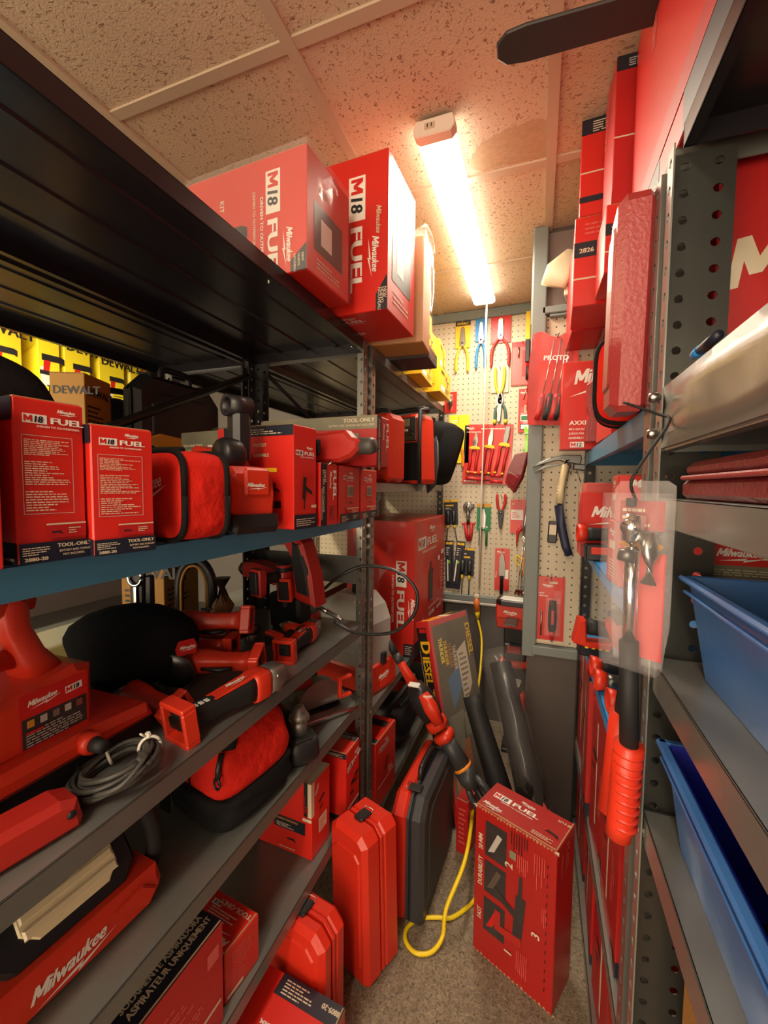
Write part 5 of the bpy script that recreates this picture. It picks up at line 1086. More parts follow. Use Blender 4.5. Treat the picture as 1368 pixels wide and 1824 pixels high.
# leaning firework carton
t = thing('firework_carton', 'tall thin firework box lettered in yellow leaning by the far left shelves', 'box', (-.245, 1.885, .0), (R(-3), R(-14), R(-20)))
mb = MB(); W_, D_, H_ = .070, .34, .86; mb.box((0, 0, H_/2), (W_, D_, H_), 'red_rubber', bev=.002); f = faces(mb, W_, D_, H_)
g = f['F']; g.rect(.0, .0, .74, .97, 'black_ink'); g.text(.16, .90, .072, 'D', 'yellow_card', -90, 1.1, 0, bold=.03); g.text(.16, .82, .055, 'IESEL THUNDER', 'yellow_card', -90, 1.05, 0, bold=.03); g.lines(.02, .2, .10, .85, 1, 'grey_ink', 3, True); g.rect(.2, .945, .7, .965, 'red_ink')
g = f['R']; g.rect(.06, .0, 1, .97, 'poster_dark').rect(.10, .0, .55, .35, 'flame').pl([(.3, .52), (.6, .62), (.62, .74), (.25, .68)], 'sky_blue')
for i in range(4): g.text(.16+.10*i, .90-.02*i, .040, 'THUNDER', ('bright_yellow', 'yellow_card', 'orange_card', 'cream_ink')[i], -90, .6, 0, bold=.03)
g.text(.88, .93, .06, 'DIESEL', 'yellow_card', -90, .9, 0, bold=.03).pl([(.55, .80), (.82, .84), (.84, .60), (.58, .50)], 'cream_ink').lines(.6, .55, .8, .8, 9, 'poster_dark', 4).rect(.5, .36, .9, .48, 'photo_olive').pl([(.1, .36), (.4, .30), (.5, .5), (.12, .5)], 'photo_olive')
g = f['T']; g.rect(0, .0, 1, .45, 'red_ink').rect(.05, .45, .95, .62, 'cream_ink').rect(.0, .64, 1, 1, 'black_ink').text(.35, .66, .035, 'SHOW', 'yellow_card', 90, .7)
for i in range(2):
    for j in range(2): g.rect(.15+.4*i, .08+.18*j, .45+.4*i, .20+.18*j, 'yellow_card')
mb.build('carton', t)
mb = MB(); fc = faces(mb, W_+.006, D_+.006, H_+.006); crinkle(mb, fc['R'], 8, 18, .008, 'clear_film', 12); mb.build('shrink_film', t)
# string trimmer leaning
A, B = Vector((-.440, 1.63, .62)), Vector((-.10, 1.585, .17))
t = thing('string_trimmer', 'red and black cordless pole tool leaning between the firework box and the black case', 'power tool', (0, 0, 0))
def AB(f_, off=(0, 0, 0)): return tuple(A.lerp(B, f_)+Vector(off))
mb = MB(); mb.loft([(*AB(-.06), .06, .06), (*AB(.03), .085, .085), (*AB(.14), .085, .08), (*AB(.20), .07, .07)], 'black_plastic', 16, 4); mb.build('head', t)
mb = MB(); mb.loft([(*AB(.0, (.03, -.035, .015)), .04, .03), (*AB(.10, (.03, -.04, .015)), .05, .05), (*AB(.20, (.03, -.03, .0)), .04, .04)], 'red_plastic', 12, 5); mb.loft([(*AB(-.28), .024, .03), (*AB(-.20), .028, .034), (*AB(-.05), .035, .05)], 'red_plastic', 12, 3)
mb.loft([(*AB(.21), .078, .075), (*AB(.245), .084, .082), (*AB(.28), .078, .076)], 'red_plastic', 16, 3); mb.loft([(*AB(.31), .076, .075), (*AB(.34), .084, .08), (*AB(.37), .072, .07)], 'red_plastic', 16, 3); mb.build('motor_cover', t)
mb = MB(); mb.tube([AB(-.42), AB(-.30)], .016, 'black_rubber', 12); mb.tube([AB(-.31), AB(-.24)], .018, 'case_grey', 12); mb.build('upper_tube', t)
mb = MB(); mb.box(tuple(A+Vector((-.005, -.045, .050))), (.045, .030, .010), 'pale_lens', bev=.003); mb.build('lamp', t)
mb = MB(); f = Face(mb, A+Vector((.035, -.068, .005)), (1, .0, -.7), (.7, 0, 1), .04, .03); f.logo(-.1, .4, .011, 50); mb.build('logo', t)
mb = MB(); mb.tube([AB(.36), AB(.44), AB(.56)], [.034, .033, .036], 'case_grey', 16); mb.build('grip', t)
mb = MB(); mb.tube([AB(.555), AB(.575)], .038, 'orange_rubber', 16); mb.build('ring', t)
mb = MB(); mb.loft([(*AB(.575), .07, .07), (*AB(.64), .09, .06), (*AB(.70), .06, .05)], 'case_grey', 12, 4)
for o in ((.028, 0, .028), (-.026, 0, -.026)): mb.tube([AB(.66, tuple(.6*q for q in o)), AB(.74, o), AB(1.05, o), AB(1.13, tuple(.4*q for q in o))], [.014, .013, .013, .012], 'case_grey', 8)
mb.tube([AB(.70), AB(1.12)], .012, 'black_plastic', 8); mb.build('guard_frame', t)
mb = MB(); mb.tube([AB(1.08), tuple(B.lerp(B+(B-A), .12)), (.0, 1.56, .012)], [.018, .018, .014], 'black_plastic', 10); mb.build('lower_tube', t)
# thin red carton behind, on the floor
carton('tool_carton', 'thin dark red carton standing on the floor behind the black and red case', (-.235, 1.655, .0), .05, .09, .22, R(-15), 'deep_red_card', lambda f: f['F'].lines(.2, .2, .8, .9, 8, 'pink_card', 2))
# ================================================================== PEGBOARD TOOLS (local x right, z up, -y out of the board)
WY = 2.636
def hangpt(px, py): p = on('Y', WY-.01, px, py); return p.x, p.z
def hook(t, z, y=-.03):
    mb = MB(); mb.tube([(0, .0, z), (0, y, z), (0, y-.006, z+.008)], .002, 'steel', 6); mb.build('peg_hook', t)
def card(mb, w_, h, m, z0, y=-.006):
    mb.prism([(-w_/2, z0), (w_/2, z0), (w_/2, z0+h), (-w_/2, z0+h)], 'Y', y-.001, y+.001, m)
    return Face(mb, (-w_/2, y-.001, z0), (1, 0, 0), (0, 0, 1), w_, h)
def pliers_parts(t, L_, hc, spread=.028, flip=False, tip='steel', hl=.58, yo=-.014, tips=None, nose=.010):
    s_ = -1 if flip else 1
    def Z_(v): return v*s_ if not flip else v*s_
    for sg in (-1, 1):
        mb = MB(); P = [(sg*.006, yo, L_*hl), (sg*spread*.75, yo, L_*(hl-.14)), (sg*spread, yo, L_*(hl-.34)), (sg*spread*.98, yo, L_*.03), (sg*spread*1.12, yo, 0)]
        P = [(x, y, (z if not flip else L_-z)) for x, y, z in smooth_path([Vector(p) for p in P], 4)]
        n_ = len(P); mb.tube(P, [.0055+.0035*math.sin(math.pi*min(1, i/n_*1.15)) for i in range(n_)], hc, 8); mb.build('handle', t)
        if tips:
            mb = MB(); z = .012 if not flip else L_-.012; mb.tube([(sg*spread*1.05, yo-.001, z-.012), (sg*spread*1.05, yo-.001, z+.012)], .010, tips, 8); mb.build('grip_end', t)
    mb = MB(); q = [(-.010, L_*(hl-.03)), (.010, L_*(hl-.03)), (.018, L_*(hl+.06)), (.016, L_*(hl+.16)), (nose, L_*.97), (.002, L_), (-.002, L_), (-nose, L_*.97), (-.016, L_*(hl+.16)), (-.018, L_*(hl+.06))]
    if flip: q = [(x, L_-z) for x, z in q]
    mb.prism(q, 'Y', yo-.006, yo+.006, tip, bev=.002); zz = L_*(hl+.06); zz = zz if not flip else L_-zz
    mb.lathe([(.007, -.008), (.008, -.004), (.008, .008)], 'dark_steel', 12, 'Y', (0, yo, zz)); mb.box((0, yo-.0065, (L_*(hl+.3) if not flip else L_-L_*(hl+.3))), (.0012, .001, L_*.22), 'black_ink'); mb.build('jaws', t)
def wall_pliers(label, px, pt, pb, hc, cardm=None, cw=.095, cf=.62, **k):
    x, z1 = hangpt(px, pt); _, z0 = hangpt(px, pb); L_ = z1-z0
    t = thing('pliers', label, 'pliers', (x, WY, z0), (0, R(k.pop('tilt', 0)), 0), 'carded pliers on the back pegboard')
    Lp = L_*k.pop('lp', .88); pliers_parts(t, Lp, hc, **k)
    if cardm:
        mb = MB(); f = card(mb, cw, L_*cf, cardm, L_*(1-cf)+.01)
        f.rect(0, .78, 1, 1, 'navy_card' if cardm == 'yellow_card' else cardm)
        if cardm == 'yellow_card': f.text(.12, .82, .020, 'DEWALT', 'yellow_card', 0, .85, 0, bold=.04)
        elif cardm == 'red_ink': f.logo(.12, .85, .014)
        else: f.lines(.1, .84, .8, .92, 2, 'white_ink', 3)
        mb.build('card', t)
    hook(t, L_-.012); return t
wall_pliers('yellow handled pliers on a black and yellow card', 825, 572, 662, 'yellow_rubber', 'yellow_card', .09, .56, tip='steel', spread=.036)
wall_pliers('blue handled diagonal pliers on a blue card', 858, 562, 656, 'blue_rubber', 'blue_rubber', .07, .52, spread=.026, hl=.55)
wall_pliers('large red handled pliers in a clear and red pack', 893, 555, 652, 'red_rubber', 'red_ink', .115, .60, spread=.050, tip='chrome', nose=.014)
wall_pliers('yellow handled snips hanging handles up over a grey card', 891, 652, 752, 'yellow_rubber', 'grey_ink', .10, .50, flip=True, spread=.026, tip='steel', hl=.5, lp=.98)
wall_pliers('orange handled pliers on a yellow card', 818, 742, 832, 'orange_rubber', 'bright_yellow', .125, .95, spread=.030, tip='cast_metal', lp=.76)
# teal lower handles of the snips belong to a second pair below
wall_pliers('dark green handled pliers with yellow ends under the yellow handled snips', 892, 700, 755, 'teal_grip', None, spread=.030, tips='yellow_rubber', tip='steel', hl=.66, lp=1.0)
wall_pliers('crimping tool with red handles up and black jaws', 893, 880, 942, 'red_rubber', None, flip=True, spread=.024, tip='black_plastic', hl=.48, lp=1, nose=.008)
# red card of three insulated pliers
x, z1 = hangpt(867, 756); _, z0 = hangpt(867, 862)
t = thing('pliers_set', 'red card holding three red insulated pliers and two screwdrivers', 'tool set', (x, WY, z0), (0, R(2), 0))
W_ = .285; H_ = z1-z0; mb = MB(); f = card(mb, W_, H_, 'red_card', 0); f.logo(.03, .93, .014).text(.05, .86, .012, 'SHOP INSULATED', 'white_ink', 0, .9).lines(.35, .92, .9, .96, 1, 'white_ink', 2).lines(.04, .03, .5, .07, 1, 'white_ink', 3)
f.frame(.02, .02, .98, .98, 'clear_blister', .004); mb.build('card', t)
for i, (px_, ln, nz) in enumerate(((-.085, .70, .005), (-.005, .74, .008), (.075, .80, .013))):
    k = bpy.data.objects.new('pliers', None); COL.objects.link(k); k.parent = t; k.location = (px_, -.010, H_*.17); k.rotation_euler = (0, R(4+2*i), 0)
    L_ = H_*ln
    mb = MB()
    for sg in (-1, 1): mb.tube([(sg*.004, -.008, L_*.62), (sg*.022, -.008, L_*.55), (sg*.018, -.008, L_*.3), (sg*.022, -.008, 0)], [.007, .009, .009, .009], 'red_rubber', 8)
    mb.build('handles', k)
    mb = MB(); mb.prism([(-.034, L_*.58), (.034, L_*.58), (.030, L_*.64), (.012, L_*.66), (-.012, L_*.66), (-.030, L_*.64)], 'Y', -.016, .0, 'yellow_rubber', bev=.003)
    for sg in (-1, 1): mb.tube([(sg*.022, -.016, .0), (sg*.022, -.016, .012)], .008, 'yellow_rubber', 8)
    mb.build('guards', k)
    mb = MB(); mb.prism([(-.012, L_*.65), (.012, L_*.65), (.016, L_*.78), (nz, L_), (-nz, L_), (-.016, L_*.78)], 'Y', -.014, -.002, ('chrome', 'steel', 'cast_metal')[i], bev=.002); mb.build('jaws', k)
for i, z in enumerate((.055, .020)):
    mb = MB(); mb.tube([(-.12, -.016, z+.012), (-.10, -.016, z+.012), (.0, -.016, z+.004)], [.008, .012, .010], 'red_rubber', 10); mb.tube([(.0, -.016, z+.004), (.07, -.016, z-.002)], .004, 'black_rubber', 6); mb.tube([(.03, -.017, z), (.10, -.017, z-.006)], [.011, .008], 'red_rubber', 10); mb.build('screwdriver', t)
hook(t, H_-.02)
# small bit card, knife, scrapers, torches
def wall_card(name, label, cat, px, pt, pb, w_, m, pr=None, tilt=0, group=None, y=0):
    x, z1 = hangpt(px, pt); _, z0 = hangpt(px, pb); t = thing(name, label, cat, (x, WY-y, z0), (0, R(tilt), 0), group)
    mb = MB(); f = card(mb, w_, z1-z0, m, 0)
    if pr: pr(f)
    mb.build('card', t); hook(t, z1-z0-.01); return t, z1-z0
t, h = wall_card('hole_saw_bit', 'small red and clear pack with a toothed steel bit', 'drill bit', 803, 698, 735, .075, 'red_card', lambda f: f.logo(.1, .82, .012).rect(.35, .1, .7, .75, 'pink_card'))
mb = MB(); mb.lathe([(.006, .02), (.007, .05), (.016, .052), (.018, .075), (.010, .078), (.008, .10)], 'cast_metal', 14, 'Z', (0, -.022, 0)); mb.build('bit', t)
t, h = wall_card('nut_driver_set', 'black and yellow card with two black capped drivers, upper one', 'screwdriver', 805, 890, 935, .085, 'navy_card', lambda f: f.rect(0, .90, 1, 1, 'yellow_card').rect(.1, .74, .7, .80, 'yellow_card').lines(.1, .62, .7, .70, 2, 'white_ink', 1), -3, 'driver cards on the back pegboard')
for sx in (-.018, .018):
    mb = MB(); mb.tube([(sx, -.018, .09), (sx, -.018, .02), (sx, -.018, .0)], [.013, .013, .009], 'black_plastic', 10); h_ = mb.build('handle', t)
    mb = MB(); mb.tube([(sx, -.018, 0), (sx*1.3, -.018, -.02)], .008, 'yellow_rubber', 8); mb.tube([(sx*1.3, -.018, -.02), (sx*1.8, -.018, -.10)], .0035, 'dark_steel', 6); mb.build('shaft', t)
t, h = wall_card('nut_driver_set', 'black and yellow card with two black capped drivers and long tips, lower one', 'screwdriver', 831, 976, 1026, .095, 'navy_card', lambda f: f.rect(0, .92, 1, 1, 'yellow_card').text(.1, .76, .014, 'KLEIN', 'white_ink', bold=.03).rect(.1, .64, .72, .70, 'yellow_card'), 1, 'driver cards on the back pegboard')
for sx in (-.022, .022):
    mb = MB(); mb.tube([(sx, -.018, .10), (sx, -.018, .03), (sx, -.018, .01)], [.015, .015, .010], 'black_plastic', 10); mb.build('handle', t)
    mb = MB(); mb.tube([(sx, -.018, .01), (sx, -.018, -.02)], .008, 'yellow_rubber', 8); mb.tube([(sx, -.018, -.02), (sx, -.018, -.12)], .0035, 'dark_steel', 6); mb.build('shaft', t)
for i, (px_, tl, lb) in enumerate(((803, -2, 'long black tool card with white markings at the left edge of the pegboard'), (813, 6, 'long black tool card with a yellow knob overlapping its neighbour'))):
    t, h = wall_card('level_tool', lb, 'hand tool', px_, 963, 1048, .055, 'navy_card', lambda f: f.rect(.1, .92, .9, .97, 'yellow_card').lines(.15, .7, .8, .88, 4, 'white_ink', 4).rect(.2, .15, .35, .6, 'white_ink'), tl, y=.012*i)
    mb = MB(); mb.box((.006, -.012, .14), (.022, .010, .22), 'black_plastic', bev=.003); mb.box((-.002, -.018, .17), (.012, .006, .018), 'lime_plastic', bev=.002); mb.build('tool', t)
# ratcheting cutter
x, z1 = hangpt(837, 893); _, z0 = hangpt(837, 964); L_ = z1-z0
t = thing('ratchet_cutter', 'black round headed cutter with short red handles', 'cutter', (x, WY, z0), (0, R(-3), 0))
mb = MB(); mb.lathe([(.026, -.020), (.030, -.016), (.030, -.004), (.026, .0)], 'cast_metal', 24, 'Y', (.0, 0, L_-.035)); mb.lathe([(.010, -.022), (.012, -.019)], 'chrome', 16, 'Y', (0, 0, L_-.035)); mb.box((.025, -.012, L_-.03), (.03, .014, .025), 'dark_steel', bev=.004); mb.build('head', t)
mb = MB(); mb.loft([(0, -.012, L_-.06, .034, .02), (0, -.012, L_*.55, .042, .02), (0, -.012, L_*.42, .03, .02)], 'dark_steel', 12, 3); mb.build('body', t)
mb = MB(); mb.box((0, -.012, L_*.44), (.085, .014, .014), 'red_rubber', bev=.004)
for sg in (-1, 1): mb.tube([(sg*.018, -.012, L_*.42), (sg*.014, -.012, L_*.2), (sg*.006, -.012, 0)], [.010, .012, .008], 'red_rubber', 8)
mb.build('handles', t); hook(t, L_-.01)
t, h = wall_card('pruning_scissors', 'scissors with green handles hanging on a green card', 'scissors', 862, 897, 945, .085, 'green_rubber', lambda f: f.rect(0, .86, 1, 1, 'amber_card').rect(.2, .1, .8, .16, 'cream_ink'))
mb = MB(); mb.prism([(-.012, .01), (.012, .01), (.014, .09), (.004, .135), (-.008, .13), (-.014, .08)], 'Y', -.016, -.008, 'steel', bev=.001); mb.build('blades', t)
for sg in (-1, 1): mb = MB(); mb.tube([(sg*.008, -.012, .02), (sg*.02, -.012, -.01), (sg*.02, -.012, -.095)], .007, 'green_rubber', 8); mb.build('handle', t)
t, h = wall_card('carded_knife', 'red card with a steel bladed knife, handle down', 'knife', 895, 977, 1052, .085, 'red_card', lambda f: f.logo(.12, .90, .013).rect(.7, .28, .95, .5, 'white_ink').text(.14, .3, .012, 'Milwaukee', 'white_ink', 90, .7, .2))
mb = MB(); mb.prism([(-.018, .09), (.018, .09), (.020, .16), (.010, .215), (-.002, .235), (-.016, .20)], 'Y', -.016, -.010, 'cast_metal', bev=.001); mb.build('blade', t)
mb = MB(); mb.loft([(0, -.016, .09, .045, .02), (0, -.016, .075, .028, .02), (0, -.016, -.02, .03, .02)], 'black_rubber', 12, 3); mb.box((0, -.0275, .03), (.012, .003, .06), 'red_rubber', bev=.001); mb.build('handle', t)
# right-hand column of the back board
t, h = wall_card('screwdriver_set', 'clear and red pack with a red screwdriver in the upper right of the back pegboard', 'screwdriver', 931, 608, 686, .12, 'pink_card', lambda f: f.rect(0, .88, 1, 1, 'red_ink').rect(.5, .2, .95, .8, 'red_ink').frame(.02, .01, .98, .99, 'red_ink', .003))
mb = MB(); mb.tube([(.035, -.02, .20), (.035, -.02, .10)], [.012, .014], 'red_rubber', 10); mb.tube([(.035, -.02, .10), (.035, -.02, .03)], [.013, .014], 'black_rubber', 10); mb.tube([(-.02, -.016, .22), (-.02, -.016, .16)], .004, 'steel', 6); mb.build('screwdriver', t)
t, h = wall_card('key_set', 'red card with round green emblems and a hex key', 'hex keys', 938, 692, 770, .085, 'red_card', lambda f: f.logo(.1, .9, .012).rect(.4, .46, .75, .62, 'cream_ink').rect(.45, .48, .7, .60, 'photo_olive').rect(.15, .26, .8, .40, 'white_ink').rect(.2, .28, .75, .38, 'green_rubber').rect(.15, .06, .8, .20, 'black_ink').rect(.2, .08, .7, .18, 'pale_lens'))
mb = MB(); mb.tube([(-.015, -.012, .19), (.005, -.012, .27), (.03, -.012, .20)], .003, 'steel', 6); mb.build('hex_key', t)
x, z1 = hangpt(939, 768); _, z0 = hangpt(937, 815); t = thing('lime_bundle', 'lime green folded blade bundle with a white tie', 'hand tool', (x, WY-.10, z0), (0, R(4), 0))
mb = MB(); mb.prism([(-.02, .0), (.022, .01), (.03, .15), (.01, .17), (.0, .15), (-.02, .17), (-.024, .14), (-.01, .10)], 'Y', -.02, .0, 'lime_plastic', bev=.003); mb.build('body', t)
mb = MB(); mb.tube([(-.025, -.022, .125), (.03, -.022, .13)], .003, 'string_white', 6); mb.tube([(0, 0, .16), (0, .095, .165)], .002, 'steel', 6); mb.build('tie', t)
x, z1 = hangpt(925, 780); _, z0 = hangpt(920, 876); t = thing('bit_case', 'maroon plastic bit case in clear film hanging at a slant', 'tool case', (x-.02, WY-.12, z0+.04), (R(0), R(14), R(-25)))
mb = MB(); mb.prism([(-.045, .0), (.02, -.04), (.045, .05), (.045, .20), (-.03, .17), (-.05, .08)], 'Y', -.02, .015, 'maroon_plastic', bev=.005); mb.prism([(-.03, .02), (.015, -.01), (.03, .05), (-.03, .07)], 'Y', -.025, -.018, 'maroon_plastic', bev=.002); mb.build('case', t)
mb = MB(); fc = Face(mb, (-.05, -.024, .05), (1, 0, .2), (0, 0, 1), .095, .19); crinkle(mb, fc, 7, 7, .01, 'clear_film', 3); mb.tube([(0, 0, .20), (0, .11, .22)], .002, 'steel', 6); mb.build('film', t)
t, h = wall_card('chisel_set', 'red and white card beside a red handled tool with a pointed tip', 'hand tool', 924, 890, 950, .09, 'red_card', lambda f: f.text(.1, .85, .014, '10', 'white_ink').rect(.05, .40, .8, .70, 'white_ink').lines(.1, .45, .7, .65, 4, 'red_ink', 1))
mb = MB(); mb.tube([(.03, -.02, .04), (.0, -.02, .01), (-.005, -.02, -.06), (-.004, -.02, -.09)], [.012, .010, .004, .001], 'red_rubber', 8); mb.build('awl', t)
# hanging bunch: knives, wrenches, orange handled pliers
for i, (px_, pt, pb, m, lb) in enumerate(((935, 870, 950, 'steel', 'folding utility knife with a black and blue handle hanging near the pillar'), (941, 885, 945, 'red_rubber', 'red folding tool hanging behind the utility knife'))):
    x, z1 = hangpt(px_, pt); _, z0 = hangpt(px_, pb); t = thing('utility_knife', lb, 'knife', (x, WY-.03-.02*i, z0), (0, R(6), 0)); L_ = z1-z0
    mb = MB(); mb.loft([(0, -.01, L_, .02, .014), (0, -.01, L_*.8, .034, .02), (0, -.01, L_*.2, .036, .02), (0, -.01, 0, .02, .012)], m, 12, 4); mb.box((0, -.022, L_*.5), (.012, .004, L_*.4), 'black_plastic' if i == 0 else 'dark_steel', bev=.001); mb.tube([(0, 0, L_-.005), (0, .035, L_+.0)], .002, 'steel', 6); mb.build('body', t)
    mb = MB(); mb.box((-.004, -.023, L_*.22), (.012, .004, L_*.15), 'blue_rubber'); mb.build('button', t)
for i in range(4):
    px_ = 922+5*i; x, z1 = hangpt(px_+3, 955+2*i); x0, z0 = hangpt(px_-4, 1050); t = thing('combination_wrench', ('leftmost', 'second', 'third', 'rightmost')[i]+' chrome wrench of the bundle hanging above the small flood light', 'wrench', (x, WY-.035-.012*(i % 2), z0), (0, R(5-1.5*i), 0), 'chrome wrenches in a bundle')
    L_ = z1-z0; mb = MB(); mb.loft([(0, 0, 0, .014, .006), (0, 0, L_*.85, .010, .005)], 'chrome', 8, 3); mb.tube([(.012*math.cos(a), 0, L_-.012+.012*math.sin(a)) for a in [2*math.pi*k/14 for k in range(15)]], .005, 'chrome', 8, up=(0, 1, 0)); mb.prism([(-.018, -.02), (-.008, -.03), (-.005, -.012), (.005, -.012), (.008, -.03), (.018, -.02), (.010, .01), (-.010, .01)], 'Y', -.003, .003, 'chrome', bev=.001); mb.tube([(0, 0, L_-.002), (0, .04, L_+.002)], .002, 'steel', 6); mb.build('body', t)
x, z1 = hangpt(940, 968); _, z0 = hangpt(940, 1022); t = thing('orange_pliers', 'orange handled pliers in front of the chrome wrenches beside the pillar', 'pliers', (x, WY-.07, z0), (0, 0, 0))
pliers_parts(t, z1-z0+.08, 'orange_rubber', spread=.012, hl=.7); mb = MB(); mb.tube([(0, -.01, z1-z0+.07), (0, .065, z1-z0+.075)], .002, 'steel', 6); mb.build('peg_hook', t)
x, z1 = hangpt(928, 985); _, z0 = hangpt(924, 1012); t = thing('yellow_clip', 'small yellow looped clip beside the chrome wrenches', 'clip', (x, WY-.02, z0), (0, R(-15), 0))
mb = MB(); mb.tube([(.014*math.cos(a), -.008, .05+.03*math.sin(a)) for a in [2*math.pi*k/14 for k in range(15)]], .005, 'yellow_rubber', 8, up=(0, 1, 0)); mb.tube([(0, -.008, .08), (0, .018, .084)], .002, 'steel', 5); mb.build('loop', t)
# yellow level high on the pillar side
a = on('Y', 2.60, 944, 480)
t = thing('spirit_level', 'yellow and black tool hanging high at the edge of the pillar', 'level', (a.x, 2.60, 2.20), (0, 0, 0))
mb = MB(); mb.box((0, 0, .19), (.024, .014, .16), 'yellow_card', bev=.002); mb.build('body', t); mb = MB(); mb.box((0, 0, .05), (.024, .016, .13), 'black_plastic', bev=.003); mb.tube([(0, 0, .10), (0, .035, .105)], .002, 'steel', 6); mb.build('handle', t)
# plug and extension lead
p = on('Y', 2.60, 849, 1072)
t = thing('extension_lead', 'yellow extension lead from a clear orange plug down and looping over the floor', 'cord', (0, 0, 0))
mb = MB(); q = on('Y', 2.60, 850, 1088); mb.tube([tuple(p+Vector((0, 0, .025))), tuple(p), tuple(q)], [.012, .019, .020], 'orange_plug', 12); q2 = on('Y', 2.60, 851, 1103); mb.tube([tuple(q), tuple(q2)], [.017, .009], 'yellow_cord', 12); mb.box(tuple(p+Vector((0, 0, .035))), (.030, .026, .022), 'cream_ink', bev=.004); mb.build('plug', t)
cp = [tuple(q2), tuple(on('Y', 2.56, 858, 1140)), tuple(on('Y', 2.40, 855, 1200)), tuple(on('Y', 2.2, 846, 1260)), tuple(on('Y', 2.0, 843, 1340)), tuple(on('Y', 1.75, 843, 1420)), tuple(on('Y', 1.50, 838, 1480)), tuple(on('Y', 1.36, 826, 1540)), (-.240, 1.28, .10), (-.245, 1.255, .03)]
cp += [(-.27, 1.215, .0095), (-.315, 1.195, .0075), (-.355, 1.215, .0075), (-.365, 1.255, .0075), (-.335, 1.30, .0075), (-.28, 1.325, .0075), (-.235, 1.34, .0085), (-.19, 1.395, .0075), (-.155, 1.46, .0075), (-.10, 1.56, .0075), (-.02, 1.60, .0075)]
mb = MB(); mb.tube(smooth_path(cp, 7), .0068, 'yellow_cord', 10); mb.build('flex', t)

# ================================================================== GAP BETWEEN WALL AND PILLAR: stacked lights
t = thing('work_light', 'small red flood light with a white hexagonal lens facing up beside the pillar', 'work light', (-.105, 2.36, .70), (0, 0, R(-4)))
mb = MB(); mb.prism([(-.085, .0), (.085, .0), (.095, .05), (.095, .15), (-.095, .15), (-.095, .05)], 'Y', -.03, .03, 'red_plastic', bev=.006); b = mb.build('frame', t)
mb = MB(); mb.prism([(-.088, -.055), (-.06, -.08), (.06, -.08), (.088, -.055), (.088, .03), (-.088, .03)], 'Z', .135, .165, 'black_plastic', bev=.004); mb.build('bezel', t)
mb = MB(); mb.prism([(-.070, -.045), (-.050, -.065), (.050, -.065), (.070, -.045), (.060, .015), (-.060, .015)], 'Z', .163, .169, 'pale_lens', bev=.001); mb.build('lens', t)
mb = MB(); mb.box((0, -.045, .10), (.17, .03, .07), 'red_plastic', bev=.004); mb.build('front_panel', t)
mb = MB(); f = Face(mb, (-.05, -.0605, .085), (1, 0, 0), (0, 0, 1), .10, .03); f.logo(0, .3, .020); mb.build('logo', b)
mb = MB(); mb.box((.0, .0, -.03), (.10, .05, .10), 'black_plastic', bev=.006); mb.box((0, .04, .07), (.06, .44, .01), 'dark_steel'); mb.build('bracket', t)
t = thing('battery_charger', 'red and black battery device with a red handle bar below the small flood light', 'charger', (-.10, 2.36, .50), (0, 0, 0))
mb = MB(); mb.box((0, 0, .07), (.11, .06, .10), 'black_plastic', bev=.008); mb.box((0, -.034, .09), (.07, .01, .04), 'dull_red_plastic', bev=.003); mb.build('body', t)
mb = MB(); mb.tube([(-.075, -.03, .01), (.085, -.03, .01)], .020, 'red_plastic', 12); mb.box((.0, .02, .01), (.15, .05, .02), 'red_plastic', bev=.003); mb.build('handle_bar', t)
for i, (z, lb) in enumerate(((.31, 'upper black swivel light with a square pale lens'), (.20, 'lower black and red swivel light with a square pale lens'))):
    t = thing('swivel_light', lb+' beside the pillar', 'work light', (-.095+.005*i, 2.34-.09*i, z), (R(8), 0, R(-8)), 'swivel lights in the gap beside the pillar')
    mb = MB(); mb.loft([(0, 0, .0, .06, .06), (0, 0, .05, .085, .08), (0, 0, .095, .095, .09), (0, 0, .10, .085, .08)], 'black_plastic', 16, 4); mb.build('head', t)
    mb = MB(); mb.prism([(-.036, -.028), (-.028, -.036), (.028, -.036), (.036, -.028), (.036, .028), (.028, .036), (-.028, .036), (-.036, .028)], 'Z', .100, .106, 'pale_lens', bev=.001); mb.build('lens', t)
    mb = MB(); mb.loft([(.045, -.02, .06, .03, .05), (.055, -.01, -.03, .035, .06), (.03, 0, -.14, .05, .06)], 'red_plastic', 12, 4, up=(0, 1, 0)); mb.build('arm', t)
t = thing('tool_rack', 'dark upright rack holding the lights in the gap beside the pillar', 'rack', (-.09, 2.52, 0))
mb = MB(); mb.box((0, 0, .33), (.11, .04, .66), 'black_plastic', bev=.006); mb.build('column', t); mb = MB(); mb.box((0, -.06, .012), (.13, .24, .024), 'black_plastic', bev=.006); mb.build('foot', t)
mb = MB(); [mb.box((0, -.09, z), (.05, .16, .012), 'dark_steel') for z in (.19, .485)]; mb.build('arms', t)

# ================================================================== LEANING BLOWER IN ITS BAG AND THE LOOSE TUBE
def leaner(A, B): A, B = Vector(A), Vector(B); return lambda f_, o=(0, 0, 0): tuple(A.lerp(B, f_)+Vector(o))
L = leaner((-.135, 1.86, .70), (.02, 1.60, .27))
t = thing('leaf_blower', 'red leaf blower leaning on the wall, its black tube bagged in clear plastic', 'leaf blower', (0, 0, 0))
mb = MB(); mb.tube([L(0), L(.3), L(.7), L(1.0)], [.046, .047, .052, .056], 'black_rubber', 18); mb.build('nozzle_tube', t)
B0 = Vector(L(1.0)); mb = MB(); d_ = (Vector(L(1))-Vector(L(0))).normalized()
mb.loft([(*(B0-d_*.02), .10, .09), (*(B0+d_*.05), .12, .10), (*(B0+d_*.14), .12, .105), (*(B0+d_*.22), .08, .08)], 'red_plastic', 16, 3.5, up=(0, -1, 0)); b = mb.build('body', t)
mb = MB(); side = d_.cross(Vector((0, -1, 0))).normalized(); nrm = side.cross(d_).normalized(); nrm = -nrm if nrm.y > 0 else nrm
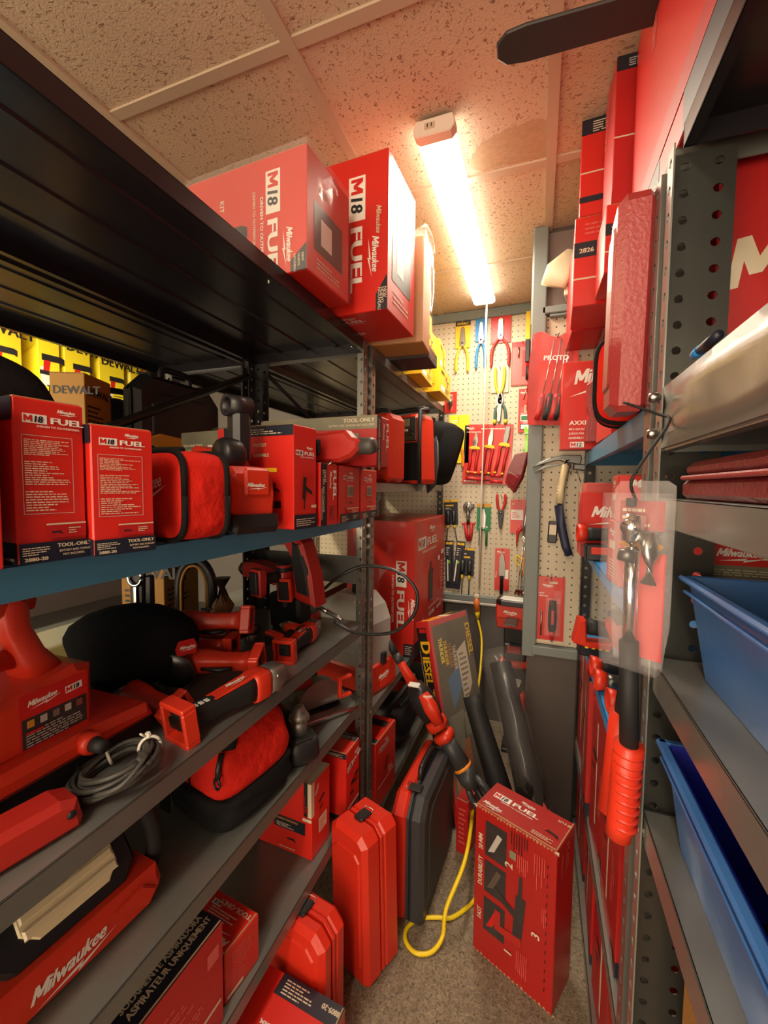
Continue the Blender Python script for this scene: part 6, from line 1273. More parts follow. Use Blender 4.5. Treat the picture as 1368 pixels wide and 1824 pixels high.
for i in range(4):
    for j in range(3):
        c = B0+d_*(.045+.019*j)+nrm*.0515+side*(-.03+.018*i)
        mb.add([tuple(c+d_*a+side*b_+nrm*.001) for a, b_ in ((-.006, -.005), (.006, -.005), (.006, .005), (-.006, .005))], [(0, 1, 2, 3)], 'dark_red_fabric')
f = Face(mb, B0+d_*.13+nrm*.052-side*.03, side, -d_, .06, .02); f.logo(.1, .2, .012); mb.build('vents', b)
mb = MB(); mb.tube([tuple(B0+d_*.20), tuple(B0+d_*.28), (.045, 1.46, .03)], [.03, .028, .024], 'black_rubber', 12); mb.build('intake', t)
mb = MB(); n_ = 18; rn = random.Random(8); V = []; K = 14
for k in range(K+1):
    f_ = -.10+1.12*k/K; c = Vector(L(f_)); r_ = .060+.010*(k == 1)+.003*math.sin(k*1.9)+(.010 if k < 4 else 0)
    for i in range(n_):
        a = 2*math.pi*i/n_; q = c+side*((r_+rn.uniform(-.007, .007)+.03*(k < 5)*(math.cos(a) < -.3))*math.cos(a))+nrm*((r_*.92+rn.uniform(-.006, .006))*math.sin(a)); V.append(tuple(q))
mb.add(V, [(k*n_+i, k*n_+(i+1) % n_, (k+1)*n_+(i+1) % n_, (k+1)*n_+i) for k in range(K) for i in range(n_)]+[tuple(range(n_))], 'grey_film', True); mb.build('plastic_bag', t)
L = leaner((-.255, 1.86, .53), (-.035, 1.66, .05))
mb = MB(); n_ = 22; A_, B_ = Vector(L(0)), Vector(L(1)); ax_ = (B_-A_).normalized(); s1 = ax_.cross(Vector((0, 1, 0))).normalized(); s2 = ax_.cross(s1)
V = []
for c, r_ in ((A_, .038), (A_.lerp(B_, .1), .040), (A_.lerp(B_, .6), .046), (B_, .050)):
    for i in range(n_): a = 2*math.pi*i/n_; V.append(tuple(c+s1*(r_*math.cos(a))+s2*(r_*math.sin(a))))
mb.add(V, [(k*n_+i, k*n_+(i+1) % n_, (k+1)*n_+(i+1) % n_, (k+1)*n_+i) for k in range(3) for i in range(n_)], 'black_rubber', True)
o = mb.build('blower_tube', solid=.003); tag(o, 'plain open black tube leaning in front of the bagged blower', 'tube')
# ================================================================== BIG CARTON ON THE FLOOR
def floorpr(f):
    g = f['F']
    for i, (y0, y1) in enumerate(((.70, .93), (.46, .67), (.20, .42))): g.rect(.14, y0, .42, y1, 'photo_dark').pl([(.18, y0+.03), (.26, y0+.05), (.36, y0+.17), (.30, y0+.18)], ('grey_ink', 'steel', 'red_ink')[i])
    for i, s_ in enumerate(('FAST', 'DURABILITY', '20 MM')): g.text(.11, (.25, .48, .72)[i], .020, s_, 'cream_ink', 90, .85, 0, bold=.03)
    g.pic(.55, .42, .155, 'hammer', 180, 'photo_dark', 'dull_red_plastic').text(.50, .72, .034, '2', 'cream_ink', 90, 1, 0, bold=.03).rect(.46, .79, .54, .84, 'photo_olive').text(.84, .40, .034, '3', 'cream_ink', 90, 1, 0, bold=.03).text(.52, .17, .034, '1', 'cream_ink', 90, 1, 0, bold=.03).lines(.56, .70, .70, .84, 6, 'pink_card', 3, True, .3).lines(.86, .46, .92, .62, 3, 'pink_card', 3, True, .3).lines(.58, .08, .72, .24, 6, 'pink_card', 5, True, .3)
    for i in range(14): g.rect(.905, .12+.058*i, .915, .14+.058*i, 'black_ink')
    g.lines(.48, .82, .70, .97, 7, 'black_ink', 3, True, .3).lines(.76, .70, .90, .92, 5, 'pink_card', 8, True, .25)
    g = f['T']; g.fuel(.10, .52, .0235, 0, True); g.logo(.05, .14, .018, 0).pic(.86, .36, .030, 'grinder', -10).text(.84, .78, .013, '2717-20', 'cream_ink', 0, .9, 0, bold=.03).lines(.68, .08, .92, .2, 3, 'cream_ink', 2)
    g = f['R']; g.text(.25, .93, .020, 'Milwaukee', 'pink_card', -90, .8, .3).text(.50, .96, .030, 'FUEL', 'pink_card', -90, 1.3)
o = carton('tool_carton', 'big worn red hammer drill carton standing on the floor in the aisle', (-.012, 1.290, 0), .252, .132, .480, R(-23.5), 'worn_red_card', floorpr)
mb = MB(); rn = random.Random(4)
for i in range(26):
    f_ = i/25; mb.add([(-.126+.252*f_, -.0665, .476+rn.uniform(-.001, .004)), (-.126+.252*min(1, f_+.04), -.0665, .479), (-.126+.252*f_+.004, -.0662, .472-rn.uniform(0, .006))], [(0, 1, 2)], 'brown_card')
for i in range(20):
    f_ = i/19; mb.add([(-.126+.252*f_, -.0668, .003), (-.126+.252*f_+.010, -.0668, .003), (-.126+.252*f_+.005, -.0668, .008+rn.uniform(0, .006))], [(0, 1, 2)], 'brown_card')
for (x, z) in ((-.126, .478), (.126, .478)): mb.add([(x-.008, -.068, z), (x+.006, -.070, z+.006), (x+.004, -.066, z-.010)], [(0, 1, 2)], 'cream_ink')
e = mb.build('torn_edge', o)

# ================================================================== PILLAR ITEMS
PY = 1.914
t = thing('framing_hammer', 'hammer with cream neck and dark blue grip on the pillar pegboard', 'hammer', (.075, PY-.035, 1.19), (0, R(2), 0))
mb = MB(); mb.loft([(.050, 0, .0, .050, .03), (.034, 0, .035, .050, .034), (.012, 0, .12, .052, .034), (-.004, 0, .20, .056, .034), (-.002, 0, .215, .046, .032)], 'navy_rubber', 16, 3); mb.build('grip', t)
mb = MB(); mb.loft([(-.002, 0, .210, .050, .030), (.0, 0, .26, .046, .026), (.004, 0, .31, .056, .028), (.012, 0, .365, .068, .032), (.012, 0, .388, .060, .030)], 'hammer_cream', 16, 3)
for i in range(5): mb.box((-.001, -.013, .225+.013*i), (.030, .006, .007), 'hammer_cream', bev=.002)
mb.lathe([(.008, -.020), (.009, -.014)], 'steel', 14, 'Y', (.006, 0, .27)); mb.lathe([(.009, -.020), (.010, -.014)], 'steel', 14, 'Y', (.016, 0, .366)); mb.text if False else None; mb.build('handle', t)
mb = MB()
mb.prism([(-.115, .355), (-.09, .375), (-.05, .395), (.0, .408), (.065, .408), (.07, .395), (.065, .370), (.03, .375), (-.02, .385), (-.07, .370)], 'Y', -.010, .010, 'dark_steel', bev=.003)
mb.prism([(-.105, .335), (-.06, .352), (-.02, .362), (.0, .368), (-.02, .372), (-.07, .362)], 'Y', -.020, -.004, 'dark_steel', bev=.002)
mb.prism([(.040, .372), (.085, .372), (.085, .345), (.04, .350)], 'Y', -.014, .014, 'dark_steel', bev=.004); mb.build('head', t)
mb = MB(); mb.box((-.020, -.012, .09), (.036, .016, .09), 'black_plastic', bev=.004); mb.box((-.020, -.021, .10), (.026, .002, .04), 'cream_ink'); mb.build('tag', t)
mb = MB(); mb.tube([(.03, .03, .385), (.03, -.02, .345), (.035, .0, .33)], .0025, 'steel', 6); mb.tube([(.055, .03, .35), (.075, .03, .30)], .002, 'steel', 6); mb.build('peg_hook', t)
t = thing('carded_screwdriver', 'red blister card with a black and red multi-bit screwdriver below the hammer', 'screwdriver', (.060, PY, .800), (0, 0, 0))
mb = MB(); f = card(mb, .110, .285, 'red_card', 0); f.logo(.20, .86, .012).text(.28, .93, .014, '16', 'black_ink', 0, .9, .2).text(.08, .74, .008, 'MOST', 'white_ink', 0, 1, 0, bold=.03).text(.08, .70, .008, 'VERSATILE', 'white_ink', 0, 1, 0, bold=.03).rect(.62, .60, .90, .80, 'pink_card').rect(.45, .90, .75, .935, 'cream_ink').rect(.0, 0, 1, .04, 'cream_ink').frame(.06, .05, .9, .93, 'pink_card', .0015); mb.build('card', t)
mb = MB(); mb.tube([(.010, -.022, .185), (.010, -.022, .17), (.010, -.022, .12), (.010, -.022, .07), (.010, -.022, .055)], [.014, .015, .018, .017, .012], 'black_rubber', 14); mb.box((.010, -.040, .12), (.010, .003, .06), 'red_rubber', bev=.001); mb.build('handle', t)
mb = MB(); mb.tube([(.010, -.022, .055), (.010, -.022, .04), (.010, -.022, .02)], [.013, .010, .006], 'red_rubber', 12); mb.tube([(.010, -.022, .035), (.010, -.022, .012)], .006, 'chrome', 8); mb.tube([(-.034, -.012, .14), (-.034, -.012, .03)], .004, 'steel', 6); mb.build('shaft', t)
mb = MB(); mb.prism([(-.02, .04), (.04, .04), (.04, .20), (-.02, .20)], 'Y', -.044, -.008, 'clear_blister', bev=.006); mb.build('blister', t)
mb = MB(); mb.tube([(.0, 0, .275), (.0, -.04, .275), (0, -.045, .285)], .002, 'steel', 6); mb.tube([(.0, -.012, .275), (0, -.012, .300)], .003, 'steel', 6); mb.build('peg_hook', t)
# red bag of screwdrivers
t = thing('screwdriver_bag', 'red lettered plastic bag of long screwdrivers hanging on the pillar', 'tool set', (.030, PY-.045, 1.72), (0, R(2), R(6)))
mb = MB(); V = []; rn = random.Random(2); nx, nz = 12, 16
for s_ in (-1, 1):
    for j in range(nz+1):
        f_ = j/nz; hw = .082+.012*math.sin(f_*3)
        for i in range(nx+1):
            g_ = i/nx; edge = min(g_, 1-g_, (1-f_)*.7+.02, f_+.02)*4; V.append((-hw+2*hw*g_+rn.uniform(-.003, .003), s_*min(.020, .026*edge)+rn.uniform(-.003, .003), .365*f_+.012*math.sin(g_*9)*(j == nz)))
m2 = (nx+1)*(nz+1); Fq = [(j*(nx+1)+i, j*(nx+1)+i+1, (j+1)*(nx+1)+i+1, (j+1)*(nx+1)+i) for j in range(nz) for i in range(nx)]
k0 = [f for f in Fq]; mb.add(V[m2:], Fq, 'red_card', True); mb.build('back_film', t)
mb = MB(); mb.add(V[:m2], Fq, 'bag_film', True); f = Face(mb, (-.05, -.027, .245), (1, 0, 0), (0, 0, 1), .10, .04); f.text(.1, .2, .026, 'PROTO', 'white_ink', 0, 1.1, 0, bold=.03); mb.build('front_film', t)
for i, (xa, xb) in enumerate(((-.035, .0), (-.005, .025), (.02, .05), (.035, .06))):
    mb = MB(); mb.tube([(xa-.015, -.004, .02), (xa-.008, -.004, .05), (xa, -.004, .11), (xa+.003, -.004, .125)], [.011, .013, .012, .008], ('red_rubber', 'black_rubber', 'red_rubber', 'black_rubber')[i], 10); mb.tube([(xa+.003, -.004, .125), (xb, -.004, .34)], .0028, 'chrome', 6); mb.tube([(xa-.012, -.010, .035), (xa-.003, -.010, .11)], .006, 'black_rubber' if i % 2 == 0 else 'red_rubber', 6); mb.build('screwdriver', t)
mb = MB(); mb.tube([(.01, .045, .352), (.01, -.03, .352), (.01, -.035, .36)], .0025, 'steel', 6); mb.build('peg_hook', t)
t = thing('knee_pad', 'cream woven strap with a wooden block high on the pillar', 'pad', (.085, PY-.05, 2.235), (0, 0, R(-10)))
mb = MB(); mb.loft([(-.05, -.04, .02, .10, .03), (-.03, -.045, .07, .11, .035), (.02, -.03, .11, .10, .03), (.05, -.01, .12, .06, .02)], 'grille_cream', 16, 4, up=(0, 1, 0)); mb.build('pad', t)
mb = MB(); mb.box((.035, .0, -.005), (.09, .08, .035), 'cream_ink', bev=.004); mb.build('block', t)
# ================================================================== RIGHT: TOP SHELF
Z = 2.001
TG = 'red cartons on the top right shelf'
def tall(f): g = f['L']; g.rect(.0, .0, 1, .10, 'deep_red_card').logo(.3, .6, .05, 90, 'pink_card'); g = f['F']; g.rect(.0, .90, .7, 1, 'navy_card').rect(0, .45, 1, .46, 'cream_ink').lines(.1, .92, .6, .98, 4, 'grey_ink', 2); f['B'].rect(0, 0, .5, .25, 'navy_card').text(.1, .1, .02, '2826', 'cream_ink')
def three(f): g = f['F']; g.rect(0, .84, 1, 1, 'navy_card').lines(.1, .86, .9, .98, 5, 'cream_ink', 2).rect(.0, .44, 1, .455, 'cream_ink').rect(.25, .28, .75, .38, 'navy_card').text(.38, .30, .022, '3', 'cream_ink', 0, 1, 0, bold=.03).pic(.5, .2, .04, 'drill').rect(.0, .14, .5, .20, 'navy_card')
carton('tool_carton', 'tallest red carton on the top right shelf, its side bleached by the lamp', (.358, .865, Z+.062), .34, .66, .44, 0, 'red_card', tall, TG)
def strip(f): g = f['L']; g.rect(.62, 0, 1, 1, 'navy_card').rect(.30, 0, .42, 1, 'navy_card').text(.31, .3, .026, '2826', 'cream_ink', 0, 1.1, 0, bold=.03).rect(.05, .4, .25, .5, 'cream_ink')
carton('tool_carton', 'flat dark red carton beneath the tallest red carton on the top right shelf', (.356, .870, Z), .335, .68, .061, 0, 'deep_red_card', strip, TG)
carton('tool_carton', 'red carton behind the tallest one on the top right shelf, reaching the ceiling', (.275, 1.29, Z+.165), .26, .14, .345, R(2), 'deep_red_card', tall, TG)
carton('tool_carton', 'red carton with the number three on its end, upper right shelf stack', (.235, 1.475, Z+.255), .29, .16, .268, R(-3), 'red_card', three, TG)
def low2(f): g = f['F']; g.rect(0, .55, 1, .72, 'navy_card').text(.05, .60, .018, '2826', 'cream_ink', 0, 1.1, 0, bold=.03).rect(0, .3, 1, .32, 'cream_ink').lines(.1, .8, .8, .95, 3, 'pink_card', 4)
carton('tool_carton', 'red carton under the ceiling high one on the top right shelf', (.265, 1.295, Z), .26, .16, .164, R(1), 'red_card', low2, TG)
carton('tool_carton', 'red carton under the numbered one, its side pale in the lamp light', (.215, 1.500, Z), .27, .20, .254, R(-2), 'red_card', low2, TG)
carton('tool_carton', 'farthest red carton on the top right shelf, above the pillar pegboard', (.215, 1.735, Z), .26, .22, .30, R(2), 'deep_red_card', low2, TG)
# ================================================================== RIGHT: SECOND SHELF
Z = 1.604
def bigM(f): f['F'].text(.05, .46, .105, 'Milwaukee', 'cream_ink', 8, .85, .3, bold=.035).pl([(.03, .26), (.6, .44), (.52, .36), (1, .52), (.45, .30), (.52, .36)], 'cream_ink')
carton('tool_carton', 'large red carton with big cream lettering behind the near right posts', (.412, .925, Z), .31, .16, .385, 0, 'deep_red_card', bigM)
blow_case('rose red hard case with ribbed edges standing upright behind the near right post', (.180, .928, Z), (0, R(-4), R(88)), .13, .125, .372, 'rose_plastic', group=None)
t = soft_bag('rounded red zip pouch with black piping on the second right shelf', (.235, 1.115, Z), (0, 0, R(-8)), .245, .09, .205, 'red_fabric', name='tool_pouch')
t.location = (.235, 1.10, Z)
def axe(f):
    g = f['F']; g.text(.18, .74, .066, 'Milwaukee', 'white_ink', 8, .8, .3, bold=.035).pl([(.1, .60), (.7, .74), (.6, .68), (1, .78), (.55, .64), (.6, .68)], 'white_ink').text(.12, .28, .022, 'AXXIS', 'white_ink', 0, 1.1, 0, bold=.03)
    for i in range(3): g.text(.12, .22-.05*i, .010, ('M12 HEATED', 'JUEGO PARA', 'ENSEMBLE POUR')[i], 'white_ink')
    g.m18(.16, .03, .020, 0, ('M', '12')); f['L'].text(.4, .9, .022, 'Milwaukee', 'white_ink', -90, .8, .3).rect(.1, .02, .3, .14, 'cream_ink')
carton('tool_carton', 'red carton with white slanted lettering at the far end of the second right shelf', (.170, 1.74, Z-.0), .20, .085, .315, R(3), 'red_card', axe)
t = thing('belt_clip', 'red plastic clip hanging in front of the white lettered carton', 'clip', (.165, 1.655, Z+.02), (0, 0, 0))
mb = MB(); mb.prism([(-.02, .0), (.025, .0), (.03, .07), (.012, .09), (.015, .12), (.03, .13), (.025, .20), (.0, .215), (-.02, .20), (-.018, .12), (-.01, .09), (-.02, .05)], 'Y', -.012, .012, 'rose_plastic', bev=.004); mb.build('clip', t); mb = MB(); mb.prism([(-.012, .03), (.012, .03), (.012, .19), (-.012, .19)], 'Y', .012, .03, 'red_plastic', bev=.003); mb.build('body', t)
def rc(f): f['F'].lines(.1, .2, .8, .8, 5, 'cream_ink', 3).rect(.1, .8, .5, .95, 'lime_plastic')
carton('tool_carton', 'red carton with cream print lying between the zip pouch and the lettered carton', (.27, 1.38, Z), .20, .24, .13, R(2), 'red_card', rc)
t = thing('marker_pen', 'dark blue pen resting on the raised front of the near right shelf', 'pen', (.1735, .585, 1.6245), (0, R(90), R(90)))
mb = MB(); mb.tube([(0, 0, -.035), (0, 0, .02)], .0055, 'navy_card', 10); mb.build('barrel', t); mb = MB(); mb.tube([(0, 0, .018), (0, 0, .040)], [.0065, .005], 'blue_rubber', 10); mb.build('cap', t)
carton('tool_carton', 'plain dark package under the bleached raised front of the near right shelf', (.42, .30, 1.531), .30, .60, .07, 0, 'navy_card', None)
# maroon flat case
t = thing('flat_tool_case', 'flat maroon textured tool case on the near right shelf at eye level', 'tool case', (.385, .19, 1.448))
mb = MB(); mb.box((0, .0, .013), (.40, 1.0, .026), 'maroon_plastic', bev=.006); mb.build('base', t); mb = MB(); mb.box((0, 0, .039), (.395, .995, .022), 'maroon_plastic', bev=.008); mb.box((-.200, 0, .028), (.010, .98, .006), 'rose_plastic', bev=.002); mb.build('lid', t)
# ================================================================== RIGHT: THIRD SHELF (1.233)
Z = 1.234
def m12(f):
    g = f['F']; g.text(.16, .62, .050, 'Milwaukee', 'white_ink', 0, .8, .3, bold=.035).pl([(.1, .50), (.7, .58), (.6, .53), (1, .62), (.55, .47), (.6, .53)], 'white_ink'); g.rect(0, 0, 1, .20, 'maroon_plastic').m18(.10, .11, .018, 0, ('M', '12')).text(.45, .11, .020, 'TOOL-ONLY', 'white_ink', 0, 1, 0, bold=.03).text(.08, .03, .014, '2408-20', 'cream_ink', 0, 1, 0, bold=.03); f['L'].logo(.3, .8, .02, 60)
carton('tool_carton', 'red twelve volt carton with white lettering at the far end of the third right shelf', (.225, 1.60, Z), .18, .10, .215, R(2), 'red_card', m12)
t = m12_body('black and red compact tool resting in front of the twelve volt carton', (.225, 1.505, Z+.055), (0, 0, R(4)), 1.0)
t = thing('steel_part_box', 'small black and red battery pack under the compact tool on the third right shelf', 'battery', (.195, 1.49, Z))
mb = MB(); mb.box((0, 0, .025), (.10, .06, .05), 'black_plastic', bev=.004); mb.build('body', t); mb = MB(); mb.box((-.005, -.032, .032), (.06, .005, .022), 'red_plastic', bev=.002); mb.build('label', t)
carton('tool_carton', 'clear and maroon package lying on top of the twelve volt carton', (.225, 1.60, Z+.216), .16, .09, .03, R(4), 'pink_card', None)
def st(f):
    g = f['L']; g.logo(.2, .8, .016, 0).rect(.2, .45, .7, .58, 'cream_ink').pic(.5, .3, .02, 'drill').lines(.2, .05, .8, .15, 3, 'cream_ink', 2); g = f['F']; g.text(.2, .74, .024, 'Milwaukee', 'white_ink', 0, .8, .3, bold=.03).lines(.1, .1, .6, .3, 3, 'cream_ink', 5)
def st2(f):
    g = f['F']; g.logo(.15, .82, .018).pic(.55, .58, .04, 'drill', 20).rect(.1, .12, .9, .22, 'cream_ink').lines(.1, .3, .5, .5, 4, 'cream_ink', 2); g = f['L']; g.logo(.2, .8, .014).rect(.2, .55, .7, .68, 'cream_ink').lines(.2, .1, .8, .4, 6, 'cream_ink', 7)
carton('tool_carton', 'lower red carton of the pair stacked by the near right post', (.225, 1.145, Z), .105, .115, .150, R(4), 'red_card', st2, 'pair of stacked red cartons on the third right shelf')
carton('tool_carton', 'upper red carton of the pair stacked by the near right post', (.240, 1.160, Z+.151), .13, .13, .108, R(-3), 'red_card', st, 'pair of stacked red cartons on the third right shelf')
def ob(f): g = f['F']; g.rect(0, 0, 1, .30, 'photo_olive').lines(.02, .08, .4, .24, 3, 'cream_ink', 2).rect(.22, .45, .62, .85, 'cream_ink').lines(.36, .5, .6, .8, 3, 'grey_ink', 3).logo(.04, .5, .018)
def ob2(f): g = f['F']; g.rect(0, 0, 1, .22, 'navy_card').lines(.02, .06, .4, .18, 3, 'cream_ink', 2).text(.04, .80, .020, 'FUEL', 'pink_card', 0, 1.5, 0, bold=.03).rect(.2, .35, .5, .62, 'cream_ink').logo(.02, .4, .018)
carton('tool_carton', 'red carton with a black band seen under the near right shelf, lower of two', (.43, .905, Z), .34, .16, .082, 0, 'red_card', ob2, 'wide red cartons seen between the near right shelves')
carton('tool_carton', 'red carton with olive band and white label, upper of two under the near right shelf', (.43, .905, Z+.083), .34, .16, .074, 0, 'red_card', ob, 'wide red cartons seen between the near right shelves')
# ================================================================== RIGHT: FOURTH SHELF (.905) compact tools
Z = .906
t = thing('compact_reciprocating_saw', 'black topped compact saw with red vented body on the fourth right shelf', 'power tool', (.305, 1.52, Z+.085), (0, R(4), R(6)))
mb = MB(); mb.loft([(-.08, 0, -.01, .08, .08), (-.06, 0, .0, .095, .12), (.02, 0, .0, .10, .13), (.08, 0, -.01, .08, .10)], 'red_plastic', 18, 3.5)
for i in range(5): mb.box((-.035+.0*i, -.049, -.035+.012*i), (.04, .006, .004), 'black_ink')
b = mb.build('body', t)
mb = MB(); mb.loft([(-.075, 0, .045, .085, .04), (-.03, 0, .062, .10, .06), (.06, 0, .058, .10, .06), (.10, 0, .02, .08, .06)], 'black_rubber', 16, 3); mb.build('top_cover', t)
mb = MB(); mb.loft([(-.07, 0, .005, .05, .05), (-.12, 0, .008, .048, .048), (-.145, 0, .010, .05, .052)], 'black_rubber', 14, 2.5); mb.build('grip', t)
mb = MB(); mb.prism([(-.185, -.045), (-.14, -.055), (-.07, -.055), (-.07, -.03), (-.145, -.035), (-.155, .035), (-.175, .035)], 'Y', -.028, .028, 'red_plastic', bev=.005); mb.build('loop', t)
mb = MB(); mb.box((-.115, 0, -.065), (.10, .05, .035), 'black_plastic', bev=.004); [mb.box((-.145+.02*i, -.026, -.052), (.010, .003, .006), 'yellow_card') for i in range(4)]; mb.box((-.05, 0, -.077), (.10, .04, .015), 'black_plastic', bev=.004); mb.build('battery', t)
mb = MB(); f = Face(mb, (-.055, -.0515, .012), (1, 0, 0), (0, 0, 1), .06, .02); f.logo(.1, .3, .013); mb.build('logo', b)
MG = 'compact tools pointing out of the fourth right shelf'
for i, (y, kind, lb, dz, rz, x) in enumerate(((1.375, 0, 'red socketed compact tool next to the largest compact saw', 0, 4, .265), (1.27, 2, 'plain grey steel ended compact tool, second from the large saw', .0, 0, .265), (1.165, 1, 'black and grey bodied compact tool with rounded nose, third from the large saw', .0, 6, .280), (1.04, 0, 'compact tool with a flared red socket nearest the near right post', .0, 2, .272))):
    m12_body(lb, (x, y, Z+dz), (0, 0, R(rz)), 1.0, kind, MG)
carton('tool_carton', 'blue sheet of card lying at the back of the fourth right shelf', (.47, 1.2, Z), .22, .5, .004, 0, 'shelf_blue', None, tops=False)
# ================================================================== RIGHT: FIFTH SHELF (.43)
Z = .431
def lowR(f): g = f['L']; g.lines(.4, .15, .55, .9, 1, 'cream_ink', 2, True).logo(.75, .3, .035, 90, 'pink_card').pic(.3, .6, .06, 'drill').rect(.75, 0, 1, .1, 'navy_card').lines(.78, .02, .97, .09, 3, 'cream_ink', 1); g = f['F']; g.lines(.2, .1, .5, .8, 6, 'cream_ink', 4).rect(.0, 0, .3, .1, 'navy_card'); f['T'].rect(.0, .0, 1, .2, 'navy_card').lines(.1, .3, .4, .8, 4, 'cream_ink', 2)
LG = 'tall red cartons on the fifth right shelf'
for i, (y, d, h, lb) in enumerate(((1.725, .22, .44, 'farthest tall red carton on the fifth right shelf, next to the pillar'), (1.505, .19, .43, 'second farthest tall red carton on the fifth right shelf'), (1.29, .20, .405, 'third tall red carton on the fifth right shelf, counting from the pillar'), (1.06, .22, .335, 'tall red carton on the fifth right shelf closest to the near right post'))):
    carton('tool_carton', lb, (.300-.012*(i == 1), y, Z), .24, d, h, R((2, -2, 3, 0)[i]), 'worn_red_card', lowR, LG)
# ================================================================== RIGHT: BOTTOM SHELF
Z = .076
for i, (y, d, h, lb) in enumerate(((1.70, .26, .27, 'farthest dark red carton on the bottom right shelf'), (1.41, .25, .30, 'middle dark red carton on the bottom right shelf'), (1.11, .28, .29, 'nearest dark red carton on the bottom right shelf'))):
    carton('tool_carton', lb, (.310, y, Z), .25, d, h, R((1, -2, 2)[i]), 'deep_red_card', lowR, 'dark red cartons on the bottom right shelf')
# ================================================================== NEAR RIGHT BAY: BINS
def bin_(label, loc, w_, d, h, m, inner=None, flare=.02):
    t = thing('storage_bin', label, 'bin', loc, (0, 0, 0), 'blue bins in the near right bay')
    mb = MB(); r = lambda k, z: [(-w_/2-k, -d/2-k, z), (w_/2+k, -d/2-k, z), (w_/2+k, d/2+k, z), (-w_/2-k, d/2+k, z)]
    V = r(-flare, 0)+r(0, h)+r(-.004, h)+r(-flare-.004, .004)
    F = [(3, 2, 1, 0)]+[(i, (i+1) % 4, 4+(i+1) % 4, 4+i) for i in range(4)]+[(8+i, 8+(i+1) % 4, 12+(i+1) % 4, 12+i)[::-1] for i in range(4)]+[(12, 13, 14, 15)]
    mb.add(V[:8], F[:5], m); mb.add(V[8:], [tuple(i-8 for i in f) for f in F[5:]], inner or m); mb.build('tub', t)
    mb = MB()
    for (x0, y0), (x1, y1) in (((-1, -1), (1, -1)), ((1, -1), (1, 1)), ((1, 1), (-1, 1)), ((-1, 1), (-1, -1))):
        a, b_ = Vector((x0*(w_/2+.004), y0*(d/2+.004), h)), Vector((x1*(w_/2+.004), y1*(d/2+.004), h)); c = (a+b_)/2; mb.box((c.x, c.y, h-.003), (max(abs(a.x-b_.x)+.012, .014), max(abs(a.y-b_.y)+.012, .014), .008), m, bev=.003)
        mb.box((c.x*1.006, c.y*1.004, h-.02), (max(abs(a.x-b_.x)-.02, .006), max(abs(a.y-b_.y)-.02, .006), .004), m, bev=.001)
    mb.build('rim', t); return t
bin_('upper blue plastic bin with something round and red inside, near right bay', (.385, .36, 1.196), .36, .70, .140, 'bin_blue')
t = thing('red_ball_bag', 'rounded red object sitting in the upper blue bin', 'pouch', (.36, .46, 1.205))
mb = MB(); mb.loft([(0, 0, .0, .14, .14), (0, 0, .03, .20, .20), (0, 0, .09, .19, .19), (0, 0, .13, .12, .12), (0, 0, .145, .05, .05)], 'red_plastic', 22, 2.2, up=(1, 0, 0)); mb.build('body', t); mb = MB(); mb.tube([(-.02, 0, .143), (0, 0, .16), (.02, 0, .143)], .006, 'black_rubber', 8); mb.build('loop', t)
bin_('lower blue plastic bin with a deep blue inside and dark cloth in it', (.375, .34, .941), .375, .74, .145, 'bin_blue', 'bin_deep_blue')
t = thing('dark_cloth', 'dark folded leather cloth draped in the lower blue bin', 'cloth', (.36, .40, .950), (0, 0, 0))
mb = MB(); V = []; nx, ny = 10, 12; rn = random.Random(6)
for j in range(ny+1):
    for i in range(nx+1): V.append((-.13+.26*i/nx, -.2+.36*j/ny, .05+.055*math.sin(i*.7+j*.3)+.02*math.sin(j*.9)+.02*(j/ny)+rn.uniform(-.004, .004)))
mb.add(V, [(j*(nx+1)+i, j*(nx+1)+i+1, (j+1)*(nx+1)+i+1, (j+1)*(nx+1)+i) for j in range(ny) for i in range(nx)], 'black_fabric', True); mb.build('cloth', t, solid=.008)
t = thing('carded_pack', 'white and red blister pack at the near end of the lower blue bin', 'package', (.255, .335, .960), (R(0), R(8), R(20)))
mb = MB(); mb.box((0, 0, .06), (.07, .012, .12), 'cream_ink', bev=.004); mb.build('card', t); mb = MB(); f = Face(mb, (-.035, -.007, .0), (1, 0, 0), (0, 0, 1), .07, .12); f.rect(0, 0, 1, .55, 'red_ink').logo(.1, .3, .014); mb.box((-.038, 0, .06), (.004, .014, .12), 'black_plastic'); mb.build('print', t)
carton('storage_carton', 'orange brown cardboard carton on the lowest near right shelf', (.40, .42, .451), .34, .60, .34, 0, 'orange_card', None)
# ================================================================== LONG RATCHETS HANGING ON THE NEAR POST
t = thing('carded_ratchet', 'chrome headed ratchet in a clear red backed pack tied to the near right post', 'ratchet', (.133, .675, 1.21), (R(0), 0, R(-30)))
mb = MB(); mb.prism([(-.030, .0), (.032, .0), (.040, .06), (.040, .255), (.030, .262), (-.030, .262), (-.038, .25), (-.036, .06)], 'Y', .010, .012, 'clear_blister'); f = Face(mb, (-.036, .0098, .0), (1, 0, 0), (0, 0, 1), .072, .26); f.rect(.5, .04, .95, .62, 'red_ink').rect(.1, .74, .9, .9, 'rose_plastic').lines(.15, .76, .85, .88, 3, 'cream_ink', 3).pl([(.1, .66), (.5, .72), (.9, .66), (.8, .62), (.3, .63)], 'amber_card'); mb.build('card', t)
mb = MB(); mb.prism([(-.036, .0), (.036, .0), (.040, .06), (.040, .245), (-.040, .245), (-.040, .06)], 'Y', -.030, .009, 'clear_blister', bev=.006); mb.build('blister', t)
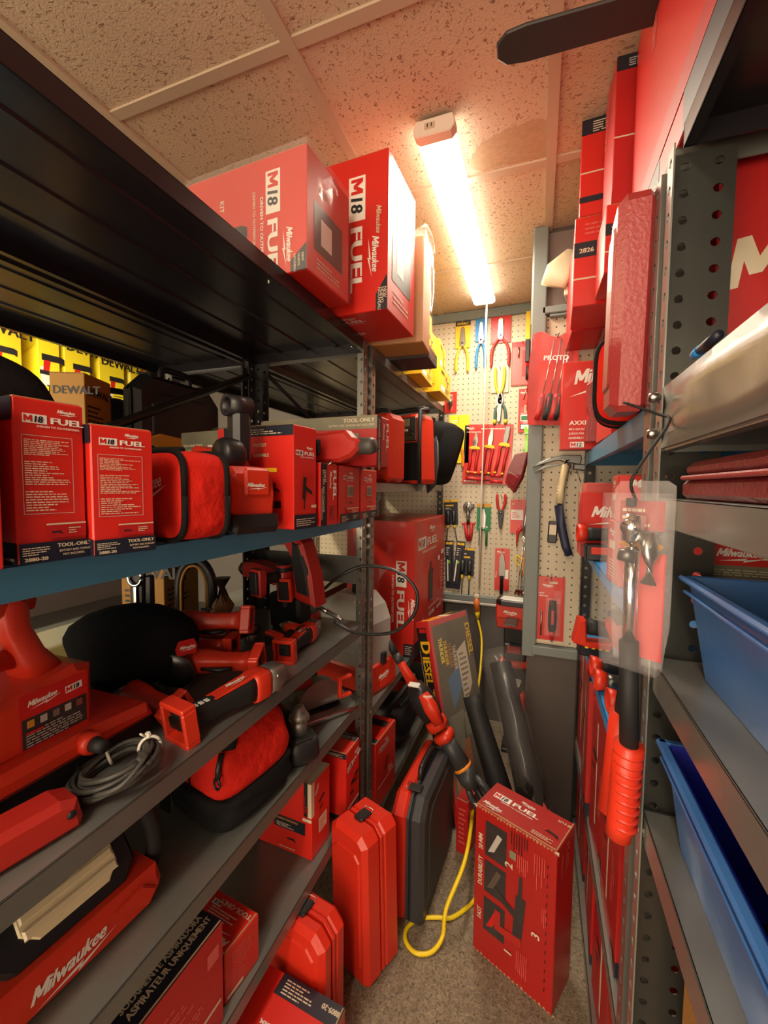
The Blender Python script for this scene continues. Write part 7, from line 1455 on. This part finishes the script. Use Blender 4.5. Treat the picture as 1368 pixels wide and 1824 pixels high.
mb = MB(); mb.loft([(-.006, -.006, .165, .020, .020), (-.006, -.006, .180, .038, .024), (-.004, -.006, .200, .044, .026), (-.002, -.006, .215, .030, .022)], 'chrome', 18, 2.5); mb.lathe([(.010, -.026), (.012, -.018)], 'chrome', 16, 'Y', (-.004, -.002, .198)); mb.loft([(.016, -.004, .12, .012, .02), (.018, -.004, .16, .02, .02), (.012, -.004, .19, .014, .02)], 'steel', 12, 3); mb.build('ratchet_head', t)
mb = MB(); mb.tube([(-.006, -.006, .17), (-.004, -.006, .03)], .0085, 'chrome', 12); mb.tube([(-.008, -.012, .165), (-.010, -.012, .150)], .012, 'dark_steel', 10); mb.build('shaft', t)
mb = MB(); mb.tube([(-.004, -.006, .035), (.002, -.004, -.12)], .0125, 'black_rubber', 16); mb.build('tube', t)
mb = MB(); mb.tube([(.002, -.004, -.115), (-.002, -.002, -.165), (-.006, .0, -.24), (-.008, .0, -.262)], [.020, .019, .0185, .017], 'red_plastic', 18)
for i in range(9): z = -.125-.014*i; mb.tube([(.0015-.0004*i, -.0035+.0004*i, z), (.0012-.0004*i, -.0035+.0004*i, z-.004)], .0202-.0002*i, 'red_plastic', 18)
mb.build('grip', t)
mb = MB(); mb.tube(smooth_path([(-.005, .0, .235), (-.008, -.012, .262), (.006, .004, .30), (.022, .030, .345), (.0, .05, .36), (-.05, .06, .385)], 5), .0022, 'black_rubber', 6); mb.box((-.006, -.014, .232), (.012, .006, .012), 'black_plastic', bev=.001); mb.build('cable_tie', t)
t = thing('long_ratchet', 'second long black ratchet handle with red grip behind the packed one', 'ratchet', (.130, .755, .93), (0, R(3), 0))
mb = MB(); mb.tube([(0, 0, .14), (.004, 0, .30)], .0135, 'black_rubber', 14); mb.build('tube', t)
mb = MB(); mb.tube([(0, 0, .17), (-.001, 0, .10), (-.004, 0, .0)], [.020, .0195, .018], 'red_plastic', 16); mb.build('grip', t)
mb = MB(); mb.tube([(.004, 0, .295), (.006, 0, .40)], .008, 'steel', 10); mb.tube([(.006, 0, .395), (.02, -.004, .46), (.035, -.004, .47)], .0022, 'black_rubber', 6); mb.build('shaft', t)
